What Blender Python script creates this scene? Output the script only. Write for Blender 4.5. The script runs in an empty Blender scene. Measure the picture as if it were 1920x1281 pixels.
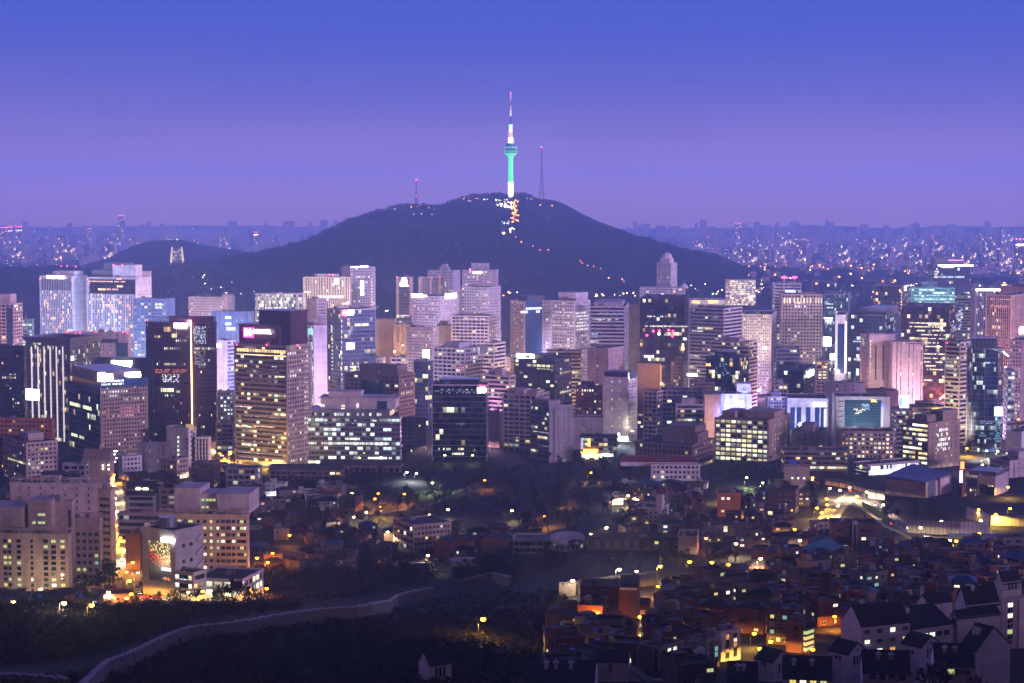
import bpy, math, random
import numpy as np
from math import sin, cos, tan, atan, atan2, sqrt, pi, radians, floor
from mathutils import Vector, noise
sc = bpy.context.scene
COL = sc.collection
R = random.Random(11)
# ---------------------------------------------------------------- camera (metres; Y runs away from the camera, Z up)
F = 3540.0
TH = atan(264.5 / F)
cT, sT = cos(TH), sin(TH)
CAMZ = 250.0
cd = bpy.data.cameras.new('camera')
cam = bpy.data.objects.new('camera', cd)
COL.objects.link(cam)
cam.location = (0, 0, CAMZ)
cam.rotation_euler = (pi / 2 - TH, 0, 0)
cd.sensor_width = 36
cd.lens = 36 * F / 1920
cd.clip_start = 1
cd.clip_end = 60000
sc.camera = cam
# ---------------------------------------------------------------- sky at dusk: blue overhead, violet at the horizon, afterglow behind the camera
w = bpy.data.worlds.new('World')
sc.world = w
w.use_nodes = True
nt = w.node_tree
bg = nt.nodes['Background']
tc = nt.nodes.new('ShaderNodeTexCoord')
sep = nt.nodes.new('ShaderNodeSeparateXYZ')
nt.links.new(tc.outputs['Generated'], sep.inputs[0])
def ramp(tree, stops, interp='LINEAR'):
    r = tree.nodes.new('ShaderNodeValToRGB')
    e = r.color_ramp.elements
    r.color_ramp.interpolation = interp
    while len(e) < len(stops):
        e.new(0.5)
    for el, (p, c) in zip(e, stops):
        el.position = p
        el.color = (*c, 1)
    return r
def math_node(tree, op, a, b=None, clamp=False):
    n = tree.nodes.new('ShaderNodeMath')
    n.operation = op
    n.use_clamp = clamp
    for i, v in enumerate((a, b)):
        if v is None:
            continue
        if isinstance(v, (int, float)):
            n.inputs[i].default_value = v
        else:
            tree.links.new(v, n.inputs[i])
    return n.outputs[0]
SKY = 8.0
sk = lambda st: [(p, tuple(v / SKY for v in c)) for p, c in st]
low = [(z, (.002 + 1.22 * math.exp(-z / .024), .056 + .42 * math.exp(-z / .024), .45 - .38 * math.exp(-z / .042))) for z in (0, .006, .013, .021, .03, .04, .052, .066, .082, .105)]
front = ramp(nt, sk(low + [(.14, (1.40, 1.24, 4.0)), (.22, (1.2, 1.1, 3.3)), (.36, (.12, .13, .7)), (.6, (.02, .03, .22)), (1, (.01, .016, .12))]), 'LINEAR')  # bright blue band just above the view is added to light the haze
back = ramp(nt, sk([(0.0, (.36, .12, .12)), (.25, (.17, .055, .075)), (.6, (.02, .012, .045)), (1, (.01, .016, .13))]))
# the air is not perfectly even: long faint streaks shift the gradient a little
wn_ = nt.nodes.new('ShaderNodeTexNoise')
wn_.inputs['Scale'].default_value = 2.2
wn_.inputs['Detail'].default_value = 3
wmp = nt.nodes.new('ShaderNodeMapping')
wmp.inputs['Scale'].default_value = (1, 1, 14)
nt.links.new(tc.outputs['Generated'], wmp.inputs[0])
nt.links.new(wmp.outputs[0], wn_.inputs['Vector'])
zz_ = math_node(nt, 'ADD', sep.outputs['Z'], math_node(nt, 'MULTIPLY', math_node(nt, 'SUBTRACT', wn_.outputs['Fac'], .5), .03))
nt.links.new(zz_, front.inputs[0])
nt.links.new(zz_, back.inputs[0])
k = math_node(nt, 'MULTIPLY_ADD', sep.outputs['Y'], -2.5)
k.node.inputs[2].default_value = 1.1
k.node.use_clamp = True
mix = nt.nodes.new('ShaderNodeMix')
mix.data_type = 'RGBA'
nt.links.new(k, mix.inputs['Factor'])
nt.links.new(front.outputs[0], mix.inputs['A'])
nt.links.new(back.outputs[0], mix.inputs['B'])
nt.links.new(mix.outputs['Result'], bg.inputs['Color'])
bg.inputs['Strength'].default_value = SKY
# last light of the set sun, low and behind the camera, very soft and weak
sd = bpy.data.lights.new('sun', 'SUN')
sun = bpy.data.objects.new('sun', sd)
COL.objects.link(sun)
sd.energy = 5.0
sd.angle = radians(9)
sd.color = (.84, .57, 1.0)
sun.rotation_euler = (radians(82.5), 0, radians(52))
sc.view_settings.view_transform = 'Standard'
sc.view_settings.look = 'None'
sc.view_settings.exposure = 0.0
sc.view_settings.gamma = 1
cy = sc.cycles
cy.use_denoising = True
cy.max_bounces = 5
cy.diffuse_bounces = 2
cy.glossy_bounces = 3
cy.transmission_bounces = 2
cy.volume_bounces = 2
cy.sample_clamp_indirect = 3.0
cy.sample_clamp_direct = 0
cy.caustics_reflective = False
cy.caustics_refractive = False
cy.use_light_tree = True

# ---------------------------------------------------------------- helpers
def P(px, py, Y):
    a = (px - 960) / F
    b = (640.5 - py) / F
    s = Y / (cT + b * sT)
    return Vector((a * s, Y, CAMZ + s * (-sT + b * cT)))
def ray(px, py):
    return P(px, py, 1000.0) - Vector((0, 0, CAMZ))
def pix(p):
    d = p[1] * cT - (p[2] - CAMZ) * sT
    u = p[1] * sT + (p[2] - CAMZ) * cT
    return (960 + F * p[0] / d, 640.5 - F * u / d)
ZL = ([-900, -260, -160, 0, 100, 200, 400, 480, 640, 760, 860, 940, 1200, 1536, 2500, 20000], [405, 405, 305, 243.5, 217, 189, 141, 126, 107, 82, 62, 52, 45, 40, 33, 25])  # unseen ground behind the camera is raised to shade the foreground
ZR = ([-900, -260, -160, 0, 100, 200, 400, 480, 560, 660, 800, 920, 1180, 1536, 2500, 20000], [405, 405, 305, 243.5, 217, 189, 139, 121, 110, 99, 85, 73, 56, 40, 33, 25])
def smooth(a, b, x):
    t = min(1, max(0, (x - a) / (b - a)))
    return t * t * (3 - 2 * t)
def zg0(x, Y):
    k = smooth(-25, 35, x * 900 / max(Y, 300))
    z = (1 - k) * float(np.interp(Y, *ZL)) + k * float(np.interp(Y, *ZR))
    return z
def zg(x, Y):
    return (zg0(x, Y - 14) + zg0(x, Y) * 2 + zg0(x, Y + 14)) / 4
def hit(px, py, y0=150, y1=9000):
    d = ray(px, py)
    lo = y0
    Y = y0
    while Y < y1:
        s = Y / 1000
        if CAMZ + d.z * s < zg(d.x * s, Y):
            break
        lo = Y
        Y *= 1.01
    hi = Y
    for _ in range(18):
        m = (lo + hi) / 2
        s = m / 1000
        if CAMZ + d.z * s < zg(d.x * s, m):
            hi = m
        else:
            lo = m
    s = hi / 1000
    return Vector((d.x * s, hi, zg(d.x * s, hi)))

MATS = {}
def new_mat(name):
    m = bpy.data.materials.new(name)
    m.use_nodes = True
    return m, m.node_tree, m.node_tree.nodes['Principled BSDF']
def mat(c, rough=.8, var=.22, scale=.15, spec=.3, metal=0.0, fine=None):
    key = ('m', c, rough, var, scale, spec, metal, fine)
    if key in MATS:
        return MATS[key]
    m, t, b = new_mat('surface')
    b.inputs['Roughness'].default_value = rough
    b.inputs['Metallic'].default_value = metal
    b.inputs['Specular IOR Level'].default_value = spec
    tcn = t.nodes.new('ShaderNodeTexCoord')
    n1 = t.nodes.new('ShaderNodeTexNoise')
    n1.inputs['Scale'].default_value = scale
    n1.inputs['Detail'].default_value = 5
    n1.inputs['Roughness'].default_value = .65
    mp = t.nodes.new('ShaderNodeMapping')
    mp.inputs['Scale'].default_value = (1, 1, .35)
    t.links.new(tcn.outputs['Object'], mp.inputs[0])
    t.links.new(mp.outputs[0], n1.inputs['Vector'])
    lo = tuple(max(0, v * (1 - var * 1.6)) for v in c)
    hi = tuple(min(1, v * (1 + var)) for v in c)
    rp = ramp(t, [(.3, lo), (.5, c), (.72, hi)])
    t.links.new(n1.outputs['Fac'], rp.inputs[0])
    out = rp.outputs[0]
    if fine:                                   # brick / panel courses: fine darker joints
        br = t.nodes.new('ShaderNodeTexBrick')
        br.inputs['Scale'].default_value = 1
        br.inputs['Brick Width'].default_value = fine[0]
        br.inputs['Row Height'].default_value = fine[1]
        br.inputs['Mortar Size'].default_value = fine[2]
        br.inputs['Color1'].default_value = (1, 1, 1, 1)
        br.inputs['Color2'].default_value = (.8, .8, .8, 1)
        br.inputs['Mortar'].default_value = (.55, .55, .55, 1)
        mp2 = t.nodes.new('ShaderNodeMapping')
        mp2.inputs['Rotation'].default_value = (pi / 2, 0, 0)
        t.links.new(tcn.outputs['Object'], mp2.inputs[0])
        t.links.new(mp2.outputs[0], br.inputs['Vector'])
        mx = t.nodes.new('ShaderNodeMix')
        mx.data_type = 'RGBA'
        mx.blend_type = 'MULTIPLY'
        mx.inputs['Factor'].default_value = 1
        t.links.new(out, mx.inputs['A'])
        t.links.new(br.outputs['Color'], mx.inputs['B'])
        out = mx.outputs['Result']
    t.links.new(out, b.inputs['Base Color'])
    MATS[key] = m
    return m
def emit(c, s):
    key = ('e', c, s)
    if key in MATS:
        return MATS[key]
    m, t, b = new_mat('light')
    b.inputs['Base Color'].default_value = (.3, .3, .3, 1)
    b.inputs['Emission Color'].default_value = (*c, 1)
    b.inputs['Emission Strength'].default_value = s
    m.cycles.emission_sampling = 'NONE'
    MATS[key] = m
    return m
WARM = ((1, .62, .2), (1, .82, .45), (1, .95, .75))
COOL = ((.75, .95, 1), (1, 1, .9), (.85, 1, .75))
MIXD = ((1, .7, .28), (1, .92, .62), (.8, 1, .72))
ORNG = ((1, .42, .1), (1, .6, .2), (1, .8, .4))
def glass(base, p=.06, pf=.0, cols=MIXD, s=1.0, seed=None, rough=.05, run=6):
    """window glass: each cell of the UV grid is one window; some are lit, whole runs of a floor with probability pf"""
    seed = R.randint(1, 999) if seed is None else seed
    p, s, pf = (p * 1.7 if p < .4 else p), s * 1.9, max(pf * 1.4, .05)
    key = ('g', base, p, pf, cols, s, seed, rough)
    if key in MATS:
        return MATS[key]
    m, t, b = new_mat('window_glass')
    b.inputs['Roughness'].default_value = rough
    b.inputs['Specular IOR Level'].default_value = .8 if base[0] > .01 else .25
    tcn = t.nodes.new('ShaderNodeTexCoord')
    fl = t.nodes.new('ShaderNodeVectorMath')
    fl.operation = 'FLOOR'
    t.links.new(tcn.outputs['UV'], fl.inputs[0])
    def wn(src, off, mul=None):
        a = t.nodes.new('ShaderNodeVectorMath')
        if mul:
            q = t.nodes.new('ShaderNodeVectorMath')
            q.operation = 'MULTIPLY'
            q.inputs[1].default_value = mul
            t.links.new(src, q.inputs[0])
            f2 = t.nodes.new('ShaderNodeVectorMath')
            f2.operation = 'FLOOR'
            t.links.new(q.outputs[0], f2.inputs[0])
            src = f2.outputs[0]
        a.inputs[1].default_value = (off, off * 1.7, off * .3 + .37)
        t.links.new(src, a.inputs[0])
        n = t.nodes.new('ShaderNodeTexWhiteNoise')
        t.links.new(a.outputs[0], n.inputs['Vector'])
        return n
    a = wn(fl.outputs[0], seed)
    c = wn(tcn.outputs['UV'], seed + 77, (1.0 / run, 1, 1))
    lit1 = math_node(t, 'LESS_THAN', a.outputs['Value'], p)
    lit2 = math_node(t, 'MULTIPLY', math_node(t, 'LESS_THAN', c.outputs['Value'], pf), math_node(t, 'LESS_THAN', a.outputs['Value'], .86))
    lit = math_node(t, 'MAXIMUM', lit1, lit2)
    sp = t.nodes.new('ShaderNodeSeparateColor')
    t.links.new(a.outputs['Color'], sp.inputs[0])
    fr = t.nodes.new('ShaderNodeVectorMath')
    fr.operation = 'FRACTION'
    t.links.new(tcn.outputs['UV'], fr.inputs[0])
    s2 = t.nodes.new('ShaderNodeSeparateXYZ')
    t.links.new(fr.outputs[0], s2.inputs[0])
    room = math_node(t, 'MULTIPLY_ADD', s2.outputs['Y'], .7)
    room.node.inputs[2].default_value = .45
    br = math_node(t, 'MULTIPLY_ADD', math_node(t, 'POWER', sp.outputs[1], 1.6), 1.1)
    br.node.inputs[2].default_value = .12
    st = math_node(t, 'MULTIPLY', math_node(t, 'MULTIPLY', lit, room), math_node(t, 'MULTIPLY', br, s))
    rp = ramp(t, [(.2, cols[0]), (.55, cols[1]), (.85, cols[2])])
    t.links.new(sp.outputs[2], rp.inputs[0])
    t.links.new(rp.outputs[0], b.inputs['Emission Color'])
    t.links.new(st, b.inputs['Emission Strength'])
    # blinds and interiors make unlit panes differ a little
    rb = ramp(t, [(0, tuple(v * .6 for v in base)), (.6, base), (1, tuple(min(1, v * 2.0 + .008) for v in base))])
    t.links.new(sp.outputs[0], rb.inputs[0])
    t.links.new(rb.outputs[0], b.inputs['Base Color'])
    m.cycles.emission_sampling = 'NONE'
    MATS[key] = m
    return m

class MB:
    def __init__(s):
        s.v = []
        s.f = []
        s.m = []
        s.uv = {}
    def quad(s, a, b, c, d, m=0, uv=None):
        i = len(s.v)
        s.v += [tuple(a), tuple(b), tuple(c), tuple(d)]
        if uv:
            s.uv[len(s.f)] = uv
        s.f.append((i, i + 1, i + 2, i + 3))
        s.m.append(m)
    def hexa(s, p, m=0):
        """8 points: bottom ring then top ring, counter-clockwise seen from above"""
        i = len(s.v)
        s.v += [tuple(q) for q in p]
        for f in ((3, 2, 1, 0), (4, 5, 6, 7), (0, 1, 5, 4), (1, 2, 6, 5), (2, 3, 7, 6), (3, 0, 4, 7)):
            s.f.append(tuple(i + k for k in f))
            s.m.append(m)
    def box(s, x0, x1, y0, y1, z0, z1, m=0):
        s.hexa([(x0, y0, z0), (x1, y0, z0), (x1, y1, z0), (x0, y1, z0), (x0, y0, z1), (x1, y0, z1), (x1, y1, z1), (x0, y1, z1)], m)
    def obox(s, o, u, n, s0, s1, z0, z1, n0, n1, m=0):
        """box along an edge: origin o, along u, outward normal n (2-D)"""
        q = []
        for z in (z0, z1):
            for (a, b) in ((s0, n1), (s1, n1), (s1, n0), (s0, n0)):
                q.append((o[0] + u[0] * a + n[0] * b, o[1] + u[1] * a + n[1] * b, z))
        s.hexa(q, m)
    def prism(s, poly, z0, z1, m=0, cap=True, uvs=None, top=None):
        n = len(poly)
        i = len(s.v)
        tp = top or poly
        s.v += [(p[0], p[1], z0) for p in poly] + [(p[0], p[1], z1) for p in tp]
        for k in range(n):
            j = (k + 1) % n
            if uvs:
                u0, u1, v0, v1 = uvs[k]
                s.uv[len(s.f)] = ((u0, v0), (u1, v0), (u1, v1), (u0, v1))
            s.f.append((i + k, i + j, i + n + j, i + n + k))
            s.m.append(m)
        if cap:
            s.f.append(tuple(i + n + k for k in range(n)))
            s.m.append(m)
            s.f.append(tuple(i + n - 1 - k for k in range(n)))
            s.m.append(m)
    def tube(s, a, b, r0, r1=None, n=6, m=0, cap=False):
        r1 = r0 if r1 is None else r1
        a, b = Vector(a), Vector(b)
        d = (b - a).normalized()
        u = d.orthogonal().normalized()
        v = d.cross(u)
        i = len(s.v)
        for (c, r) in ((a, r0), (b, r1)):
            for k in range(n):
                t = 2 * pi * k / n
                s.v.append(tuple(c + u * cos(t) * r + v * sin(t) * r))
        for k in range(n):
            j = (k + 1) % n
            s.f.append((i + k, i + j, i + n + j, i + n + k))
            s.m.append(m)
        if cap:
            s.f.append(tuple(i + n + k for k in range(n)))
            s.m.append(m)
            s.f.append(tuple(i + n - 1 - k for k in range(n)))
            s.m.append(m)
    def lathe(s, prof, n=16, m=0, c=(0, 0)):
        i = len(s.v)
        for (r, z) in prof:
            for k in range(n):
                t = 2 * pi * k / n
                s.v.append((c[0] + r * cos(t), c[1] + r * sin(t), z))
        for a in range(len(prof) - 1):
            for k in range(n):
                j = (k + 1) % n
                s.f.append((i + a * n + k, i + a * n + j, i + (a + 1) * n + j, i + (a + 1) * n + k))
                s.m.append(m)
        s.f.append(tuple(i + (len(prof) - 1) * n + k for k in range(n)))
        s.m.append(m)
    def octa(s, c, r, m=0):
        i = len(s.v)
        x, y, z = c
        s.v += [(x + r, y, z), (x, y + r, z), (x - r, y, z), (x, y - r, z), (x, y, z + r), (x, y, z - r)]
        for k in range(4):
            j = (k + 1) % 4
            s.f += [(i + k, i + j, i + 4), (i + j, i + k, i + 5)]
            s.m += [m, m]
    def mesh(s, name, mats):
        me = bpy.data.meshes.new(name)
        me.from_pydata(s.v, [], s.f)
        for x in (mats if isinstance(mats, (list, tuple)) else [mats]):
            me.materials.append(x)
        if any(s.m):
            me.polygons.foreach_set('material_index', s.m)
        if s.uv:
            l = me.uv_layers.new(name='UVMap')
            d = l.data
            for fi, uv in s.uv.items():
                st = me.polygons[fi].loop_start
                for q, (a, b) in enumerate(uv):
                    d[st + q].uv = (a, b)
        me.update()
        return me
    def build(s, name, mats, parent=None, label=None):
        o = bpy.data.objects.new(name, s.mesh(name, mats))
        COL.objects.link(o)
        o.parent = parent
        if label:
            o['label'] = label
        return o
def link(name, me, parent=None, loc=None, rz=0, scale=None):
    o = bpy.data.objects.new(name, me)
    COL.objects.link(o)
    o.parent = parent
    if loc is not None:
        o.location = loc
    if rz:
        o.rotation_euler = (0, 0, rz)
    if scale is not None:
        o.scale = scale
    return o
def empty(name, loc, rz=0.0):
    o = bpy.data.objects.new(name, None)
    COL.objects.link(o)
    o.location = loc
    o.rotation_euler = (0, 0, rz)
    o.empty_display_size = 1
    return o
USED = {}
def tag(o, label=None, cat=None, group=None, kind=None):
    if label:
        o['label'] = label
        USED[label] = USED.get(label, 0) + 1
    if cat:
        o['category'] = cat
    if group:
        o['group'] = group
    if kind:
        o['kind'] = kind
    return o
MARKS = []                       # (px, py, short phrase) of landmarks that labels refer to
def near_mark(px, py):
    return min(MARKS, key=lambda q: (q[0] - px) ** 2 + ((q[1] - py) * 1.6) ** 2)[2]
# ---------------------------------------------------------------- ground, roads, hills, haze
def fast_mesh(name, v, f, m, parent=None):
    me = bpy.data.meshes.new(name)
    v = np.asarray(v, np.float32)
    f = np.asarray(f, np.int32)
    k = f.shape[1]
    me.vertices.add(len(v))
    me.vertices.foreach_set('co', v.ravel())
    me.loops.add(f.size)
    me.loops.foreach_set('vertex_index', f.ravel())
    me.polygons.add(len(f))
    me.polygons.foreach_set('loop_start', np.arange(0, f.size, k, dtype=np.int32))
    me.update(calc_edges=True)
    for x in (m if isinstance(m, (list, tuple)) else [m]):
        me.materials.append(x)
    o = bpy.data.objects.new(name, me)
    COL.objects.link(o)
    o.parent = parent
    return o
def grid_faces(a, b):
    i = np.arange(a * b).reshape(a, b)
    return np.stack([i[:-1, :-1], i[:-1, 1:], i[1:, 1:], i[1:, :-1]], -1).reshape(-1, 4)
def ground():
    ys = list(np.arange(-900, 300, 60)) + list(np.arange(300, 1700, 9)) + list(np.geomspace(1700, 15000, 60))
    nc = 121
    V = []
    for Y in ys:
        half = max(520, .46 * Y) + 2200 * max(0, min(1, (300 - Y) / 460))  # widened behind the camera so the raised ground blocks the low sun
        for i in range(nc):
            t = (i / (nc - 1)) * 2 - 1
            x = half * (abs(t) ** 1.15) * (1 if t > 0 else -1)
            V.append((x, Y, zg(x, Y)))
    m, t, b = new_mat('ground')
    b.inputs['Roughness'].default_value = .95
    b.inputs['Specular IOR Level'].default_value = .1
    tcn = t.nodes.new('ShaderNodeTexCoord')
    n = t.nodes.new('ShaderNodeTexNoise')
    n.inputs['Scale'].default_value = .035
    n.inputs['Detail'].default_value = 8
    n.inputs['Roughness'].default_value = .7
    t.links.new(tcn.outputs['Object'], n.inputs['Vector'])
    rp = ramp(t, [(.3, (.004, .0035, .003)), (.5, (.008, .0065, .005)), (.65, (.014, .011, .008)), (.8, (.022, .018, .013))])
    t.links.new(n.outputs['Fac'], rp.inputs[0])
    t.links.new(rp.outputs[0], b.inputs['Base Color'])
    o = fast_mesh('ground', V, grid_faces(len(ys), nc), m)
    tag(o, kind='structure')
ground()
ASPH = mat((.05, .047, .045), .85, .3, .3)
PAVE = mat((.16, .14, .12), .85, .25, .4)
LINE = mat((.75, .72, .6), .7, .1, .3)
def strip(name, pts, width, m, lift, y0=None, dash=None):
    """a ribbon laid on the ground through the points, with a skirt so that it has a thickness"""
    mb = MB()
    P3 = []
    for i in range(len(pts) - 1):
        a, b = Vector(pts[i][:2]), Vector(pts[i + 1][:2])
        n = max(1, int((b - a).length / 8))
        for k in range(n):
            P3.append(a.lerp(b, k / n))
    P3.append(Vector(pts[-1][:2]))
    rows = []
    for i, p in enumerate(P3):
        d = (P3[min(i + 1, len(P3) - 1)] - P3[max(i - 1, 0)]).normalized()
        nrm = Vector((d.y, -d.x))
        z = zg(p.x, p.y) + lift
        l, r = p - nrm * width / 2, p + nrm * width / 2
        rows.append((Vector((l.x, l.y, z)), Vector((r.x, r.y, z))))
    dn = Vector((0, 0, -1.2))
    for i in range(len(rows) - 1):
        if dash and (i % dash[1]) >= dash[0]:
            continue
        (a, b), (c, d) = rows[i], rows[i + 1]
        mb.quad(a, b, d, c)
        if not dash:
            mb.quad(a + dn, a, c, c + dn)
            mb.quad(b, b + dn, d + dn, d)
    o = mb.build(name, m)
    tag(o, kind='structure')
    return o
def road(pts, width, name='road', pave=True):
    pts = [hit(*p) if len(p) == 2 else p for p in pts]
    if pave:
        strip('pavement', pts, width + 5, PAVE, .30)
    strip(name, pts, width, ASPH, .34 if pave else .3)
    strip('road_marking', pts, .35, LINE, .345 if pave else .305, dash=(1, 2))
    return pts
ROAD_L = road([(205, 905), (209, 945), (213, 985), (226, 1020), (243, 1060), (252, 1090), (250, 1125)], 13)
ROAD_J = road([(160, 1116), (250, 1109), (330, 1118)], 10)
ROAD_R = road([(1600, 922), (1640, 955), (1680, 985), (1725, 1008), (1765, 1025)], 11)
ROAD_K = road([(1605, 925), (1570, 950), (1545, 985), (1520, 1000), (1492, 1012)], 7)
ROAD_V = road([(1190, 1245), (1203, 1200), (1222, 1170), (1236, 1140)], 5, pave=False)
ROAD_P = road([(640, 968), (720, 962), (800, 950), (850, 925), (905, 905)], 5, pave=False)
ROAD_C = road([(410, 835), (408, 880), (420, 905)], 14)
BOUL = road([(-100, 2050, 0), (0, 2060, 0), (250, 2180, 0), (420, 2120, 0), (640, 2000, 0)], 26)

NR = [(-300, 503), (60, 503), (285, 503), (340, 498), (440, 482), (480, 474), (520, 465), (560, 455), (600, 437), (640, 417), (690, 400), (735, 389), (760, 384), (800, 387), (830, 388), (850, 377), (880, 367), (930, 364), (962, 367), (985, 363), (1005, 373), (1030, 384), (1060, 400), (1100, 417), (1150, 434), (1200, 449), (1250, 460), (1300, 472), (1350, 489), (1400, 507), (1440, 521), (1520, 530), (1700, 535)]
NX = [P(a, b, 4000).x for a, b in NR]
NZ = [P(a, b, 4000).z for a, b in NR]
def namsan(x, Y):
    zr = float(np.interp(x * 4000 / max(3000, min(Y, 4300)), NX, NZ)) - 6
    if Y < 4000:
        t = max(0, (Y - 2750) / 1250)
        f = t ** 1.15
    else:
        f = 1 - smooth(4000, 5600, Y)
    n = noise.noise((x / 230, Y / 420, 3.3)) * 58 + noise.noise((x / 90, Y / 160, 7)) * 18
    return 26 + (zr - 26) * f + n * f * max(0, min(1, (abs(Y - 4000)) / 350))
FORM = mat((.008, .008, .010), .95, .4, .012, .05)
def namsan_hill():
    xs = np.linspace(-1500, 1150, 130)
    ys = np.concatenate([np.linspace(2740, 4100, 60), np.linspace(4140, 5650, 16)])
    V = [(x, y, namsan(x, y)) for y in ys for x in xs]
    tag(fast_mesh('hill', V, grid_faces(len(ys), len(xs)), FORM), kind='structure')
namsan_hill()
def ridge(name, prof, Y, depth, base=15):
    xs = [P(a, b, Y).x for a, b in prof]
    zs = [P(a, b, Y).z for a, b in prof]
    gx = np.linspace(xs[0], xs[-1], 70)
    gy = np.linspace(Y - depth, Y + depth, 17)
    V = []
    for y in gy:
        f = cos((y - Y) / depth * pi / 2)
        for x in gx:
            z = float(np.interp(x, xs, zs))
            V.append((x, y, base + (z - base) * f + noise.noise((x / 160, y / 200, 1)) * 14 * f * (1 - f)))
    tag(fast_mesh(name, V, grid_faces(len(gy), len(gx)), FORM), kind='structure')
    def h(x, y):
        return base + (float(np.interp(x, xs, zs)) - base) * cos((y - Y) / depth * pi / 2)
    return h
HILL2 = ridge('hill', [(150, 500), (225, 478), (252, 462), (280, 452), (330, 449), (365, 458), (400, 464), (440, 470), (520, 485), (600, 500)], 5300, 700)
HILL3 = ridge('hill', [(1240, 520), (1330, 502), (1420, 499), (1500, 503), (1560, 508), (1640, 507), (1740, 512), (1850, 518), (2050, 530)], 4700, 800)
RIDG1 = ridge('mountain', [(1100, 440), (1200, 436), (1300, 430), (1400, 428), (1470, 426), (1530, 423), (1570, 424), (1620, 427), (1700, 429), (1760, 426), (1800, 424), (1860, 427), (1930, 426), (2100, 432)], 12500, 1500)
RIDG2 = ridge('mountain', [(-250, 432), (-60, 429), (30, 427), (90, 428), (180, 424), (260, 427), (330, 423), (400, 425), (480, 424), (560, 427), (640, 427), (760, 430), (960, 434)], 14000, 1500)

def leafcloud(cent, rad, n, size, rng, squash=.8):
    """n leaf-sized quads spread through an ellipsoid round every centre"""
    cent = np.asarray(cent, np.float64)
    rad = np.asarray(rad, np.float64)
    N = len(cent)
    d = rng.normal(size=(N, n, 3))
    d /= np.linalg.norm(d, axis=2, keepdims=True)
    r = rng.uniform(.25, 1, (N, n, 1)) ** .6
    p = cent[:, None, :] + d * r * rad[:, None, None] * np.array([1, 1, squash])
    a = rng.normal(size=(N, n, 3))
    a /= np.linalg.norm(a, axis=2, keepdims=True)
    b = np.cross(a, rng.normal(size=(N, n, 3)))
    b /= np.linalg.norm(b, axis=2, keepdims=True)
    s = (size * rng.uniform(.6, 1.3, (N, n, 1))) * rad[:, None, None]
    q = np.stack([p - a * s - b * s * .5, p + a * s - b * s * .4, p + a * s * .8 + b * s * .5, p - a * s * .7 + b * s * .6], 2)
    v = q.reshape(-1, 3)
    return v, np.arange(len(v)).reshape(-1, 4)
rng = np.random.default_rng(5)
def namsan_forest():
    C, Rr = [], []
    while len(C) < 15000:
        if R.random() < .35:
            y = R.uniform(3900, 4060)
        else:
            y = 2800 + 1230 * sqrt(R.random())
        x = R.uniform(-1350, 900)
        z = namsan(x, y)
        if z < 50:
            continue
        h = R.uniform(3.5, 6.5) * (1.25 if R.random() < .12 else 1)
        C.append((x, y, z + h * .75))
        Rr.append(h)
    v, f = leafcloud(C, Rr, 11, .26, rng, 1.0)
    o = fast_mesh('forest', v, f, mat((.012, .012, .013), .95, .62, .006, .05))
    tag(o, kind='stuff')
    o['label'] = 'bare winter forest covering the tower hill'
namsan_forest()

# the air of the city: one even volume round the camera and everything that stands in it
def haze():
    mb = MB()
    mb.box(-9500, 9500, -1000, 17200, 6, 506)
    m = bpy.data.materials.new('haze')
    m.use_nodes = True
    t = m.node_tree
    t.nodes.remove(t.nodes['Principled BSDF'])
    pv = t.nodes.new('ShaderNodeVolumePrincipled')
    pv.inputs['Color'].default_value = (.50, .68, .97, 1)
    pv.inputs['Density'].default_value = 1.4e-4
    pv.inputs['Anisotropy'].default_value = 0.85
    t.links.new(pv.outputs[0], t.nodes['Material Output'].inputs['Volume'])
    o = mb.build('haze', m)
    tag(o, kind='stuff')
    o['label'] = 'violet evening haze over the city'
haze()
# ---------------------------------------------------------------- building kit
WALLS = {
 'pale': mat((.52, .45, .44), fine=(3.2, 1.7, .05)), 'white': mat((.66, .62, .62), fine=(4, 2, .03)), 'beige': mat((.44, .34, .27), fine=(3, 1.6, .05)),
 'tan': mat((.34, .25, .18), fine=(3, 1.6, .05)), 'brown': mat((.20, .13, .10), fine=(3, 1.5, .05)), 'dark': mat((.045, .036, .042), .5),
 'black': mat((.016, .015, .02), .35), 'grey': mat((.26, .235, .24), fine=(4, 2, .04)), 'concrete': mat((.33, .30, .29), .9, .3, .1),
 'brick': mat((.22, .075, .045), fine=(.9, .35, .06)), 'dkbrick': mat((.115, .05, .036), fine=(.9, .35, .06)), 'pink': mat((.47, .37, .37), fine=(3, 1.7, .04)),
 'blue': mat((.16, .24, .40)), 'steel': mat((.2, .2, .23), .45, .1, .3, .5, .4), 'maroon': mat((.06, .022, .032), .4),
 'orange': mat((.36, .12, .045), fine=(1.2, .6, .06)), 'lilac': mat((.42, .38, .46), fine=(3, 1.6, .04)), 'teal': mat((.14, .27, .30)),
}
ROOFS = {'grey': mat((.05, .047, .05), .9, .35, .2), 'dark': mat((.014, .013, .015), .9, .3, .2), 'green': mat((.012, .045, .03), .8, .35, .25), 'blue': mat((.012, .05, .13), .7, .3, .25),
         'teal': mat((.03, .12, .16), .7, .2, .3), 'red': mat((.16, .035, .03), .8, .3, .3), 'pale': mat((.16, .15, .15), .9, .3, .2), 'black': mat((.008, .007, .009), .75, .4, .4)}
STEEL = WALLS['steel']
PLANT = mat((.15, .14, .15), .7, .3, .4)
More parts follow.
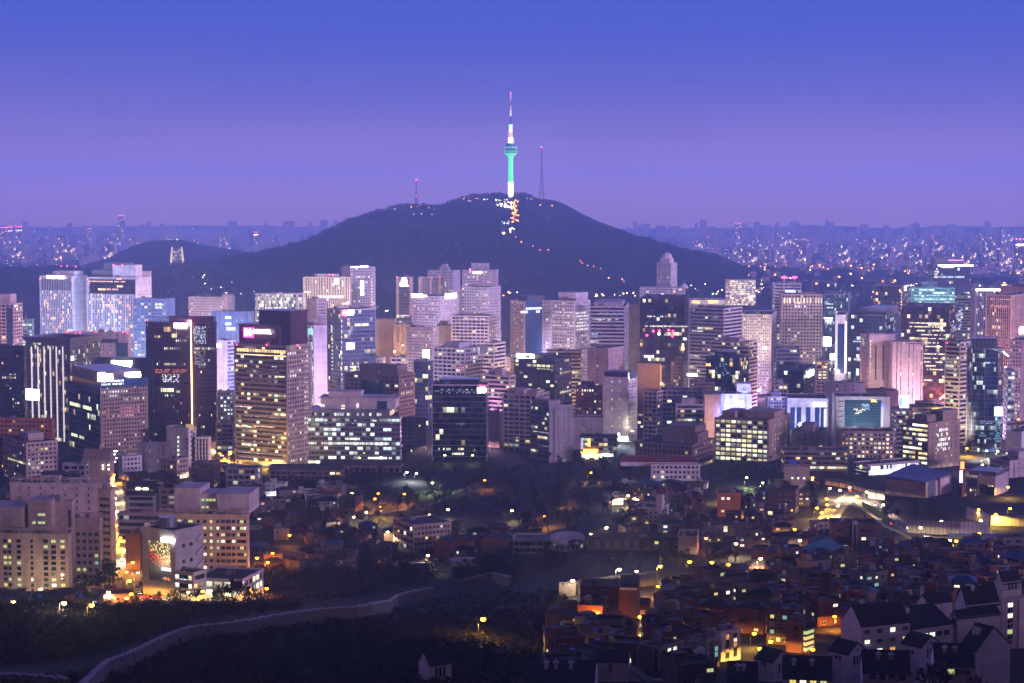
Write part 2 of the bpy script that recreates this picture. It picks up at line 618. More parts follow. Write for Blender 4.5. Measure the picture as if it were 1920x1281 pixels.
# bay, storey, pier width, spandrel height, pier proud, spandrel proud
ST = {'grid': (3.2, 3.5, 1.25, 1.7, .4, .36), 'fine': (2.3, 3.2, 1.05, 1.55, .34, .3), 'band': (40, 3.7, .6, 1.75, .36, .42), 'glass': (1.7, 3.8, .14, .35, .16, .12),
      'fins': (2.4, 3.6, .8, .3, .55, .1), 'dark': (3.0, 3.9, .10, .3, .12, .2), 'slab': (7, 3.6, 5.7, 2.2, .3, .27), 'wide': (4.6, 3.6, .9, 1.5, .4, .36),
      'panel': (3.4, 3.6, .3, 1.4, .2, .3), 'line': (60, 4.4, .12, .16, .15, .34), 'slots': (1.7, 3.4, .75, 1.5, .36, .3)}
def facade(core, wall, poly, z0, H, styles, g=0):
    n = len(poly)
    uvs = []
    for i in range(n):
        a, b = Vector(poly[i]), Vector(poly[(i + 1) % n])
        L = (b - a).length
        st = styles[i % len(styles)]
        if st == 'blank' or L < .5:
            uvs.append((0, 0, 0, 0))
            if st == 'blank' and L > .5:
                u = (b - a) / L
                wall.obox(a, u, (u.y, -u.x), -.3, L + .3, z0, H - .06, -.3, .33)
            continue
        bay, fl, pw, ph, pp, sp = ST[st]
        u = (b - a) / L
        nr = (u.y, -u.x)
        nb = max(1, round(L / bay)) if bay < 30 else 1
        nf = max(1, round((H - z0) / fl))
        bw, fh = L / nb, (H - z0) / nf
        uvs.append((i * 61 + 3, i * 61 + 3 + (nb if bay < 30 else max(2, round(L / 3))), 5, 5 + nf))
        for k in range(nb + 1):
            c = k * bw
            s0, s1 = c - pw / 2, c + pw / 2
            if k == 0:
                s0, s1 = -pp + .03, max(pw, .3)
            if k == nb:
                s0, s1 = L - max(pw, .3), L + pp - .03
            wall.obox(a, u, nr, s0, s1, z0, H - .05, -.3, pp)
        for k in range(nf):
            wall.obox(a, u, nr, 0, L, z0 + k * fh, z0 + k * fh + ph * .45 if k == 0 else z0 + k * fh + ph * .5, -.3, sp)
            wall.obox(a, u, nr, 0, L, z0 + (k + 1) * fh - ph * .5, z0 + (k + 1) * fh - .004, -.3, sp)
    core.prism(poly, z0, H - .1, uvs=uvs)
class Bld:
    pass
GL = {'dk': (.012, .012, .02), 'bl': (.015, .035, .09), 'tl': (.015, .06, .075), 'gr': (.05, .045, .05), 'br': (.022, .01, .012), 'bk': (.004, .004, .008), 'lb': (.06, .10, .17)}
def inset(poly, d):
    """shift every edge of a counter-clockwise polygon outwards by d"""
    n = len(poly)
    out = []
    for i in range(n):
        p0, p1, p2 = Vector(poly[i - 1]), Vector(poly[i]), Vector(poly[(i + 1) % n])
        u, v = (p1 - p0).normalized(), (p2 - p1).normalized()
        n1, n2 = Vector((u.y, -u.x)), Vector((v.y, -v.x))
        m = n1 + n2
        k = 2 / max(.6, m.length_squared)
        out.append(tuple(p1 + m * d * k))
    return out
def roof_on(b, poly, H, rm, wm, par=.9, over=.5):
    mb = MB()
    mb.prism(inset(poly, over - .12), H - .28, H + .02, 0)
    o = inset(poly, over)
    i2 = inset(poly, over - .5)
    n = len(poly)
    for k in range(n):
        j = (k + 1) % n
        mb.hexa([(*o[k], H - .32), (*o[j], H - .32), (*i2[j], H - .32), (*i2[k], H - .32), (*o[k], H + par), (*o[j], H + par), (*i2[j], H + par), (*i2[k], H + par)], 1)
    return mb.build('roof', [rm, wm], b.root)
def clutter(b, n=3, z=None):
    z = b.H if z is None else z
    for _ in range(n):
        mb = MB()
        x, y = R.uniform(.12, .8) * b.W, R.uniform(.15, .8) * b.D
        a, c, h = R.uniform(1.5, 4.5), R.uniform(1.5, 4), R.uniform(1.2, 3.2)
        kind = R.random()
        if kind < .6:
            mb.box(x - a / 2, x + a / 2, y - c / 2, y + c / 2, z, z + h)
            mb.box(x - a * .35, x + a * .35, y - c * .35, y + c * .35, z + h - .05, z + h + .5)
            mb.build('roof_unit', PLANT, b.root)
        else:
            mb.tube((x, y, z), (x, y, z + h), 1.1, n=10, cap=True)
            for q in range(3):
                mb.tube((x + cos(q * 2.1), y + sin(q * 2.1), z - .1), (x + cos(q * 2.1), y + sin(q * 2.1), z + .6), .12, n=4)
            mb.build('water_tank', PLANT, b.root)
NAMED = []
def short(lb):
    """the head of a label, up to its first joining word"""
    out = []
    for q in lb.split():
        if out and q in ('with', 'of', 'behind', 'in', 'near', 'beside', 'below', 'by', 'standing', 'on', 'at', 'from', 'before', 'left', 'under', 'stretching', 'whose', 'between', 'facing', 'meeting'):
            break
        out.append(q)
    return 'the ' + ' '.join(out[:6])
def T(name, label, xl, xm, xr, yt, Y, a, wall='grey', style='grid', g='dk', p=.07, pf=.02, s=1.1, cols=MIXD, side=None, roof='grey', depth=None, pen=None, poly=None, base=None,
      mark=None, cat='building', cl=2, group=None, par=.9, run=6, gable=None, Dm=75):
    """building whose near vertical edge stands at column xm, its faces reaching to columns xl and xr; roof edge at row yt, distance Y"""
    a = radians(a)
    N = P(xm, yt, Y)
    def rat(px):
        q = P(px, yt, Y)
        return q.x / Y
    rl, rr = rat(xl), rat(xr)
    den = cos(a) + rl * sin(a)
    W = (N.x - rl * Y) / den if xm > xl + .5 else 0
    d2 = sin(a) - rr * cos(a)
    D = (rr * Y - N.x) / d2 if xr > xm + .5 and d2 > .03 else (depth or 18)
    D = min(max(D, 3.5), Dm)
    if W < 1:
        W = depth or 18
    W = min(W, 140)
    L = Vector((N.x - W * cos(a), Y + W * sin(a)))
    cen = L + Vector((cos(a), -sin(a))) * W / 2 + Vector((sin(a), cos(a))) * D / 2
    zb = base if base is not None else min(zg(L.x, L.y), zg(N.x, N.y)) - .5
    b = Bld()
    b.W, b.D, b.H, b.a = W, D, N.z - zb, a
    b.root = empty(name, (L.x, L.y, zb), -a)
    b.L, b.zb = L, zb
    tag(b.root, label, cat, group)
    b.name = mark or label
    b.px, b.py, b.Y = (xl + xr) / 2, yt, Y
    b.poly = poly(W, D) if poly else [(0, 0), (W, 0), (W, D), (0, D)]
    core, wl = MB(), MB()
    styles = style if isinstance(style, (list, tuple)) else [style, side or style]
    facade(core, wl, b.poly, 0, b.H, styles)
    wm = WALLS[wall]
    gm = glass(GL[g], p, pf, cols, s, run=run)
    core.build('glazing', gm, b.root)
    if wl.f:
        wl.build('wall', wm, b.root)
    if gable:                                  # axis of the ridge ('x' across the front, 'y' front to back), rise, overhang
        ax, rise, ov = gable
        H, th = b.H - .1, .35
        mb = MB()
        if ax == 'x':
            m = D / 2
            sec = [(-ov, H - ov * rise / m), (m, H + rise), (D + ov, H - ov * rise / m)]
            pts = lambda x, t: [(x, q[0], q[1] + t) for q in sec]
            A, B = pts(-ov, 0) + pts(-ov, th)[::-1], pts(W + ov, 0) + pts(W + ov, th)[::-1]
            ends = [[(x, 0, H), (x, D, H), (x, m, H + rise - .05)] for x in (.05, W - .05)]
        else:
            m = W / 2
            sec = [(-ov, H - ov * rise / m), (m, H + rise), (W + ov, H - ov * rise / m)]
            pts = lambda y, t: [(q[0], y, q[1] + t) for q in sec]
            A, B = pts(D + ov, 0) + pts(D + ov, th)[::-1], pts(-ov, 0) + pts(-ov, th)[::-1]
            ends = [[(0, y, H), (W, y, H), (m, y, H + rise - .05)] for y in (.0, D)]
        i = len(mb.v)
        mb.v += A + B
        for q in range(6):
            j = (q + 1) % 6
            mb.f.append((i + q, i + j, i + 6 + j, i + 6 + q))
            mb.m.append(0)
        mb.f += [tuple(i + q for q in range(6)), tuple(i + 11 - q for q in range(6))]
        mb.m += [0, 0]
        mb.build('roof', ROOFS[roof], b.root)
        mb = MB()
        for e in ends:
            mb = MB()
            n = Vector((.3, 0, 0)) if ax == 'x' else Vector((0, .3, 0))
            i = len(mb.v)
            mb.v += [tuple(Vector(p) - n) for p in e] + [tuple(Vector(p) + n) for p in e]
            mb.f += [(i, i + 1, i + 2), (i + 5, i + 4, i + 3), (i, i + 3, i + 4, i + 1), (i + 1, i + 4, i + 5, i + 2), (i + 2, i + 5, i + 3, i)]
            mb.m += [0] * 5
            mb.build('gable', wm, b.root)
    else:
        roof_on(b, b.poly, b.H, ROOFS[roof], wm, par)
    if pen:
        for (x0, x1, y0, y1, h, *r) in pen:
            pm = WALLS[r[0]] if r else wm
            mb = MB()
            mb.box(x0 * W, x1 * W, y0 * D, y1 * D, b.H - .25, b.H + h)
            mb.box(x0 * W - .3, x1 * W + .3, y0 * D - .3, y1 * D + .3, b.H + h, b.H + h + .5)
            for q in range(int((x1 - x0) * W / 4)):
                mb.box(x0 * W + 1.2 + q * 4, x0 * W + 3 + q * 4, y0 * D - .12, y0 * D + .1, b.H + h * .3, b.H + h * .7)
            mb.build('penthouse', pm, b.root)
    if cl:
        clutter(b, cl)
        if b.H > 45 and not gable:
            for _ in range(R.choice((1, 1, 2))):
                x, y, h = R.uniform(.15, .85) * W, R.uniform(.2, .8) * D, R.uniform(4, 13)
                mb = MB()
                mb.tube((x, y, b.H), (x, y, b.H + h), .22, .1, 5)
                mb.box(x - .7, x + .7, y - .05, y + .05, b.H + h * .6, b.H + h * .6 + .12)
                mb.build('antenna', STEEL, b.root)
            if style != 'blank' and W > 14:
                mb = MB()
                x = R.uniform(.2, .6) * W
                mb.box(x, x + 5, .8, 2.4, b.H + 1, b.H + 3.2)
                mb.tube((x + 2.5, 1.6, b.H + 3), (x + 6.5, -1.6, b.H + 4.6), .25, n=5)
                mb.build('cleaning_crane', PLANT, b.root)
    NAMED.append((cen.x, cen.y, max(W, D) * .62 + 3))
    MARKS.append(((xl + xr) / 2, yt + 40, b.name))
    return b
def plane_pt(b, px, py, face, off):
    d = ray(px, py)
    co, si = cos(b.a), sin(b.a)
    def loc(v):
        return Vector((v.x * co - v.y * si, v.x * si + v.y * co, v.z))
    o = loc(Vector((-b.L.x, -b.L.y, CAMZ - b.zb)))
    r = loc(d)
    t = (-off - o.y) / r.y if face == 'F' else (b.W + off - o.x) / r.x
    return o + r * t
def face_rect(b, px0, py0, px1, py1, face='F', off=.7):
    p0, p1 = plane_pt(b, px0, py0, face, off), plane_pt(b, px1, py1, face, off)
    if face == 'F':
        return p0.x, p1.x, p1.z, p0.z, p0.y
    return p0.y, p1.y, p1.z, p0.z, p0.x
def fbox(mb, face, s0, s1, z0, z1, c, th, m=0):
    if face == 'F':
        mb.box(s0, s1, c - th, c, z0, z1, m)
    else:
        mb.box(c, c + th, s0, s1, z0, z1, m)
def sign(b, px0, py0, px1, py1, col=(1, 1, 1), s=6, face='F', off=.7, n=5, kind='letters', label=None, name='sign', th=.5):
    """luminous sign on a face: rows of stroke-built glyphs too far to read, or a panel, bar or disc"""
    if s >= 4:
        gx, gy = min(1.2, (px1 - px0) * .12), min(.9, (py1 - py0) * .14)
        px0, px1, py0, py1, s = px0 - gx, px1 + gx, py0 - gy, py1 + gy, s * 1.6
    s0, s1, z0, z1, c = face_rect(b, px0, py0, px1, py1, face, off)
    mb = MB()
    m = emit(col, s)
    w, h = (s1 - s0) / n, z1 - z0
    if kind == 'letters':
        rr = random.Random(int(px0 * 7 + py0 * 3))
        for i in range(n):
            x = s0 + i * w
            t = max(.22 * h, .25)
            fbox(mb, face, x + w * .08, x + w * .08 + t, z0, z1, c, th)
            q = rr.choice('EFHBLU')
            if q in 'EFB':
                fbox(mb, face, x + w * .1 + t, x + w * .86, z1 - t, z1 - .01, c + .01, th)
            if q in 'EFHB':
                fbox(mb, face, x + w * .1 + t, x + w * .8, z0 + h * .5 - t / 2, z0 + h * .5 + t / 2, c + .01, th)
            if q in 'ELUB':
                fbox(mb, face, x + w * .1 + t, x + w * .86, z0 + .01, z0 + t, c + .01, th)
            if q in 'HUB':
                fbox(mb, face, x + w * .86 - t, x + w * .86, z0 + t * .9, z1 - t * .9, c + .02, th)
        mb.build(name, m, b.root, label)
    elif kind == 'panel':
        fbox(mb, face, s0, s1, z0, z1, c, th)
        fbox(mb, face, s0 - .25, s1 + .25, z0 - .25, z1 + .25, c + .12, th, 1)
        mb.build(name, [m, STEEL], b.root, label)
    elif kind == 'disc':
        cx, cz, r = (s0 + s1) / 2, (z0 + z1) / 2, (s1 - s0) / 2
        pts = [(cx + r * cos(2 * pi * k / 20), cz + (z1 - z0) / 2 * sin(2 * pi * k / 20)) for k in range(20)]
        i = len(mb.v)
        for e in (c - th, c):
            mb.v += [(x, e, z) if face == 'F' else (e, x, z) for x, z in pts]
        mb.f.append(tuple(range(i, i + 20)))
        mb.m.append(0)
        for k in range(20):
            j = (k + 1) % 20
            mb.f.append((i + k, i + 20 + k, i + 20 + j, i + j))
            mb.m.append(0)
        mb.build(name, m, b.root, label)
    else:
        fbox(mb, face, s0, s1, z0, z1, c, th)
        mb.build(name, m, b.root, label)
def lit(b, px0, py0, px1, py1, col=(1, .9, .6), s=1.4, face='F', n=8, off=-.0, gap=.12, name='lit_window', rows=1, keep=1.0):
    """a run of lit windows set just in front of the glazing"""
    s0, s1, z0, z1, c = face_rect(b, px0, py0, px1, py1, face, off)
    mb = MB()
    w, h = (s1 - s0) / n, (z1 - z0) / rows
    ms = [emit(col, s), emit(tuple(min(1, v * 1.15) for v in col), s * .6), emit(col, s * 1.5)]
    apart = n * rows <= 14
    for r in range(rows):
        for i in range(n):
            if R.random() > keep:
                continue
            k = R.randint(0, 2)
            fbox(mb, face, s0 + (i + gap) * w, s0 + (i + 1 - gap) * w, z0 + (r + (.2 if rows > 1 else 0)) * h, z0 + (r + (.8 if rows > 1 else 1)) * h, c - .05 if face == 'F' else c + .0, .1, 0 if apart else k)
            if apart:
                mb.build(name, ms[k], b.root)
                mb = MB()
    if mb.f:
        mb.build(name, ms, b.root)
def bx(b, px0, py0, px1, py1, wm, face='F', off=.5, th=.5, name='panel', label=None):
    s0, s1, z0, z1, c = face_rect(b, px0, py0, px1, py1, face, off)
    mb = MB()
    fbox(mb, face, s0, s1, z0, z1, c, th)
    mb.build(name, wm, b.root, label)
RED = emit((1, .04, .10), 9)
def beacons(b, pts):
    """red aircraft warning lamps on the roof edge, each on a short stalk"""
    for px, py in pts:
        p = plane_pt(b, px, py, 'F', .3)
        mb = MB()
        mb.octa((p.x, p.y, p.z), .95)
        mb.tube((p.x, p.y, p.z - 2.2), (p.x, p.y, p.z - .5), .12, n=4, m=1)
        mb.build('warning_light', [RED, STEEL], b.root)
def mast(b, px, py0, py1, r=.35):
    p, q = plane_pt(b, px, py0, 'F', -3), plane_pt(b, px, py1, 'F', -3)
    mb = MB()
    mb.tube(p, q, r, r * .4, n=5)
    for k in range(3):
        t = p.lerp(q, .3 + .2 * k)
        mb.box(t.x - 1.2 + .3 * k, t.x + 1.2 - .3 * k, t.y - .08, t.y + .08, t.z, t.z + .25)
    mb.build('antenna', STEEL, b.root)
# ---------------------------------------------------------------- the city, building by building
OFF = 'office tower'
WH = (1, .97, .92)
YW = (1, .86, .5)
BLW = (.7, .85, 1)
# --- left
b = T('office_tower', 'dark purple gridded tower cut off by the edge beside the glass tower with lit fins', -40, 44, 51, 651, 1680, 8, 'dark', 'fine', 'br', .03, .03, cat=OFF, mark='the dark gridded tower')
lit(b, 18, 700, 30, 713, YW, .9, n=4, rows=3, keep=.6); lit(b, 10, 722, 16, 724, YW, 1, n=2)
b = T('office_tower', 'glass tower with flared roof canopy and thin white vertical light strips', 50, 131, 189, 641, 1640, 24, 'steel', 'glass', 'gr', .05, .02, cat=OFF, roof='dark', mark='the glass tower with light strips', s=.7)
for x0 in (60, 72, 83.5, 95, 106.5, 118.5):
    sign(b, x0, 650, x0 + 1.5, 842, (1, .8, .85), 1.1, kind='bar', off=.5, th=.3, name='light_strip')
mb = MB()
o, i = inset(b.poly, 3.5), inset(b.poly, .3)
for k in range(4):
    j = (k + 1) % 4
    mb.hexa([(*i[k], b.H - 2), (*i[j], b.H - 2), (*inset(b.poly, -2)[j], b.H - 2), (*inset(b.poly, -2)[k], b.H - 2), (*o[k], b.H + 3.4), (*o[j], b.H + 3.4), (*inset(b.poly, -2)[j], b.H + 2.9), (*inset(b.poly, -2)[k], b.H + 2.9)])
mb.build('roof_canopy', WALLS['steel'], b.root)
sign(b, 50, 730, 73, 750, (.9, .9, 1), 5, kind='panel', off=.4, name='screen', label='bright white video screen')
sign(b, 133, 668, 138, 676, (.8, .9, 1), 3, face='S', kind='bar', n=1); lit(b, 140, 665, 144, 705, BLW, .7, 'S', 2, rows=7, keep=.7)
b = T('office_building', 'pale stone block with a dark glass recess behind the flared roof tower', 120, 240, 244, 625, 1790, 3, 'pink', 'slab', 'dk', .02, cat='office block', mark='the pale block with a dark glass recess')
bx(b, 218, 643, 240, 670, glass(GL['bl'], .06), off=.45); bx(b, 188, 636, 222, 643, WALLS['dark'], off=.46); lit(b, 206, 660, 216, 664, (1, .6, .25), .8, n=3)
beacons(b, [(124, 623), (128, 622), (142, 625), (150, 624), (180, 622), (231, 623), (239, 624)])
b = T('office_building', 'low dark block with a huge glaring white rooftop sign', 176, 285, 290, 679, 1600, 6, 'dark', 'slab', 'dk', .02, cat='office block', pen=[(.05, .95, .1, .8, 3)], mark='the block with the glaring roof sign')
sign(b, 210, 677, 247, 687, (1, .97, 1), 14, n=7, off=.9, th=.8)
b = T('office_tower', 'tower half black glass and half beige stone with two white roof signs', 128, 188, 276, 717, 1480, 58, 'tan', ['line', 'fine'], 'bk', .03, .02, cat=OFF, roof='dark', mark='the black and beige tower', pen=[(.05, .9, .05, .92, 7.5, 'maroon')], s=1)
bx(b, 187.5, 712, 276, 723, glass(GL['bl'], .1, cols=COOL, s=.5), 'S', .5, .3, 'glass_band')
sign(b, 184, 700, 196, 713, (1, .98, 1), 11, 'S', 1.2, kind='bar'); sign(b, 196.5, 702, 211, 713, (1, .95, .95), 5, 'S', 1.2, n=4)
sign(b, 234, 699, 240, 706, (.3, .4, 1), 5, 'S', 1.2, kind='disc'); sign(b, 241, 699, 263, 706, (1, .97, 1), 8, 'S', 1.2, n=6)
lit(b, 190, 713, 232, 722, (.8, .9, 1), 2, 'S', 22, rows=2, keep=.6, off=.9); lit(b, 131, 759, 172, 764, (.9, 1, .55), 1.4, n=10, off=.1, keep=.85); lit(b, 131, 816, 158, 819, (.9, 1, .6), 1.1, n=9, off=.1, keep=.7); lit(b, 131, 729, 145, 732, (.1, .15, 1), 1.3, n=8, off=.1, keep=.7)
lit(b, 202, 730, 236, 735, (.85, .88, 1), 1.3, 'S', 8, keep=.8); lit(b, 202, 740, 222, 745, (.85, .88, 1), 1.1, 'S', 5, keep=.9)
lit(b, 202, 765, 262, 772, (1, .1, .15), .8, 'S', 14, keep=.6); lit(b, 202, 778, 250, 783, (1, .5, .3), .7, 'S', 11, keep=.6)
def taper(W, D):
    return [(0, 0), (W * .62, -D * .10), (W * .66, -D * .10), (W, 0), (W, D), (0, D)]
b = T('office_tower', 'tall dark maroon glass tower split by a glowing orange vertical line', 274, 404, 406, 606, 1600, 3, 'maroon', ['slots', 'blank', 'slots', 'dark', 'dark', 'dark'], 'br', .015, .0, cat=OFF, roof='black', poly=taper, mark='the maroon tower with the glowing line', depth=45)
mb = MB()
for (x0, z0, x1, z1) in ((0, 0, 0, 5), (.18, 0, .24, 5), (.3, 0, .3, 5), (.1, 0, .2, 5), (1, 0, 1, 5)):
    mb.tube((x0 * b.W, 1, b.H + z0), (x1 * b.W, 1, b.H + z1), .35, n=5)
mb.box(0, b.W, .5, 1.6, b.H + 4.6, b.H + 5.3)
mb.box(b.W * .32, b.W * .97, 2, b.D * .7, b.H, b.H + 6)
mb.build('roof_frame', WALLS['maroon'], b.root)
sign(b, 357.5, 601, 361, 800, (1, .62, .22), 4.5, kind='bar', off=5.2, th=.6, name='light_strip', label='glowing orange line down the facade')
sign(b, 327, 607, 351, 614, (1, .93, 1), 10, n=8, off=5.2); sign(b, 351, 601, 358, 610, (1, .05, .12), 10, kind='disc', off=5.3)
lit(b, 307, 613, 320, 622, (1, .65, .12), .8, n=5, off=3.5); lit(b, 322, 626, 332, 633, (1, .9, .35), 1.0, n=3, off=4); lit(b, 301, 728, 326, 735, (1, .95, .6), 1.1, n=7, off=4)
lit(b, 290, 692, 352, 700, (1, .2, .05), .8, n=26, off=4.6, rows=3, keep=.5); lit(b, 304, 701, 336, 717, (.85, .85, 1), 1.6, n=16, off=4.5, rows=5, keep=.5); lit(b, 362, 612, 386, 645, (.6, .8, 1), 1.1, n=14, off=3.9, rows=12, keep=.45); lit(b, 364, 650, 384, 690, (.7, .7, .8), .4, n=10, off=3.6, rows=12, keep=.3)  # cells at the upper right are reflections in the glass, drawn as emission
b = T('office_tower', 'broad beige tower with glowing golden crown and dark rooftop hall', 440, 537, 582, 651, 1470, 30, 'beige', ['band', 'grid'], 'gr', .06, .05, cat=OFF, roof='maroon' if 'maroon' in ROOFS else 'dark', mark='the golden crowned tower', s=1.1, run=5, par=1.2)
for args in ((.04, .8, .1, .9, 16), (.36, .97, .25, .95, 27)):
    mb = MB()
    x0, x1, y0, y1, h = args
    mb.box(x0 * b.W, x1 * b.W, y0 * b.D, y1 * b.D, b.H - .2, b.H + h)
    mb.box(x0 * b.W - 1.5, x1 * b.W + 1, y0 * b.D - 1.2, y1 * b.D + 1, b.H + h, b.H + h + .8)
    for q in range(9):
        z = b.H + 1.5 + q * 2.6
        if z < b.H + h - 1:
            mb.box(x0 * b.W - .12, x1 * b.W + .12, y0 * b.D - .15, y1 * b.D + .12, z, z + .5)
    mb.build('penthouse', WALLS['maroon'], b.root)
sign(b, 458, 615, 474, 632, (1, .02, .35), 4.5, off=-1.2, kind='bar', label='magenta square sign with a white diamond'); sign(b, 460, 618, 463, 622, (1, .9, 1), 8, off=-.6, kind='bar'); sign(b, 460, 624.5, 463, 629, (1, .9, 1), 8, off=-.6, kind='bar')
s0, s1, z0, z1, c = face_rect(b, 464.5, 616.5, 473.5, 630.5, 'F', -.6)
mb = MB(); cx, cz = (s0 + s1) / 2, (z0 + z1) / 2
mb.hexa([(cx, c - .4, z0), (s1, c - .4, cz), (s1, c, cz), (cx, c, z0), (s0, c - .4, cz), (cx, c - .4, z1), (cx, c, z1), (s0, c, cz)]); mb.build('sign', emit((1, .9, 1), 8), b.root)
sign(b, 477, 618.5, 508, 625.5, (1, .85, 1), 10, off=-1.2, n=7)
lit(b, 444, 653, 536, 663, (1, .62, .2), 1.6, n=16, off=.3); lit(b, 444, 664, 536, 668, (1, .72, .3), 4, n=22, off=.5, gap=.02)
for (x0, y, x1, c, q, n, kp) in ((456, 676, 516, YW, 1.0, 12, .6), (443, 685, 456, (1, .7, .2), 1.2, 4, 1), (509, 686, 520, WH, 1.8, 2, 1), (516, 706, 534, (1, .95, .55), 1.5, 5, 1), (439.5, 762, 473, (.9, 1, .6), 1.4, 9, 1), (457, 782, 534, WH, 1.1, 18, .8), (522, 782, 535, WH, 2, 3, 1), (440, 800, 474, (1, 1, .7), 1.4, 9, 1), (482, 800, 515, (1, .6, .4), 1.2, 8, .9), (440, 828, 520, COOL[0], .7, 18, .4), (447, 850, 536, (1, 1, .8), 2.0, 11, 1), (448, 859, 520, WH, .8, 9, .6), (455, 697, 530, COOL[2], .4, 12, .4), (470, 715, 530, COOL[2], .35, 12, .4), (445, 812, 530, COOL[0], .5, 16, .35)):
    lit(b, x0, y - 2.4, x1, y + 2.4, c, q, n=n, off=.1, keep=kp)
lit(b, 539, 660, 556, 661.5 + 3, WH, 1.6, 'S', 2); lit(b, 540, 704, 556, 709, WH, 1.6, 'S', 2)
for k in range(18):
    lit(b, 571, 656 + k * 9.6, 578, 660.5 + k * 9.6, (.85, 1, .8), 1.2, 'S', 3, keep=.75)
lit(b, 444, 870, 536, 881, (1, .62, .05), 2.2, n=14, off=.45); beacons(b, [(444, 646), (500, 647), (558, 648)])
mast(b, 566, 588, 545)
# --- museum quarter
b = T('museum', 'wide low glass hall with bright interior and roof terrace gardens', 575, 750, 752, 784, 1490, 3, 'steel', 'panel', 'gr', .16, .12, cat='museum', cols=COOL, s=1.0, mark='the wide glass museum', depth=45, run=9)
mb = MB(); mb.box(b.W * .05, b.W * .88, 6, 40, b.H, b.H + 5); mb.box(b.W * .02, b.W * .90, 5, 41, b.H + 5, b.H + 5.6); mb.build('upper_storey', WALLS['steel'], b.root)
mb = MB(); mb.box(b.W * .12, b.W * .93, 14, 40, b.H + 5.5, b.H + 14); mb.box(b.W * .10, b.W * .96, 13, 41, b.H + 14, b.H + 14.7); mb.box(b.W * .2, b.W * .55, 18, 36, b.H + 14.6, b.H + 19); mb.build('penthouse', WALLS['pale'], b.root)
lit(b, 600, 758, 609, 763, WH, 2, n=2, off=-13.8); lit(b, 640, 758, 647, 770, (1, 1, .7), 2, n=2, off=-13.8, rows=2); lit(b, 668, 757, 673, 764, WH, 3, n=1, off=-13.8); bx(b, 708, 752, 726, 774, glass(GL['tl'], .1), off=-13.7, th=.2)
lit(b, 578, 829, 730, 834, COOL[2], 1.2, n=38, off=.05, keep=.85); lit(b, 646, 821, 675, 825, (1, 1, .7), 1.5, n=8, off=.05); lit(b, 670, 838, 680, 843, (1, 1, .8), 2, n=4, off=.05); lit(b, 690, 857, 735, 861, WH, 2, n=14, off=.1, keep=.9); lit(b, 692, 863, 748, 866, (.9, .9, 1), 3, n=10, off=.2, gap=.03); lit(b, 578, 864, 680, 869, (1, .9, .6), 1.8, n=20, off=.2, keep=.8)
lit(b, 580, 774, 720, 780, WH, .9, n=30, off=-4.9, keep=.35); lit(b, 600, 786, 745, 796, WH, .8, n=34, off=.05, rows=2, keep=.14)
b = T('office_building', 'stepped brown stone block with a tall recessed dark window panel', 647, 748, 777, 705, 1640, 24, 'brown', ['wide', 'grid'], 'dk', .03, cat='office block', mark='the stepped brown block', pen=[(.23, .93, .15, .8, 8)], base=40)
bx(b, 677, 715, 717, 775, glass(GL['tl'], .02, seed=4), off=.42, th=.2, name='window_panel')
T('office_building', 'dim brown wing with small windows beside the museum hall', 740, 775, 798, 789, 1570, 35, 'brown', 'grid', 'dk', .03, cat='office block', mark='the dim brown wing')
b = T('office_building', 'black glass block ruled by thin pale lines at every floor', 810, 913, 916, 723, 1510, 2, 'pale', 'line', 'bk', .012, .0, cat='office block', roof='black', mark='the black line-ruled block', pen=[(.14, .84, .1, .8, 4.2, 'black')], depth=38)
sign(b, 896, 728, 911, 736, (1, .9, .95), 11, n=3, off=.8); sign(b, 900, 725, 909, 728, (1, .08, .15), 9, kind='bar', off=.8)
lit(b, 812, 729, 905, 738, (.8, .85, 1), .8, n=44, rows=3, keep=.22, off=.1); lit(b, 822, 840, 848, 844, (1, .95, .6), 1.2, n=9, off=.1, keep=.8); lit(b, 858, 840, 870, 844, (1, .95, .6), 1.0, n=4, off=.1); lit(b, 847, 849, 870, 853, (1, 1, .7), 1.1, n=7, off=.1); lit(b, 872, 865, 913, 868.5, (.1, .45, 1), 3, n=8, off=.3, gap=.03); lit(b, 855, 793, 868, 797, (.3, .5, 1), .6, n=7, rows=2, keep=.5, off=.1)
# --- centre front row
T('apartment_block', 'narrow beige block with one column of yellow stair windows', 914, 936, 942, 776, 1600, 20, 'tan', 'slab', 'dk', .05, cat='apartment block', mark='the narrow beige block')
lit(_ := T('apartment_block', 'ornate beige apartment block with paired bay windows', 943, 1005, 1029, 742, 1570, 22, 'beige', 'wide', 'dk', .05, cat='apartment block', mark='the ornate beige block', pen=[(.1, .6, .1, .6, 4), (.45, .9, .3, .9, 2.5)]), 967, 820, 975, 828, (1, .8, .4), 1, n=2)
b = T('office_building', 'grey slab with ribbon windows and a taller blank stair core', 995, 1030, 1074, 764, 1490, 50, 'grey', ['band', 'slab'], 'dk', .04, .05, cat='office block', mark='the grey slab with a stair core', pen=[(.0, .9, .05, .55, 4.5)])
lit(b, 1000, 808, 1029, 813, WH, 1.2, n=9, keep=.8, off=.1); lit(b, 1014, 834, 1029, 838, WH, 1.5, n=5, off=.1); lit(b, 1035, 862, 1062, 868, (.7, 1, .5), .8, 'S', 8, off=.1)
b = T('office_building', 'plain concrete hall with a blue roof edge and few windows', 1072, 1130, 1133, 785, 1590, 4, 'concrete', 'slab', 'dk', .05, cat='office block', roof='blue', mark='the concrete hall')
def arc(W, D, n=8):
    return [(W * i / n, -sin(pi * i / n) * W * .16) for i in range(n)] + [(W, 0), (W, D), (0, D)]
b = T('shop_building', 'curved glass shopfront building glowing with red and orange signs', 1088, 1157, 1160, 820, 1520, 3, 'grey', 'panel', 'gr', .2, .1, cat='shop', poly=arc, mark='the curved shopfront', depth=16)
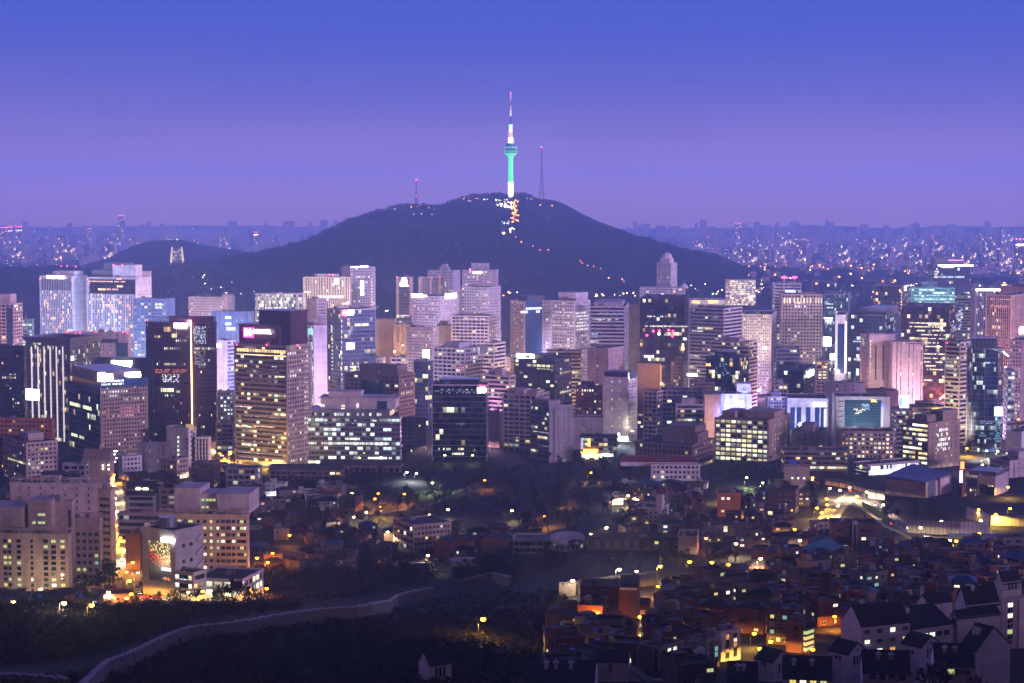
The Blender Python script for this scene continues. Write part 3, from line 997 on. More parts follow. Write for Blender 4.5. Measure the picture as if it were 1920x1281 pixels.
sign(b, 1095, 843, 1120, 849, (1, .35, .05), 6, n=7, off=6.5); sign(b, 1092, 852, 1128, 857, (1, .75, .3), 4, n=9, off=7); sign(b, 1102, 822, 1107, 837, (1, .6, .1), 2.5, kind='panel', off=5, n=1); sign(b, 1130, 851, 1150, 855, (1, .95, .9), 5, kind='bar', off=5); sign(b, 1089, 823, 1093, 842, (.6, .5, 1), 1, kind='panel', off=2.5)
b = T('office_tower', 'slender white tower with two columns of tiny windows and dark cap', 1132, 1178, 1194, 710, 1640, 28, 'white', 'blank', 'dk', .1, cat=OFF, roof='dark', mark='the slender white tower', side='fine', pen=[(.02, .98, .02, .98, 5, 'dark')])
for x in (1147.5, 1162):
    for k in range(22):
        lit(b, x - 1, 714 + k * 5.6, x + 1.2, 716.8 + k * 5.6, (1, .85, .5) if k % 3 == 0 else (.03, .03, .05), .9, n=1, off=.4)
sign(b, 1181, 698, 1190, 707, (1, 1, 1), 10, 'S', .9, kind='panel'); lit(b, 1163, 822, 1172, 835, (.5, .8, .1), 1.2, n=2, rows=3, off=.4)
b = T('museum', 'broad brown windowed block with flat stepped roof above the dark trees', 1192, 1298, 1338, 836, 1440, 26, 'brown', 'grid', 'dk', .02, cat='museum', roof='dark', mark='the broad brown block', pen=[(.35, .98, .3, .8, 7), (.36, .9, .4, .9, 12)])
b = T('school_building', 'long white school with a blue roof among dark trees', 1222, 1312, 1314, 872, 1330, 3, 'white', 'grid', 'dk', .04, cat='school', roof='blue', mark='the white blue-roofed school', depth=16, par=.4)
mb = MB(); mb.box(-22, b.W * .98, 6, 17, b.H - 2, b.H + 1.2); mb.build('wing', WALLS['white'], b.root)
mb = MB(); mb.prism([(-23, 5), (b.W, 5), (b.W, 18), (-23, 18)], b.H + 1.1, b.H + 5, top=[(-20, 10), (b.W - 3, 10), (b.W - 3, 13), (-20, 13)]); mb.build('hip_roof', ROOFS['red'], b.root)
b = T('office_building', 'tan office block full of yellow lit windows on five floors', 1341, 1441, 1481, 790, 1500, 26, 'tan', 'wide', 'dk', .72, .3, cat='office block', side='slab', mark='the tan office full of lit windows', cols=((1, .85, .35), (1, .95, .6), (.9, 1, .7)), s=1.4, pen=[(.04, .28, .2, .7, 4.5), (.4, .98, .3, .8, 5)])
lit(b, 1365, 803, 1440, 810, (.85, 1, .9), 1.9, n=11, off=.1)
b = T('office_building', 'tall pinkish blank wall block lit from the street', 1322, 1349, 1352, 742, 1590, 14, 'pink', 'blank', 'dk', .0, cat='office block', mark='the blank pink wall block', depth=30)
b = T('office_building', 'white block floodlit in deep blue with slit windows', 1347, 1409, 1412, 741, 1610, 5, 'white', 'slab', 'bl', .3, cat='office block', mark='the blue floodlit block', cols=COOL, depth=22, pen=[(.56, .98, .1, .9, 9)])
lit(b, 1389, 733, 1401, 737, (.2, .6, .9), .9, n=3, off=.5); lit(b, 1357, 741 + 16, 1385, 776, (.9, 1, .8), 1.2, n=5, rows=3, keep=.7, off=.45)
def arches(b, xs, y0, y1, wd, gm, face='F'):
    for x in xs:
        s0, s1, z0, z1, c = face_rect(b, x - wd / 2, y0, x + wd / 2, y1, face, .5)
        mb = MB()
        r = (s1 - s0) / 2
        cx = (s0 + s1) / 2
        pts = [(s0, z0), (s1, z0)] + [(cx + r * cos(pi * k / 8), z1 - r + r * sin(pi * k / 8)) for k in range(9)]
        i = len(mb.v)
        mb.v += [(p, c, q) for p, q in pts] + [(p, c + .3, q) for p, q in pts]
        n = len(pts)
        mb.f.append(tuple(range(i, i + n))); mb.m.append(0)
        for k in range(n):
            j = (k + 1) % n
            mb.f.append((i + j, i + k, i + n + k, i + n + j)); mb.m.append(0)
        mb.build('arched_window', gm, b.root)
b = T('office_building', 'white stone hall with five tall arched windows and a lit sign', 1477, 1552, 1556, 749, 1630, 5, 'white', 'blank', 'dk', .1, cat='hall', mark='the white arched hall', depth=40)
arches(b, [1486, 1498, 1515, 1532, 1543], 806, 764, 9, glass(GL['bl'], .1, cols=COOL)); sign(b, 1526, 756, 1549, 761, (1, .95, 1), 7, n=6)
bx(b, 1545, 767, 1549, 816, emit((.75, .95, 1), 1.3), off=.8, name='light_strip')
b = T('office_building', 'pale grey block with square roof box behind the white framed building', 1547, 1622, 1628, 720, 1690, 8, 'lilac', 'slab', 'dk', .05, cat='office block', mark='the pale grey block')
b = T('office_building', 'white framed building with a recessed dark teal curtain wall', 1568, 1668, 1673, 746, 1600, 4, 'pale', 'blank', 'dk', .1, cat='office block', mark='the white framed curtain wall', depth=35)
bx(b, 1584, 750, 1652, 815, glass(GL['tl'], .2, cols=COOL, s=.4), off=.4, th=.12, name='curtain_wall')
for k in range(12):
    bx(b, 1584, 753 + k * 5.2, 1652, 753.9 + k * 5.2, WALLS['steel'], off=.55, th=.2, name='spandrel')
sign(b, 1633, 749, 1645, 754, (1, .6, .05), 3, n=3, off=.9); lit(b, 1616, 757, 1630, 770, (.5, .8, 1), 1.2, n=8, rows=5, keep=.5, off=.5); lit(b, 1600, 766, 1622, 777, (1, .8, .5), 1.4, n=8, rows=4, keep=.5, off=.5); bx(b, 1652, 757, 1656, 806, emit((.9, .93, 1), .6), off=.6); bx(b, 1652, 756, 1658, 763, emit((.05, .2, 1), .7), off=.9)
for k in range(5):
    bx(b, 1573, 752.5 + k * 9.3, 1580, 753.8 + k * 9.3, WALLS['dark'], off=.5, name='vent_slot')
b = T('office_building', 'classical beige palace front with cornice and rows of lit windows', 1577, 1676, 1679, 812, 1530, 4, 'beige', 'grid', 'dk', .3, cat='palace', mark='the classical palace front', cols=WARM, depth=26, par=1.5)
b = T('office_building', 'rounded beige block with slanted rows of yellow windows on its left flank', 1693, 1741, 1799, 795, 1440, 48, 'tan', ['band', 'slab'], 'dk', .55, .2, cat='office block', mark='the rounded beige block', cols=((1, .7, .25), (1, .92, .6), (1, 1, .85)), s=1.5, pen=[(.2, .7, .2, .7, 5), (.45, .95, .5, .98, 8)], run=3)
for k in range(5):
    lit(b, 1757, 804.8 + k * 9.1, 1781, 806.6 + k * 9.1, (1, 1, .9), 1.2, 'S', 7, keep=.85, off=.4, gap=.2)
b = T('car_park', 'open parking deck with bright white light bands on two levels', 1601, 1628, 1724, 873, 1390, 62, 'pale', ['panel', 'panel'], 'dk', .05, cat='car park', roof='grey', mark='the bright parking deck', cl=1)
for y in (877, 884, 891):
    lit(b, 1629, y - 1.6, 1722, y + 2.6, (.95, .97, 1), 1.7, 'S', 26, keep=.85, off=.3); lit(b, 1604, y - 3, 1626, y + 1, (.95, .97, 1), 1.6, 'F', 8, off=.3)
b = T('office_building', 'long low brown school wing with bands of dark windows', 1470, 1590, 1594, 847, 1400, 3, 'brown', 'band', 'dk', .05, cat='school', mark='the long brown wing', depth=22)
lit(b, 1585, 858, 1591, 868, (.9, 1, .55), .9, n=2, rows=3, off=.1); bx(b, 1480, 861, 1493, 871, mat((.04, .1, .5), .6), off=.6); lit(b, 1553, 871, 1560, 874, WH, 1.6, n=2, off=.1)
b = T('office_building', 'grey block with a plain tower end beside the arched hall', 1484, 1536, 1551, 812, 1550, 20, 'grey', 'slab', 'dk', .15, cat='office block', mark='the grey block by the arched hall', pen=[(.3, .75, .1, .6, 6)]); lit(b, 1532, 836, 1542, 840, (1, .9, .5), 1.5, n=3, off=.1)
# theatre and its neighbours
def hallpoly(W, D):
    return [(0, 0), (W, 0), (W, D), (0, D)]
b = T('theatre', 'big windowless tan hall with a sloping blue roof and a lit white screen wall', 1661, 1735, 1784, 905, 1240, 34, 'tan', 'blank', 'dk', .0, cat='theatre', roof='blue', mark='the tan windowless hall', cl=0, side='blank', par=.3)
mb = MB(); W, D, H = b.W, b.D, b.H
mb.hexa([(-.5, -.5, H), (W + .5, -.5, H), (W + .5, D + .5, H), (-.5, D + .5, H), (-.5, .5, H + 2.5), (W + .5, -.4, H + .4), (W + .5, D + .4, H + .6), (-.5, D, H + 5)]); mb.build('sloping_roof', mat((.03, .06, .2), .6, .2, .3), b.root)
sign(b, 1739, 904, 1752, 935, (1, .82, .62), 2.2, 'S', .6, kind='panel', name='lit_screen', label='glowing white screen on the side wall'); bx(b, 1753, 902, 1783, 944, mat((.62, .5, .46)), 'S', .7)
b = T('office_building', 'white framed institute with two yellow lit floors at its base', 1834, 1866, 1890, 896, 1255, 30, 'pale', ['blank', 'slab'], 'dk', .05, cat='institute', mark='the institute with yellow ground floors', pen=[(-.7, .9, .2, .9, 2.5, 'steel')], cl=0)
bx(b, 1837, 908, 1864, 929, glass(GL['bk'], .0), off=.4, th=.2, name='window_panel'); lit(b, 1837, 932, 1864, 937, (1, .85, .25), 1.6, n=9, off=.45); lit(b, 1837, 941, 1864, 947, (1, .85, .25), 1.6, n=9, off=.45); lit(b, 1852, 910, 1863, 913, (1, .8, .3), 1, n=3, off=.7)
b = T('brick_tower', 'slim red brick tower topped by a glowing red lantern', 1798, 1804, 1809, 882, 1245, 40, 'brick', 'blank', 'dk', 0, side='blank', cat='tower', mark='the red lantern tower', cl=0)
sign(b, 1803.5, 867, 1807, 881, (1, .09, .02), 7, off=-2.5, kind='bar', name='lantern', th=1.6); sign(b, 1800, 882, 1801.5, 905, (.85, .8, 1), 3, off=.4, kind='letters', n=1)
T('hall_building', 'low brick annex with slit windows beside the red lantern tower', 1808, 1832, 1835, 915, 1250, 5, 'dkbrick', 'slots', 'dk', .3, cat='annex', mark='the brick annex', depth=16)
b = T('hotel', 'pale stepped hotel with arcaded windows at the edge of the picture by the road', 1857, 1893, 1960, 866, 1370, 55, 'pale', ['grid', 'slab'], 'dk', .04, cat='hotel', mark='the arcaded hotel', pen=[(.3, .9, .3, .8, 6)])
T('office_building', 'white cube building under the glass tower on the far side of the road', 1887, 1915, 1950, 812, 1530, 30, 'white', 'blank', 'dk', 0, cat='hall', mark='the white cube building')
# --- right towers
b = T('office_tower', 'banded tower of white spandrels and dark ribbons beside the blue glass tower', 1773, 1800, 1819, 643, 1610, 45, 'pale', 'band', 'dk', .05, .05, cat=OFF, mark='the white banded tower')
for y in (672, 679, 686, 693):
    lit(b, 1774, y - 1.5, 1799, y + 1.5, (.7, 1, .95), .9, n=8, keep=.8, off=.1)
lit(b, 1776, 742, 1799, 745, WH, 1.2, n=9, off=.1, keep=.8); beacons(b, [(1776, 643)])
def rnd(W, D):
    return [(0, D * .35), (W * .12, 0), (W * .5, -D * .08), (W * .88, 0), (W, D * .35), (W, D), (0, D)]
b = T('office_tower', 'dark blue rounded glass tower with a black louvred crown', 1816, 1880, 1890, 655, 1570, 10, 'steel', 'glass', 'bl', .05, .03, cat=OFF, roof='black', poly=rnd, mark='the dark blue rounded tower', cols=COOL, s=.7, pen=[(.1, .85, .15, .9, 8, 'black')], cl=0)
for x in range(1822, 1872, 5):
    bx(b, x, 638, x + 2.4, 654, WALLS['steel'], off=-1.5, name='louvre')
sign(b, 1866, 764, 1878, 779, (.6, .85, 1), 5, kind='panel', off=3, name='screen', label='white blue video screen near the foot'); lit(b, 1866, 780, 1878, 830, (.2, .6, .8), .6, n=4, rows=10, keep=.6, off=2.8); lit(b, 1845, 679, 1865, 682, (.6, .9, 1), 1, n=8, off=3.5, keep=.7); lit(b, 1838, 788, 1864, 796, (.2, .5, .6), .5, n=8, rows=2, keep=.7, off=3.4); lit(b, 1835, 810, 1866, 825, (.3, .6, .7), .5, n=9, rows=3, keep=.5, off=3.4)
sign(b, 1882, 660, 1890, 667, (.8, .9, 1), 12, 'S', 1, kind='disc')
b = T('office_tower', 'slim glass tower with lit edge at the far right of the avenue', 1890, 1903, 1905, 697, 1640, 8, 'lilac', 'panel', 'bl', .3, .1, cat=OFF, mark='the slim lit glass tower', cols=COOL, depth=30)
b = T('office_tower', 'pale slab tower with a blank stone face and dark vertical slots', 1615, 1631, 1677, 629, 1830, 68, 'pink', ['fins', 'blank'], 'dk', .02, cat=OFF, mark='the blank stone slab tower', base=36)
for x in (1641, 1655):
    bx(b, x, 648, x + 2, 712, WALLS['dark'], 'S', .42, .1, 'window_slot')
lit(b, 1630.5, 636, 1632.5, 700, (1, .8, .5), 1.2, 'S', 1, rows=9, keep=.8, off=.4)
b = T('office_tower', 'cream tower with six dark vertical window stripes', 1674, 1730, 1733, 643, 1810, 4, 'pink', 'fins', 'dk', .01, cat=OFF, mark='the striped cream tower', depth=30)
for k in range(7):
    bx(b, 1675 + k * 7.6, 645, 1679.5 + k * 7.6, 760, WALLS['pink'], off=.6, name='pier')
b = T('office_tower', 'broad dark brown glass tower with rows of warm lit office floors', 1690, 1780, 1806, 577, 1960, 18, 'maroon', 'dark', 'br', .04, .06, cat=OFF, roof='dark', mark='the dark brown lit tower', cols=WARM, s=1.3)
for (y, x0, x1, kp) in ((606, 1705, 1764, .95), (613, 1705, 1764, .9), (620, 1719, 1735, .7), (620, 1746, 1772, .8), (628, 1724, 1772, .7), (635, 1706, 1776, .85), (643, 1732, 1760, .8), (650, 1732, 1772, .8), (664, 1732, 1772, .85), (672, 1732, 1772, .8), (679, 1732, 1770, .7), (686, 1732, 1755, .9), (693, 1732, 1768, .7), (713, 1732, 1748, .8)):
    lit(b, x0, y - 1.5, x1, y + 1.5, (1, .85, .5), 1.6, n=int((x1 - x0) / 2.6), keep=kp, off=.1)
lit(b, 1784, 590, 1803, 612, (.5, .5, 1), .9, 'S', 8, rows=6, keep=.4, off=.1)
b = T('office_building', 'low block crowned by a floodlit turquoise white top storey', 1709, 1790, 1794, 541, 2250, 4, 'teal', 'band', 'tl', .1, .1, cat='office block', mark='the turquoise lit block', cols=COOL, depth=40, pen=[(.26, .62, .2, .8, 7)])
for y in (554, 561, 568):
    lit(b, 1714, y - 1, 1789, y + 1.2, (.75, 1, 1), .9, n=20, off=.1, keep=.8)
lit(b, 1713, 571.5, 1790, 576, (.8, .97, 1), 4, n=12, off=.6, gap=.02)
b = T('office_tower', 'dark blue high tower with a violet light line under its roof', 1749, 1819, 1824, 498, 2750, 5, 'steel', 'dark', 'bl', .05, .05, cat=OFF, roof='dark', mark='the violet lined blue tower', depth=50, cols=COOL, pen=[(.05, .75, .1, .9, 11, 'steel')])
sign(b, 1760, 497, 1824, 499, (.75, .6, 1), 7, kind='bar'); sign(b, 1771, 499.5, 1786, 501.5, (.8, .75, 1), 8, kind='bar'); sign(b, 1778, 487.5, 1807, 489, (1, .3, 1), 2.5, kind='bar', off=-5); lit(b, 1761, 518, 1808, 521, (.5, .75, 1), 1.5, n=18, off=.1, keep=.85); lit(b, 1752, 502, 1758, 522, (1, .9, .7), 1.2, n=2, rows=4, off=.1, keep=.7)
T('office_tower', 'white banded slab behind the dark brown lit tower', 1788, 1820, 1822, 554, 2350, 4, 'white', 'band', 'bl', .1, .1, cat=OFF, mark='the white banded slab', depth=35)
b = T('office_tower', 'pale finned tower with a bright white crown line', 1830, 1874, 1877, 545, 2320, 4, 'lilac', 'fins', 'dk', .03, cat=OFF, mark='the finned tower with bright crown', depth=30); sign(b, 1831, 542, 1874, 545, (1, .97, .95), 5, kind='bar'); sign(b, 1878, 533, 1888, 537, (1, .6, .1), 3, kind='bar')
b = T('office_tower', 'rosy pink gridded tower with fins at the right edge', 1850, 1896, 1960, 555, 2020, 40, 'pink', 'fins', 'br', .02, .03, cat=OFF, mark='the rosy pink tower', cols=WARM); lit(b, 1852, 560, 1896, 563, (1, .85, .8), 1.2, n=16, keep=.7, off=.2); lit(b, 1853, 571, 1895, 578, (1, .4, .3), 1.2, n=16, rows=2, keep=.6, off=.2); sign(b, 1912, 615, 1930, 623, (1, .9, 1), 8, 'S', .9, n=3)
T('office_tower', 'taller pink block behind the rosy gridded tower', 1876, 1920, 1960, 539, 2120, 30, 'pink', 'slab', 'br', .02, cat=OFF, mark='the taller pink block')
b = T('office_tower', 'beige tower with a crown of warm lit arched windows', 1466, 1542, 1547, 553, 2010, 5, 'beige', 'grid', 'dk', .05, .04, cat=OFF, mark='the beige tower with arched crown', depth=36, roof='dark')
for x in list(range(1469, 1482, 5)) + list(range(1488, 1523, 6)) + list(range(1528, 1543, 5)):
    lit(b, x, 559, x + 3.6, 569, (1, .62, .35), 1.3, n=1, off=.35)
lit(b, 1490, 573, 1513, 578, (.75, 1, .95), 1.4, n=7, off=.1, keep=.9); lit(b, 1469, 601, 1491, 604, (.6, .95, .9), 1.0, n=7, off=.1, keep=.9); lit(b, 1475, 634, 1495, 638, (.75, 1, .95), .9, n=6, off=.1, keep=.7)
b = T('office_tower', 'white tower with a rooftop frame and two red rings of light', 1453, 1502, 1506, 533, 2230, 4, 'white', ['band', 'band'], 'bl', .05, cat=OFF, mark='the white tower with red rings', depth=34)
for x in (1470, 1490):
    bx(b, x - .8, 522, x + .8, 552, WALLS['white'], off=.6, name='roof_post')
    sign(b, x - 4, 518.5, x + 4, 522, (1, .03, .15), 7, off=.6, kind='disc', name='helipad_light')
sign(b, 1474, 545, 1490, 548, (.3, .4, 1), 7, n=6)
b = T('office_tower', 'blue green glass tower with two dark domes on its roof', 1546, 1590, 1600, 553, 2160, 12, 'teal', 'glass', 'tl', .06, .05, cat=OFF, mark='the blue green domed tower', cols=COOL, s=.8)
for x in (.3, .75):
    mb = MB(); mb.lathe([(5, b.H), (4.6, b.H + 1.8), (3.2, b.H + 3.6), (.5, b.H + 4.4)], 12, 0, (x * b.W, 8)); mb.build('dome', WALLS['steel'], b.root)
for y in (570, 577):
    lit(b, 1550, y - 1.2, 1562, y + 1.2, (.8, 1, .8), 1.1, n=4, off=.1)
sign(b, 1546, 596, 1560, 598, (1, .7, .85), 4, kind='bar'); lit(b, 1547, 600, 1561, 603, WH, 2.2, n=4, off=.1); sign(b, 1545, 633, 1557, 648, (1, 1, 1), 9, kind='panel', off=6, name='billboard', label='glaring white billboard'); sign(b, 1558, 664, 1569, 674, (1, .95, .85), 10, kind='panel', off=30, name='billboard', label='small glaring billboard lower down')
b = T('office_tower', 'slim white edged tower with a pink light strip', 1567, 1585, 1589, 592, 1960, 12, 'white', ['blank', 'glass'], 'bl', .1, cat=OFF, mark='the slim white edged tower'); bx(b, 1571, 607, 1583, 700, glass(GL['bl'], .1), off=.4, th=.15, name='window_panel'); sign(b, 1584.5, 603, 1586.5, 700, (1, .75, .95), 3, kind='bar', name='light_strip')
b = T('office_tower', 'wide dark blue glass block with lit mid floors', 1591, 1660, 1692, 592, 2040, 24, 'steel', 'dark', 'bl', .03, .08, cat=OFF, mark='the wide dark blue block', cols=COOL, pen=[(.3, .98, .1, .9, 7, 'steel')]); lit(b, 1660 - 59, 672, 1615, 676, WH, 1.4, n=6, off=.1); lit(b, 1600, 639, 1622, 642, (.5, .8, 1), 1.3, n=8, off=.1)
b = T('office_building', 'dark block with scattered orange windows under the hillside lights', 1638, 1690, 1714, 537, 2420, 22, 'steel', 'dark', 'dk', .05, .02, cat='office block', cols=ORNG, mark='the dark block with orange windows'); sign(b, 1698, 537, 1712, 541, (1, .97, .7), 4, 'S', n=3); lit(b, 1689, 546, 1691, 580, (1, .6, .25), 1.6, 'S', 1, rows=6, off=.2)
T('office_building', 'small banded block with a bright sign in front of the beige crowned tower', 1456, 1500, 1502, 655, 1800, 3, 'grey', 'band', 'bl', .05, .05, cat='office block', mark='the small banded block', depth=24)
sign(_ := T('office_building', 'black glass block in the hollow below the banded tower', 1458, 1507, 1528, 696, 1700, 18, 'black', 'dark', 'bk', .04, .02, cat='office block', mark='the black hollow block', cols=COOL), 1516, 698, 1524, 702, BLW, 8, 'S', kind='bar')
b = T('office_building', 'tan block with three lit windows beside the black hollow block', 1530, 1552, 1557, 678, 1760, 10, 'tan', 'wide', 'dk', .1, cat='office block', mark='the tan block'); lit(b, 1534, 695, 1550, 711, (1, .85, .3), 1.5, n=2, rows=3, off=.1)
# --- centre towers
b = T('office_tower', 'dark red tower with glowing red lamps in a row across its middle', 1200, 1284, 1293, 561, 1960, 8, 'maroon', ['dark', 'dark'], 'br', .03, .05, cat=OFF, roof='dark', mark='the dark red tower', cols=WARM)
lit(b, 1210, 592, 1253, 595, (1, .9, .7), .9, n=14, keep=.5, off=.1); lit(b, 1209, 610.5, 1289, 613.5, (1, .85, .5), 1.4, n=26, keep=.9, off=.1); lit(b, 1207, 666, 1226, 671, (1, .97, .9), 1.8, n=5, off=.1)
for x, y in ((1213, 629), (1225, 621), (1236, 620), (1254, 619), (1262, 621), (1261, 631)):
    sign(b, x - 1.6, y - 1.6, x + 1.6, y + 1.6, (1, .02, .08), 9, off=.6, kind='disc', name='red_lamp')
sign(b, 1234, 624, 1237.5, 627.5, WH, 12, kind='disc', name='lamp'); sign(b, 1245, 627, 1262, 629, (.8, .7, .8), 1.2, n=6); sign(b, 1281, 633, 1288, 638, WH, 2.5, n=3)
b = T('office_building', 'lilac block with slanted dark ribbon windows and a chamfered corner', 1293, 1357, 1391, 580, 1920, 32, 'lilac', 'band', 'dk', .02, .02, cat='office block', mark='the lilac ribbon block'); lit(b, 1297, 618, 1318, 622, WH, 1.3, n=7, off=.1); lit(b, 1293, 664, 1312, 674, (1, .97, .7), 1.3, n=6, rows=2, off=.1)
b = T('department_store', 'white store with vertical fins and two orange rooftop signs', 1294, 1359, 1362, 564, 2120, 4, 'white', ['blank', 'fins'], 'dk', 0, cat='store', mark='the white store', depth=35); sign(b, 1300, 565, 1311, 568, (1, .45, .05), 4, n=4); sign(b, 1329, 564, 1346, 568, (1, .4, .05), 4, n=4)
for x in range(1296, 1360, 4):
    bx(b, x, 571, x + 1.8, 582, WALLS['dark'], off=.42, th=.1, name='window_slot')
b = T('hotel', 'white hotel slab dotted with small windows and lit warm from below', 1390, 1446, 1457, 591, 2080, 12, 'white', 'fine', 'gr', .15, cat='hotel', mark='the white hotel slab', cols=WARM)
b = T('office_tower', 'grey gridded tower with bright white lit middle floors', 1035, 1078, 1106, 566, 1980, 36, 'lilac', 'grid', 'dk', .05, .05, cat=OFF, mark='the grey gridded tower', pen=[(.2, .98, .1, .9, 9)])
for y in (586, 591.5, 597, 604.5, 611):
    lit(b, 1037, y - 1.8, 1078, y + 1.8, (1, .95, .75), 1.3, n=13, keep=.75, off=.1); lit(b, 1079, y - 1.8, 1104, y + 1.8, (1, .97, .85), 1.6, 'S', 8, keep=.9, off=.1)
lit(b, 1079, 616, 1104, 619.5, (1, .97, .85), 1.6, 'S', 8, off=.1); lit(b, 1037, 620, 1064, 624, (1, .6, .2), 1.3, n=9, off=.1, keep=.9); lit(b, 1037, 644, 1055, 648, WH, 1.4, n=6, off=.1)
b = T('office_tower', 'dark slate tower with blue glass corner bays', 958, 983, 1033, 566, 1920, 62, 'grey', ['grid', 'grid'], 'bl', .05, .03, cat=OFF, mark='the dark slate tower', cols=COOL, roof='dark', pen=[(.2, .9, .2, .8, 5, 'dark')]); bx(b, 985, 562, 1016, 690, glass(GL['bl'], .1, .05, COOL, .8), 'S', .5, .2, 'curtain_wall'); lit(b, 986, 577, 1016, 580, (.75, 1, .95), 1.5, 'S', 10, off=.9); lit(b, 976, 583, 1012, 586.5, WH, 1.2, 'S', 10, keep=.7, off=.9)
b = T('office_tower', 'grey block with long dark ribbon windows beside the gridded tower', 1106, 1172, 1178, 576, 1890, 6, 'lilac', 'band', 'dk', .04, .03, cat=OFF, mark='the grey ribbon tower', pen=[(.1, .9, .1, .9, 4)]); lit(b, 1122, 587, 1170, 590.5, (.3, .7, .8), .5, n=4, off=.1); lit(b, 1110, 597, 1160, 600, BLW, .7, n=16, keep=.6, off=.1); lit(b, 1109, 624, 1121, 634, (.3, .7, .8), .8, n=4, rows=2, off=.1)
T('office_tower', 'plain pink slab squeezed between the ribbon tower and the dark red tower', 1178, 1199, 1201, 572, 2010, 6, 'pink', 'blank', 'dk', 0, cat=OFF, mark='the plain pink slab', depth=30)
b = T('office_building', 'stepped pale building topped by a thin flag of light', 867, 930, 934, 508, 2450, 4, 'lilac', 'fine', 'bl', .03, cat='hotel', mark='the stepped pale hotel', depth=40, pen=[(.25, .75, .2, .8, 9)]); sign(b, 888, 510, 902, 513, WH, 4, kind='bar'); sign(b, 880, 503, 883, 511, (1, .15, .3), 2.5, kind='bar')
b = T('office_building', 'broad stepped office with a few amber windows before the pale hotel', 862, 915, 938, 540, 2250, 24, 'lilac', 'grid', 'bl', .05, .03, cat='office block', mark='the broad stepped office'); lit(b, 867, 565, 918, 569, (1, .8, .3), 1.2, n=10, keep=.35, off=.1); lit(b, 886, 575, 916, 579, WH, 1.1, n=10, off=.1, keep=.8)
b = T('office_building', 'beige block with tall paired windows in the middle of the city', 847, 916, 930, 594, 2050, 14, 'pale', 'wide', 'dk', .05, cat='office block', mark='the beige paired-window block'); lit(b, 868, 597, 911, 599.5, (1, .9, .6), 1.0, n=12, off=.1, keep=.9)
b = T('office_tower', 'tall building of white light ribs with a crest near its top', 569, 655, 658, 521, 2350, 3, 'pale', 'fins', 'gr', .05, .05, cat=OFF, mark='the white light-ribbed building', depth=35, cols=WARM, pen=[(.25, .75, .2, .8, 4)])
for k in range(17):
    bx(b, 571 + k * 5, 521, 571.8 + k * 5, 560, emit((1, .86, .7), .9), off=.7, name='light_rib')
sign(b, 626, 522, 635, 533, (.9, .9, 1), 3, n=3); lit(b, 598, 554, 640, 559, WH, 1.3, n=14, off=.2, keep=.85); lit(b, 570, 546, 584, 549, (1, .85, .6), 1.8, n=5, off=.2); lit(b, 640, 568, 656, 571, (1, .75, .4), 1.8, n=5, off=.2); beacons(b, [(617, 515), (623, 515)])
b = T('office_tower', 'pale twin slab tower with a blue vertical sign', 641, 657, 703, 502, 2420, 70, 'lilac', ['slab', 'grid'], 'bl', .03, cat=OFF, mark='the pale twin slab tower'); sign(b, 676, 527, 679, 553, (.8, .85, 1), 4, 'S', kind='letters', n=1); sign(b, 659, 500, 672, 501.5, WH, 4, 'S', kind='bar'); sign(b, 676, 499, 689, 501, WH, 4, 'S', kind='bar'); lit(b, 696, 520, 698.5, 575, (1, .75, .3), 1.0, 'S', 1, rows=9, off=.4)
b = T('office_tower', 'dark blue glass tower with a red and white sign at its top corner', 613, 640, 704, 582, 1830, 60, 'steel', ['dark', 'dark'], 'bl', .03, .02, cat=OFF, roof='dark', mark='the dark blue sign tower', cols=WARM, base=38); sign(b, 642, 582, 653, 592, (1, .05, .08), 7, 'S', 1, kind='disc'); sign(b, 653, 583, 663, 590, (1, .95, 1), 7, 'S', 1, n=3); lit(b, 649, 643, 665, 655, (.9, .95, 1), 2.5, 'S', 3, off=.2, gap=.02, name='screen'); lit(b, 665, 607, 691, 611, (1, .85, .4), 1.3, 'S', 10, off=.2); lit(b, 656, 679, 690, 696, (1, .85, .4), 1.0, 'S', 10, rows=3, keep=.4, off=.2)
for k in range(12):
    lit(b, 622, 614 + k * 7, 624.5, 617 + k * 7, (1, .85, .4), 1.2, n=1, off=.3); lit(b, 640, 600 + k * 10, 641.5, 604 + k * 10, (1, .85, .4), 1.6, 'S', 1, off=.3)
b = T('office_tower', 'dark glass slab between two pale piers with a white disc sign', 743, 772, 774, 521, 2360, 4, 'pink', ['dark', 'slab'], 'bl', .01, cat=OFF, mark='the white disc sign slab', depth=26)
for x in (743, 767.5):
    bx(b, x, 520, x + 5.5, 590, WALLS['pink'], off=.6, th=1, name='pier')
sign(b, 753.5, 522, 762, 530, (.9, .95, 1), 12, kind='disc'); sign(b, 751, 531, 765, 536, (.9, .95, 1), 8, n=4); beacons(b, [(744, 519)]); lit(b, 750, 591, 768, 593, (1, .85, .5), 1, n=7, off=.1)
b = T('office_building', 'pale office with two long glowing white signs at its roof corners', 773, 826, 858, 557, 2200, 26, 'lilac', 'fine', 'dk', .07, cat='office block', mark='the office with twin white signs', cols=WARM); sign(b, 773, 552, 792, 557, (.95, .97, 1), 9, kind='bar'); sign(b, 836, 552, 854, 557, (.95, .97, 1), 9, 'S', kind='bar'); sign(b, 794, 552, 802, 558, (1, .6, .25), 2, n=3)
b = T('office_tower', 'cluster tower with red roof lamps and dark recesses', 785, 830, 832, 521, 2480, 4, 'pink', ['fins', 'slab'], 'bl', .01, cat=OFF, mark='the cluster tower with red lamps', depth=26); beacons(b, [(809, 520), (825, 519)])
for x in (786, 805, 822):
    bx(b, x, 519, x + 4.5, 560, WALLS['pink'], off=.8, th=1, name='pier')
b = T('office_tower', 'pale high tower with a notched roof in the far row', 803, 850, 862, 509, 2600, 14, 'lilac', ['grid', 'slab'], 'bl', .03, cat=OFF, mark='the notched pale tower', pen=[(.45, .62, .3, .7, 9), (.4, .75, .2, .5, 5)])
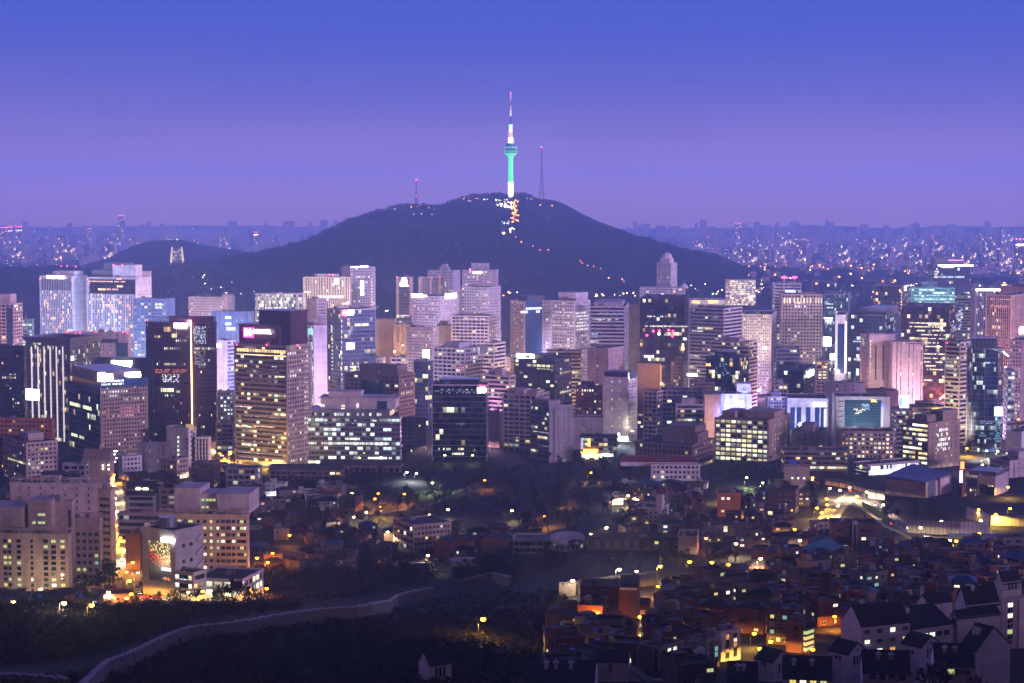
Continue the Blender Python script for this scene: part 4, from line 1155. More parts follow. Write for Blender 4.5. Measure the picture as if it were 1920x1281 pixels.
b = T('office_building', 'white frame arched building with bright glazed floors', 478, 569, 572, 552, 2260, 3, 'white', 'glass', 'gr', .5, .4, cat='office block', mark='the white arched frame building', cols=((1, .95, .6), (1, 1, .8), (.9, 1, .85)), depth=35, s=1.3)
for (xa, ya, xb, yb) in ((480, 600, 482, 556), (482, 556, 500, 556), (500, 600, 502, 556), (502, 556, 527, 549), (527, 549, 537, 598), (553, 600, 559, 552), (559, 552, 566, 550), (566, 550, 572, 596)):
    mb = MB(); mb.tube(plane_pt(b, xa, ya, 'F', 1.5), plane_pt(b, xb, yb, 'F', 1.5), 1.4, n=4); mb.build('frame', WALLS['white'], b.root)
b = T('office_building', 'dim lilac block in front of the light-ribbed building', 575, 594, 612, 562, 2150, 40, 'lilac', ['slab', 'grid'], 'dk', .03, cat='office block', mark='the dim lilac block')
b = T('office_building', 'grey violet stair tower with a turquoise lit corner', 570, 588, 612, 612, 1800, 50, 'lilac', ['glass', 'blank'], 'tl', .3, cat='office block', mark='the grey violet stair tower', cols=COOL, side='blank')
lit(b, 571, 615, 587, 628, (.3, .9, .85), 1, n=4, off=.2)
# --- far left towers
b = T('hotel', 'white finned hotel tower dotted with orange windows and a white roof sign', 75, 135, 164, 519, 2330, 20, 'white', ['fins', 'blank'], 'bl', .17, .0, cat='hotel', mark='the hotel with white roof sign', cols=ORNG, s=1.3, side='blank', pen=[(.3, .98, .2, .8, 6)], depth=30)
sign(b, 89, 517, 104, 521.5, (.95, .85, 1), 9, n=5); sign(b, 105, 517.5, 120, 522, (.95, .85, 1), 9, n=4); bx(b, 77, 523, 135, 545, glass(GL['dk'], .12, cols=ORNG), off=.42, th=.1, name='dark_band'); beacons(b, [(75, 524), (100, 524.5), (135, 525), (115, 499), (126, 499), (142, 500)])
b = T('hotel', 'largest white finned hotel with blue floodlight and a rooftop tower', 163, 254, 283, 522, 2300, 17, 'white', ['fins', 'blank'], 'bl', .15, .03, cat='hotel', mark='the floodlit white hotel', cols=ORNG, s=1.5, depth=34)
bx(b, 168, 524, 254, 552, glass(GL['dk'], .1, .1, cols=ORNG), off=.62, th=.1, name='dark_band')
lit(b, 168, 526.5, 238, 529.5, (1, .45, .12), 1.6, n=24, off=.75, keep=.9); lit(b, 184, 541, 198, 544.5, (1, .7, .1), 2.2, n=5, off=.75); lit(b, 200, 541, 222, 544.5, (1, .4, .1), 1.2, n=8, off=.75, keep=.8); lit(b, 219, 535, 231, 539, (1, .6, .15), 1.5, n=4, off=.75)
mb = MB(); W, D, H = b.W, b.D, b.H
mb.box(.08 * W, .72 * W, 4, D * .9, H - .2, H + 9); mb.box(.3 * W, .72 * W, 6, D * .8, H + 8.9, H + 18); mb.build('roof_block', WALLS['steel'], b.root)
mb = MB(); mb.box(.52 * W, .98 * W, 1.5, D * .5, H - .2, H + 16); mb.box(.6 * W, .66 * W, 1.2, 2, H + 9, H + 12); mb.build('lift_tower', WALLS['white'], b.root)
beacons(b, [(213, 497), (229, 497)])
for k in range(5):
    bx(b, 172 + k * 21, 553, 173.4 + k * 21, 700, emit((.8, .9, 1), .8), off=.7, name='light_rib')
T('office_building', 'pale slab end beside the floodlit white hotel', 250, 280, 283, 510, 2380, 5, 'white', 'slab', 'dk', 0, cat='hotel', mark='the pale slab end', depth=20)
b = T('office_building', 'blue white office lit with scattered warm windows beside the hotel', 250, 311, 327, 562, 2110, 16, 'blue', ['wide', 'slab'], 'lb', .12, .02, cat='office block', mark='the blue white office', cols=WARM); lit(b, 289, 570, 308, 574, (1, .8, .3), 1.6, n=5, off=.1)
b = T('office_building', 'long white hotel slab below the wooded hill', 354, 425, 440, 559, 2550, 16, 'white', ['grid', 'slab'], 'gr', .08, cat='hotel', mark='the long white hotel slab', cols=WARM, pen=[(.85, 1, .1, .9, 4)])
b = T('office_tower', 'blue floodlit tower standing behind the maroon tower', 396, 470, 475, 586, 2160, 5, 'blue', 'slab', 'bl', .04, cat=OFF, mark='the blue floodlit tower', depth=26, cols=COOL); sign(b, 424, 594, 432, 597, (.35, .5, 1), 5, kind='bar'); sign(b, 424, 606, 432, 609, (.35, .5, 1), 5, kind='bar'); sign(b, 424, 613, 442, 620, (.9, .8, 1), 1.0, kind='panel')
b = T('office_building', 'pale blue banded slab glowing between the maroon and golden towers', 404, 425, 441, 640, 1900, 35, 'white', ['slab', 'band'], 'lb', .1, cat='office block', mark='the pale blue glowing slab', cols=COOL); sign(b, 407, 645, 414, 651, (1, 1, 1), 6, n=2)
b = T('office_building', 'dark reddish gridded block with twin humps at the left edge', -60, 26, 41, 571, 1960, 10, 'pink', 'wide', 'br', .05, cat='office block', mark='the reddish humped block', pen=[(.1, .9, .1, .9, 10)]); bx(b, 12, 577, 24, 650, glass(GL['bl'], .1), off=.5, th=.2, name='curtain_wall')
T('office_building', 'low teal striped block between the reddish block and the hotel', 41, 60, 63, 600, 2100, 5, 'teal', 'band', 'tl', .3, .2, cat='office block', mark='the low teal block', cols=COOL, depth=20)
T('office_building', 'green lit low office behind the golden crowned tower', 406, 438, 440, 735, 1660, 4, 'grey', 'grid', 'gr', .15, cat='office block', mark='the green lit low office', cols=COOL, depth=25)
T('office_building', 'pinkish low block with square windows by the street junction', 405, 437, 440, 795, 1560, 4, 'pink', 'wide', 'dk', .08, cat='office block', mark='the pinkish junction block', depth=18)
# --- second row between the towers
Q = [
 ('white block with lit top floor beside the dark blue sign tower', 700, 719, 722, 673, 1860, 'white', 'grid', 'gr', .3), ('small white gridded block behind the brown stepped block', 733, 762, 765, 672, 1790, 'white', 'wide', 'dk', .15),
 ('tall grey block with small windows in the hollow of the city', 762, 812, 821, 616, 1960, 'lilac', 'fine', 'dk', .04), ('grid block with a patch of pink windows on its front', 813, 872, 905, 655, 1760, 'lilac', 'wide', 'dk', .04),
 ('small dark glass block with a white lamp above', 776, 803, 812, 678, 1740, 'steel', 'dark', 'bl', .05), ('white banded block beside the patch of pink windows', 905, 926, 947, 645, 1820, 'white', 'band', 'dk', .05),
 ('low banded block with white parapets behind the black ruled block', 904, 955, 966, 706, 1660, 'pale', 'band', 'dk', .05), ('grey roofed theatre block with a glowing yellow hall window', 965, 1040, 1071, 676, 1700, 'dark', 'wide', 'gr', .08),
 ('white arcaded block with round arches along its top', 1026, 1090, 1096, 660, 1830, 'white', 'band', 'dk', .05), ('tall pale block with vertical slots behind the slender white tower', 1101, 1140, 1168, 655, 1780, 'pink', 'slab', 'dk', .03),
 ('orange lit blank wall block behind the slender white tower', 1196, 1238, 1241, 683, 1790, 'tan', 'blank', 'dk', .05), ('warm beige block standing below the dark red tower', 1259, 1281, 1290, 680, 1790, 'tan', 'fine', 'dk', .08),
 ('grey roof block with white bands below the lilac ribbon block', 1332, 1404, 1420, 643, 1840, 'pink', 'band', 'dk', .06), ('black glass block with coloured neon reflections', 1324, 1385, 1404, 672, 1740, 'black', 'dark', 'bk', .08),
 ('brown round-fronted block with small windows in the hollow', 1296, 1340, 1345, 718, 1700, 'brown', 'fine', 'dk', .05), ('brick red block with rows of small windows near the slender tower', 1080, 1128, 1132, 729, 1660, 'brick', 'fine', 'dk', .06),
 ('cream block with stacked balconies beside the slender tower', 1207, 1232, 1242, 735, 1610, 'beige', 'wide', 'dk', .05), ('greyish office with wide bands behind the balcony block', 1241, 1318, 1322, 733, 1650, 'grey', 'wide', 'dk', .06),
 ('banded cream office in front of the blank pink wall', 1269, 1319, 1322, 759, 1570, 'pale', 'band', 'dk', .08), ('white lattice block beside the striped cream tower', 1440, 1476, 1480, 745, 1640, 'lilac', 'fine', 'dk', .1),
 ('small pale block with square windows near the black hollow block', 1452, 1477, 1480, 723, 1680, 'pale', 'wide', 'dk', .1), ('maroon low building under the striped cream tower', 1625, 1684, 1688, 735, 1720, 'maroon', 'slab', 'br', .03),
 ('white billboard box building beside the framed curtain wall', 1680, 1704, 1708, 770, 1560, 'grey', 'band', 'dk', .1), ('low yellow-lit restaurant roofs by the banded tower', 1710, 1770, 1774, 765, 1600, 'tan', 'wide', 'gr', .2),
 ('tall dim block behind the cluster of far right signs', 1893, 1916, 1940, 640, 1800, 'pink', 'grid', 'dk', .1), ('long grey flat block at the foot of the tower hill', 1180, 1290, 1300, 633, 2100, 'pink', 'slab', 'dk', .05),
 ('orange washed wall block in the hollow beside the small dark glass block', 704, 738, 742, 600, 2150, 'tan', 'blank', 'dk', 0), ('second orange washed wall block below the twin sign office', 738, 772, 776, 610, 2120, 'tan', 'slab', 'dk', .02),
 ('warm glowing low wall near the beige paired-window block', 818, 846, 850, 612, 2100, 'tan', 'blank', 'dk', 0), ('low pale block on the slope behind the grey gridded tower', 1010, 1080, 1085, 640, 2080, 'lilac', 'fine', 'dk', .05),
 ('blue violet block with lit white crown left of the golden tower', 452, 472, 476, 620, 2050, 'blue', 'slab', 'bl', .05), ('dim violet block beside the pale twin slab tower', 590, 611, 614, 600, 2000, 'lilac', 'slab', 'dk', .03),
]
for (lb, xl, xm, xr, yt, Y, wl, st, g, p) in Q:
    b = T('office_building', lb, xl, xm, xr, yt, Y, 3 if xr - xm < 7 else 28, wl, st, g, p, .02, cat='office block', depth=24, mark=short(lb), pen=[(.2, .7, .2, .8, R.uniform(3, 5))] if R.random() < .6 else None)
    if 'pink windows' in lb:
        lit(b, 858, 682, 872, 697, (1, .1, .3), 1.1, n=4, rows=3, off=.15); sign(b, 900, 648, 911, 661, (.9, .95, 1), 5, 'S', kind='panel', name='billboard')
    if 'glowing yellow hall' in lb:
        sign(b, 970, 664, 1000, 672, (1, .95, .75), 10, kind='bar', off=-2, name='roof_light', label='glaring white roof sign'); lit(b, 1006, 681, 1032, 693, (1, .85, .35), 1.5, n=6, off=.2); lit(b, 988, 680, 994, 690, (1, .9, .45), 1.4, n=2, off=.2); lit(b, 993, 717, 999, 724, (1, .95, .7), 2, n=1, off=.2)
    if 'white lamp above' in lb:
        sign(b, 795, 657, 804, 671, (.95, 1, 1), 12, kind='bar', off=-3, name='roof_light', label='glaring white roof lamp panel')
    if 'lit top floor' in lb:
        lit(b, 680, 672, 700, 676, (.7, .9, 1), 2.5, n=5, off=.3)
    if 'round arches' in lb:
        arches(b, range(1031, 1092, 9), 667, 661.5, 6.5, WALLS['dark'])
    if 'billboard box' in lb:
        sign(b, 1687, 741, 1704, 765, (.85, .9, 1), 3, kind='panel', off=-2, name='billboard', label='white and blue lit billboard cube'); sign(b, 1687, 744, 1692, 762, (.1, .3, 1), 3, kind='bar', off=-1.4)
    if 'orange lit' in lb:
        bx(b, 1238, 684, 1240, 730, emit((1, .5, .15), .7), off=.5)
    if 'coloured neon' in lb:
        lit(b, 1340, 680, 1372, 706, (.3, .7, .8), .7, n=14, rows=6, keep=.2, off=.1); sign(b, 1325, 682, 1332, 686, (1, .35, .1), 4, n=2); sign(b, 1290, 701, 1306, 705, (.9, .97, 1), 8, kind='bar', off=0)  # turquoise cells are neon reflections drawn as emission
    if 'restaurant' in lb:
        sign(b, 1748, 765, 1772, 772, (1, .6, .02), 3.5, n=5); sign(b, 1750, 775, 1768, 780, (1, .75, .1), 3.5, n=6)
# hillside hotel with domes
b = T('hotel', 'white hexagonal tower with a dome on the wooded slope', 1232, 1258, 1269, 494, 3000, 30, 'white', 'grid', 'gr', .05, cat='tower', mark='the domed slope tower', base=70, cl=0, pen=[(.15, .85, .15, .85, 7)])
mb = MB(); mb.lathe([(9, b.H + 7), (8.6, b.H + 10), (6.5, b.H + 14), (3, b.H + 16.3), (.3, b.H + 17)], 16, 0, (b.W / 2, b.D / 2)); mb.build('dome', WALLS['white'], b.root)
b = T('hotel', 'long white colonnaded hall with a small dome beneath the slope tower', 1200, 1284, 1290, 541, 2950, 4, 'white', 'wide', 'gr', .1, cat='hall', mark='the colonnaded hall', base=55, cl=0, depth=40)
mb = MB(); mb.lathe([(7, b.H), (6.8, b.H + 2), (5, b.H + 5), (2, b.H + 7), (.2, b.H + 7.5)], 16, 0, (b.W * .98, 12)); mb.build('dome', WALLS['white'], b.root)
b = T('library', 'long low lit pavilion on the dark wooded slope', 1361, 1417, 1419, 526, 3150, 3, 'white', 'panel', 'gr', .9, cat='pavilion', mark='the lit slope pavilion', base=75, cl=0, depth=14, cols=WARM, s=1.6)
# left foreground street buildings
T('office_building', 'orange brick office with a warm lit flank at the left edge', -30, 98, 101, 787, 1440, 4, 'orange', 'grid', 'dk', .06, cat='office block', mark='the orange brick office', depth=20, cols=WARM)
b = T('office_building', 'beige corner office with square windows and one lit row', 6, 49, 107, 832, 1380, 55, 'beige', 'grid', 'dk', .04, cat='office block', mark='the beige corner office', pen=[(.3, .7, .3, .8, 5)]); lit(b, 15, 861, 48, 867, (1, .85, .4), 1.7, n=9, off=.12); lit(b, 53, 862, 58, 867, (1, .95, .7), 1.7, 'S', 1, off=.12)
for k in range(5):
    lit(b, 71, 843 + k * 8.5, 74.5, 848 + k * 8.5, (1, .8, .1), 1.3, 'S', 1, off=.12)
b = T('apartment_block', 'white slab with a black zigzag stripe and lit stair windows', 313, 353, 367, 804, 1470, 28, 'white', ['blank', 'blank'], 'dk', .1, cat='apartment block', mark='the zigzag white slab', side='blank')
for k in range(5):
    lit(b, 332, 818 + k * 8.2, 336.5, 822 + k * 8.2, (1, 1, .7), 1.4, n=1, off=.4); bx(b, 349.5, 822 + k * 8, 352, 826 + k * 8, WALLS['dark'], off=.4, th=.1, name='window')
s0, s1, z0, z1, c = face_rect(b, 357, 806, 366, 866, 'S', .45)
mb = MB()
for k in range(14):
    za, zc = z1 - (z1 - z0) * k / 14, z1 - (z1 - z0) * (k + 1) / 14
    ya, yc = (s0, s1) if k % 2 else (s1, s0)
    mb.tube((c, ya, za), (c, yc, zc), .55, n=4)
mb.build('zigzag_stripe', WALLS['black'], b.root)
sign(b, 349, 795, 364, 807, (.9, .65, .05), .6, kind='panel', off=-4, label='yellow rooftop billboard')
T('apartment_block', 'striped white and dark fin block next to the zigzag slab', 367, 391, 394, 822, 1470, 6, 'white', 'fins', 'dk', .02, cat='apartment block', mark='the striped fin block', depth=18)
b = T('office_building', 'plain dim lilac church hall roof in front of the beige tower', 258, 318, 322, 833, 1440, 5, 'grey', 'slab', 'dk', .06, cat='hall', mark='the plain lilac hall', depth=22); lit(b, 271, 844, 288, 849, WH, 1.4, n=5, off=.1)
b = T('church', 'barrel roofed church with a rose window and string of lamps', 160, 205, 213, 866, 1370, 10, 'tan', 'blank', 'dk', 0, cat='church', mark='the barrel roofed church', roof='dark', cl=0, side='blank')
mb = MB(); n = 12; W, D, H = b.W, b.D, b.H
ring = lambda x: [(x, D * .5 - cos(pi * k / n) * D * .52, H - .2 + sin(pi * k / n) * 9) for k in range(n + 1)]
r0, r1 = ring(-2), ring(W + 1)
for k in range(n):
    mb.quad(r0[k], r1[k], r1[k + 1], r0[k + 1])
i = len(mb.v); mb.v += r0 + r1; mb.f.append(tuple(range(i, i + n + 1))); mb.f.append(tuple(reversed(range(i + n + 1, i + 2 * n + 2)))); mb.m += [0, 0]
mb.build('barrel_roof', mat((.2, .14, .11), .5, .2, .3), b.root)
mb = MB(); mb.tube((W * .55, D / 2, H + 8), (W * .55, D / 2, H + 13), 1.1, .1, 6); mb.build('spire', mat((.5, .3, .1), .5), b.root)
for (x, y) in ((215, 846), (218.5, 846), (215, 852), (218.5, 859), (216, 866), (193, 873), (204, 872), (193, 879), (204, 880)):
    sign(b, x - .9, y - .9, x + .9, y + .9, (1, .9, .85), 7, off=.8, kind='disc', name='lamp')
b = T('office_building', 'white framed low block with close set windows by the church', 223, 230, 265, 858, 1400, 60, 'white', ['blank', 'grid'], 'dk', .03, cat='office block', mark='the white framed low block')
b = T('office_building', 'cream low office glowing at its ground floor near the zigzag slab', 300, 331, 352, 862, 1400, 30, 'beige', 'grid', 'dk', .04, cat='office block', mark='the cream glowing office'); lit(b, 338, 892, 350, 903, (1, .95, .75), 4, 'S', 4, off=.2)
# ---------------------------------------------------------------- windows as parts of their own
WINF = {'w': mat((.55, .53, .5), .6), 'd': mat((.06, .055, .055), .5)}
PANE = {'dark': mat((.012, .013, .02), .12, .3, .3, .7), 'dim': mat((.05, .05, .06), .2, .3, .3, .6), 'yellow': emit((1, .78, .22), .95), 'white': emit((1, .95, .75), 1.5), 'green': emit((.85, 1, .35), .7), 'orange': emit((1, .5, .1), .9), 'teal': emit((.35, .9, .7), .6), 'blue': emit((.2, .3, 1), .5)}
def window_mesh(fr, pane):
    mb = MB()
    mb.box(-.5, .5, -.06, .05, -.5, -.44, 0)
    mb.box(-.5, .5, -.06, .05, .44, .5, 0)
    for x in (-.5, -.02, .455):
        mb.box(x, x + .045, -.058, .05, -.44, .44, 0)
    mb.quad((-.46, -.01, -.45), (.46, -.01, -.45), (.46, -.01, .45), (-.46, -.01, .45), 1)
    return mb.mesh('window', [WINF[fr], PANE[pane]])
WMESH = {(f, p): window_mesh(f, p) for f in WINF for p in PANE}
LITK = ['yellow', 'white', 'white', 'yellow', 'green', 'orange', 'teal']
def put_window(parent, x, y, z, rz, w, h, fr, pane):
    o = bpy.data.objects.new('window', WMESH[(fr, pane)])
    COL.objects.link(o)
    o.parent = parent
    o.location = (x, y, z)
    o.rotation_euler = (0, 0, rz)
    o.scale = (w, 1.6, h)
    return o
def pick(p, kinds=LITK):
    return R.choice(kinds) if R.random() < p else ('dark' if R.random() < .7 else 'dim')
def wins(b, face, x0, x1, z0, z1, nx, nz, w, h, p=.15, fr='w', kinds=LITK, off=.36, skip=.0):
    """a grid of separate windows on face F (front) or S (right-hand side), positions as fractions of the face"""
    L = b.W if face == 'F' else b.D
    for r in range(nz):
        for c in range(nx):
            if R.random() < skip:
                continue
            s = L * (x0 + (x1 - x0) * (c + .5) / nx)
            z = b.H * (z0 + (z1 - z0) * (r + .5) / nz)
            if face == 'F':
                put_window(b.root, s, -off, z, 0, w, h, fr, pick(p, kinds))
            else:
                put_window(b.root, b.W + off, s, z, pi / 2, w, h, fr, pick(p, kinds))
def seg_wins(b, i, rows, z0, z1, spec, h, p, fr='d', kinds=('green', 'yellow', 'green', 'white'), off=.36):
    """windows on edge i of a many-sided building: spec lists (position 0..1, width)"""
    a, c = Vector(b.poly[i]), Vector(b.poly[(i + 1) % len(b.poly)])
    u = (c - a).normalized()
    n = Vector((u.y, -u.x))
    for r in range(rows):
        z = z0 + (z1 - z0) * (r + .5) / rows
        run = R.random() < p * .6
        for (t, w) in spec:
            q = a.lerp(c, t) + n * off
            put_window(b.root, q.x, q.y, z, atan2(u.y, u.x), w, h, fr, pick(.55 if run else p * .6, kinds))
def at_h(px, py, h, y0=150):
    d = ray(px, py)
    Y = y0
    while Y < 9000:
        s = Y / 1000
        if CAMZ + d.z * s < zg(d.x * s, Y) + h:
            break
        Y *= 1.004
    s = Y / 1000
    return Vector((d.x * s, Y, CAMZ + d.z * s))

# ---------------------------------------------------------------- round flats on the left
def facet(seq):
    def f(W, D):
        pts = [(x * W, y * D) for x, y in seq]
        return pts + [(W, D), (0, D)]
    return f
ALTW = [(.09, 1.1), (.24, 1.9), (.42, 1.9), (.60, 1.9), (.76, 1.9), (.91, 1.1)]
SM3 = [(.2, 1.3), (.5, 1.8), (.8, 1.3)]
def railing(b, poly, z, n=None):
    mb = MB()
    pts = inset(poly, .2)
    k = len(pts)
    for i in range(k):
        a, c = Vector(pts[i]), Vector(pts[(i + 1) % k])
        L = (c - a).length
        u = (c - a) / max(L, .01)
        nr = (u.y, -u.x)
        mb.obox(a, u, nr, 0, L, z + 1.9, z + 2.3, -.2, .25)
        for q in range(max(1, int(L / 3))):
            mb.obox(a, u, nr, q * 3, q * 3 + .3, z, z + 1.9, -.15, .15)
    mb.build('roof_railing', WALLS['beige'], b.root)
fl_group = 'round blocks of flats above the street'
b = T('apartment_block', 'curved beige block of flats with green lit windows at the left edge', -50, 129, 131, 1004, 905, 3, 'beige', 'blank', 'dk', 0, cat='flats', poly=facet([(0, .1), (.30, -.02), (.42, -.10), (.72, -.12), (.99, -.02)]), depth=34, cl=3, mark='the curved flats at the left edge', group=fl_group, Dm=40)
for i, sp in ((0, [(.3, 2.2), (.55, 1.9), (.8, 1.9)]), (1, [(.3, 1.9), (.7, 1.4)]), (2, [(.2, 2.0), (.65, 1.2)]), (3, [(.15, 2.2), (.45, 2.4), (.8, 2.2)])):
    seg_wins(b, i, 11, 1.5, b.H - 1.5, sp, 1.7, .42)
railing(b, b.poly, b.H + .9)
mb = MB(); mb.box(.02 * b.W, .45 * b.W, 8, 30, b.H - .2, b.H + 12); mb.box(.5 * b.W, .74 * b.W, 12, 30, b.H - .2, b.H + 15); mb.build('upper_storey', WALLS['beige'], b.root)
for x, z in ((.56, 4), (.62, 4), (.66, 4), (.62, 8), (.66, 8)):
    put_window(b.root, x * b.W, 11.85, b.H + z, 0, 1.8, 1.5, 'd', 'green')
b = T('apartment_block', 'tall blank lift tower block joined to the curved flats', 88, 134, 137, 942, 925, 4, 'beige', 'blank', 'dk', 0, cat='flats', depth=14, cl=1, mark='the blank lift tower', group=fl_group)
bx(b, 129, 956, 135, 1108, glass(GL['dk'], .02), off=.4, th=.2, name='glass_strip')
b = T('apartment_block', 'middle block of flats with wide windows beside the lift tower', 136, 186, 190, 975, 930, 6, 'beige', 'blank', 'dk', 0, cat='flats', depth=24, cl=2, mark='the middle flats', group=fl_group)
wins(b, 'F', .1, 1, .03, .86, 4, 9, 1.8, 1.7, .3, 'd', ['green', 'white', 'green', 'teal'])
railing(b, b.poly, b.H + .9)
b = T('apartment_block', 'rear block of flats whose flank faces the glowing street', 186, 207, 213, 921, 965, 20, 'beige', 'blank', 'dk', 0, cat='flats', cl=1, mark='the rear flats by the street', group=fl_group, depth=20)
wins(b, 'F', .05, .95, .03, .95, 3, 13, 1.7, 1.6, .08, 'd', ['green', 'yellow'])
b = T('apartment_block', 'grey rooftop block with railings standing behind the curved flats', 20, 200, 206, 910, 1010, 4, 'pale', 'slab', 'dk', .03, cat='flats', depth=30, cl=4, mark='the railed rooftop block', group=fl_group, pen=[(.3, .5, .3, .8, 4), (.6, .8, .2, .7, 3)])
railing(b, b.poly, b.H + .9)
b = T('apartment_block', 'large many-sided beige block of flats right of the red screen building', 299, 463, 466, 968, 985, 4, 'beige', 'blank', 'dk', 0, cat='flats', poly=facet([(0, .25), (.05, .16), (.26, .04), (.40, -.04), (.64, -.05), (.88, .02), (.995, .12)]), depth=40, cl=3, mark='the many-sided flats', group=fl_group, Dm=42)
for i, sp in ((1, [(.15, 1.6), (.4, 2.2), (.62, 1.6), (.85, 2.4)]), (2, [(.25, 1.7), (.7, 2.6)]), (3, [(.2, 1.5), (.5, 1.8), (.8, 1.5)]), (4, [(.12, 1.4), (.36, 2.2), (.62, 2.4), (.86, 1.7)]), (5, [(.2, 1.5), (.5, 2.4), (.82, 1.3)])):
    seg_wins(b, i, 9, 1.2, b.H - 1.2, sp, 1.75, .34)
railing(b, b.poly, b.H + .9)
mb = MB(); mb.box(.12 * b.W, .42 * b.W, 10, 32, b.H - .2, b.H + 13); mb.box(.42 * b.W, .66 * b.W, 12, 30, b.H - .2, b.H + 10); mb.box(.62 * b.W, .99 * b.W, 8, 34, b.H - .2, b.H + 10.5); mb.build('upper_storey', WALLS['pale'], b.root)
for x, z in ((.44, 6.5), (.49, 6.5), (.53, 6.5), (.57, 6.5), (.44, 2.5), (.49, 2.5)):
    put_window(b.root, x * b.W, 11.85, b.H + z, 0, 1.7, 1.6, 'd', 'green')
# screen building and its low neighbours
b = T('shop_building', 'white block with a huge red and gold light screen on its front', 268, 328, 379, 998, 900, 32, 'pale', 'blank', 'dk', 0, cat='shop', side='blank', roof='dark', cl=2, mark='the red screen building', Dm=30)
def screen(b):
    s0, s1, z0, z1, c = face_rect(b, 279, 1013, 320, 1092, 'F', .45)
    m, t, bs = new_mat('led_screen')
    tcn = t.nodes.new('ShaderNodeTexCoord')
    vo = t.nodes.new('ShaderNodeTexVoronoi')
    vo.inputs['Scale'].default_value = .9
    t.links.new(tcn.outputs['Object'], vo.inputs['Vector'])
    sx = t.nodes.new('ShaderNodeSeparateXYZ')
    t.links.new(tcn.outputs['Object'], sx.inputs[0])
    # diagonal: gold above, red band, dark glass below
    dg = math_node(t, 'ADD', math_node(t, 'MULTIPLY', math_node(t, 'SUBTRACT', sx.outputs['Z'], z0), 1 / (z1 - z0)), math_node(t, 'MULTIPLY', math_node(t, 'SUBTRACT', sx.outputs['X'], s0), .28 / (s1 - s0)))
    rp = ramp(t, [(0, (.03, .02, .02)), (.45, (.03, .04, .04)), (.56, (.5, .01, .015)), (.70, (.95, .02, .02)), (.78, (1, .5, .1)), (.95, (1, .75, .3))], 'EASE')
    t.links.new(dg, rp.inputs[0])
    spk = math_node(t, 'MULTIPLY_ADD', math_node(t, 'LESS_THAN', vo.outputs['Distance'], .42), 1.25)
    spk.node.inputs[2].default_value = .12
    t.links.new(rp.outputs[0], bs.inputs['Emission Color'])
    t.links.new(spk, bs.inputs['Emission Strength'])
    bs.inputs['Base Color'].default_value = (.02, .02, .02, 1)
    bs.inputs['Roughness'].default_value = .2
    mb = MB()
    fbox(mb, 'F', s0, s1, z0, z1, c, .15)
    mb.build('light_screen', m, b.root, 'red and gold light screen')
screen(b)
sign(b, 304, 1009, 328, 1018, (1, .97, .95), 9, n=6, off=.9, th=.6)
lit(b, 302, 1063, 321, 1072, (.75, 1, .9), 1.3, n=4, off=.6); lit(b, 304, 1081, 320, 1090, (1, .3, .08), 1.2, n=6, rows=3, off=.6, keep=.6)
wins(b, 'S', .15, .7, .25, .9, 2, 3, 1.9, 1.8, 0, 'd')
mb = MB()
for k in range(4):
    z = b.H * (.25 + .19 * k)
    mb.hexa([(b.W + .3, b.D * .72, z), (b.W + 1.6, b.D * .72, z), (b.W + 1.6, b.D, z + 3), (b.W + .3, b.D, z + 3), (b.W + .3, b.D * .72, z + 1), (b.W + 1.6, b.D * .72, z + 1), (b.W + 1.6, b.D, z + 4), (b.W + .3, b.D, z + 4)])
mb.build('fire_stair', WALLS['white'], b.root)
mb = MB(); mb.tube((b.W * .35, b.D * .5, b.H), (b.W * .35, b.D * .5, b.H + 5), 4.2, n=14, cap=True); mb.build('water_tank', WALLS['steel'], b.root)
b = T('shop_building', 'three storey white shop with ribbon windows under the screen building', 327, 362, 385, 1077, 880, 30, 'white', 'band', 'dk', .25, .1, cat='shop', roof='dark', cl=1, mark='the three storey white shop', cols=WARM)
lit(b, 338, 1085, 352, 1089, BLW, 2, n=4, off=.1); lit(b, 335, 1112, 360, 1119, (1, .75, .4), 2, n=7, off=.2)
b = T('shop_building', 'long low white restaurant glowing through bare trees', 366, 452, 492, 1090, 885, 14, 'white', 'wide', 'gr', .3, .2, cat='restaurant', roof='dark', cl=2, mark='the glowing white restaurant', cols=((1, .9, .5), (1, .97, .75), (.8, 1, .7)), s=1.6, depth=14)
lit(b, 402, 1110, 438, 1121, (1, .95, .6), 2.4, n=9, off=.2); lit(b, 375, 1123, 450, 1129, (1, .9, .7), 1.8, n=16, off=.2, keep=.85)
b = T('brick_building', 'red brick church-like house with arched windows by the left street', 236, 262, 270, 1003, 1010, 12, 'dkbrick', 'blank', 'dk', 0, cat='house', mark='the arched brick house', depth=14, roof='dark'); arches(b, [242, 250, 258], 1040, 1030, 5, PANE['dim'])
b = T('office_building', 'dark pavilion roofed hall with a pair of bright arched windows', 240, 288, 291, 918, 1180, 3, 'grey', 'band', 'dk', .02, cat='hall', roof='black', mark='the dark pavilion hall', depth=22, gable=('x', 5, 1.5)); sign(b, 254, 914, 265, 919, (1, .95, .6), 3, kind='disc', off=1.2, name='lit_window'); sign(b, 267, 914, 279, 919, (1, .95, .6), 3, kind='disc', off=1.2, name='lit_window')
b = T('office_building', 'long terraced dark hall behind the left street', 222, 300, 304, 965, 1090, 5, 'grey', 'band', 'dk', .04, cat='hall', roof='dark', mark='the long terraced hall', depth=20)
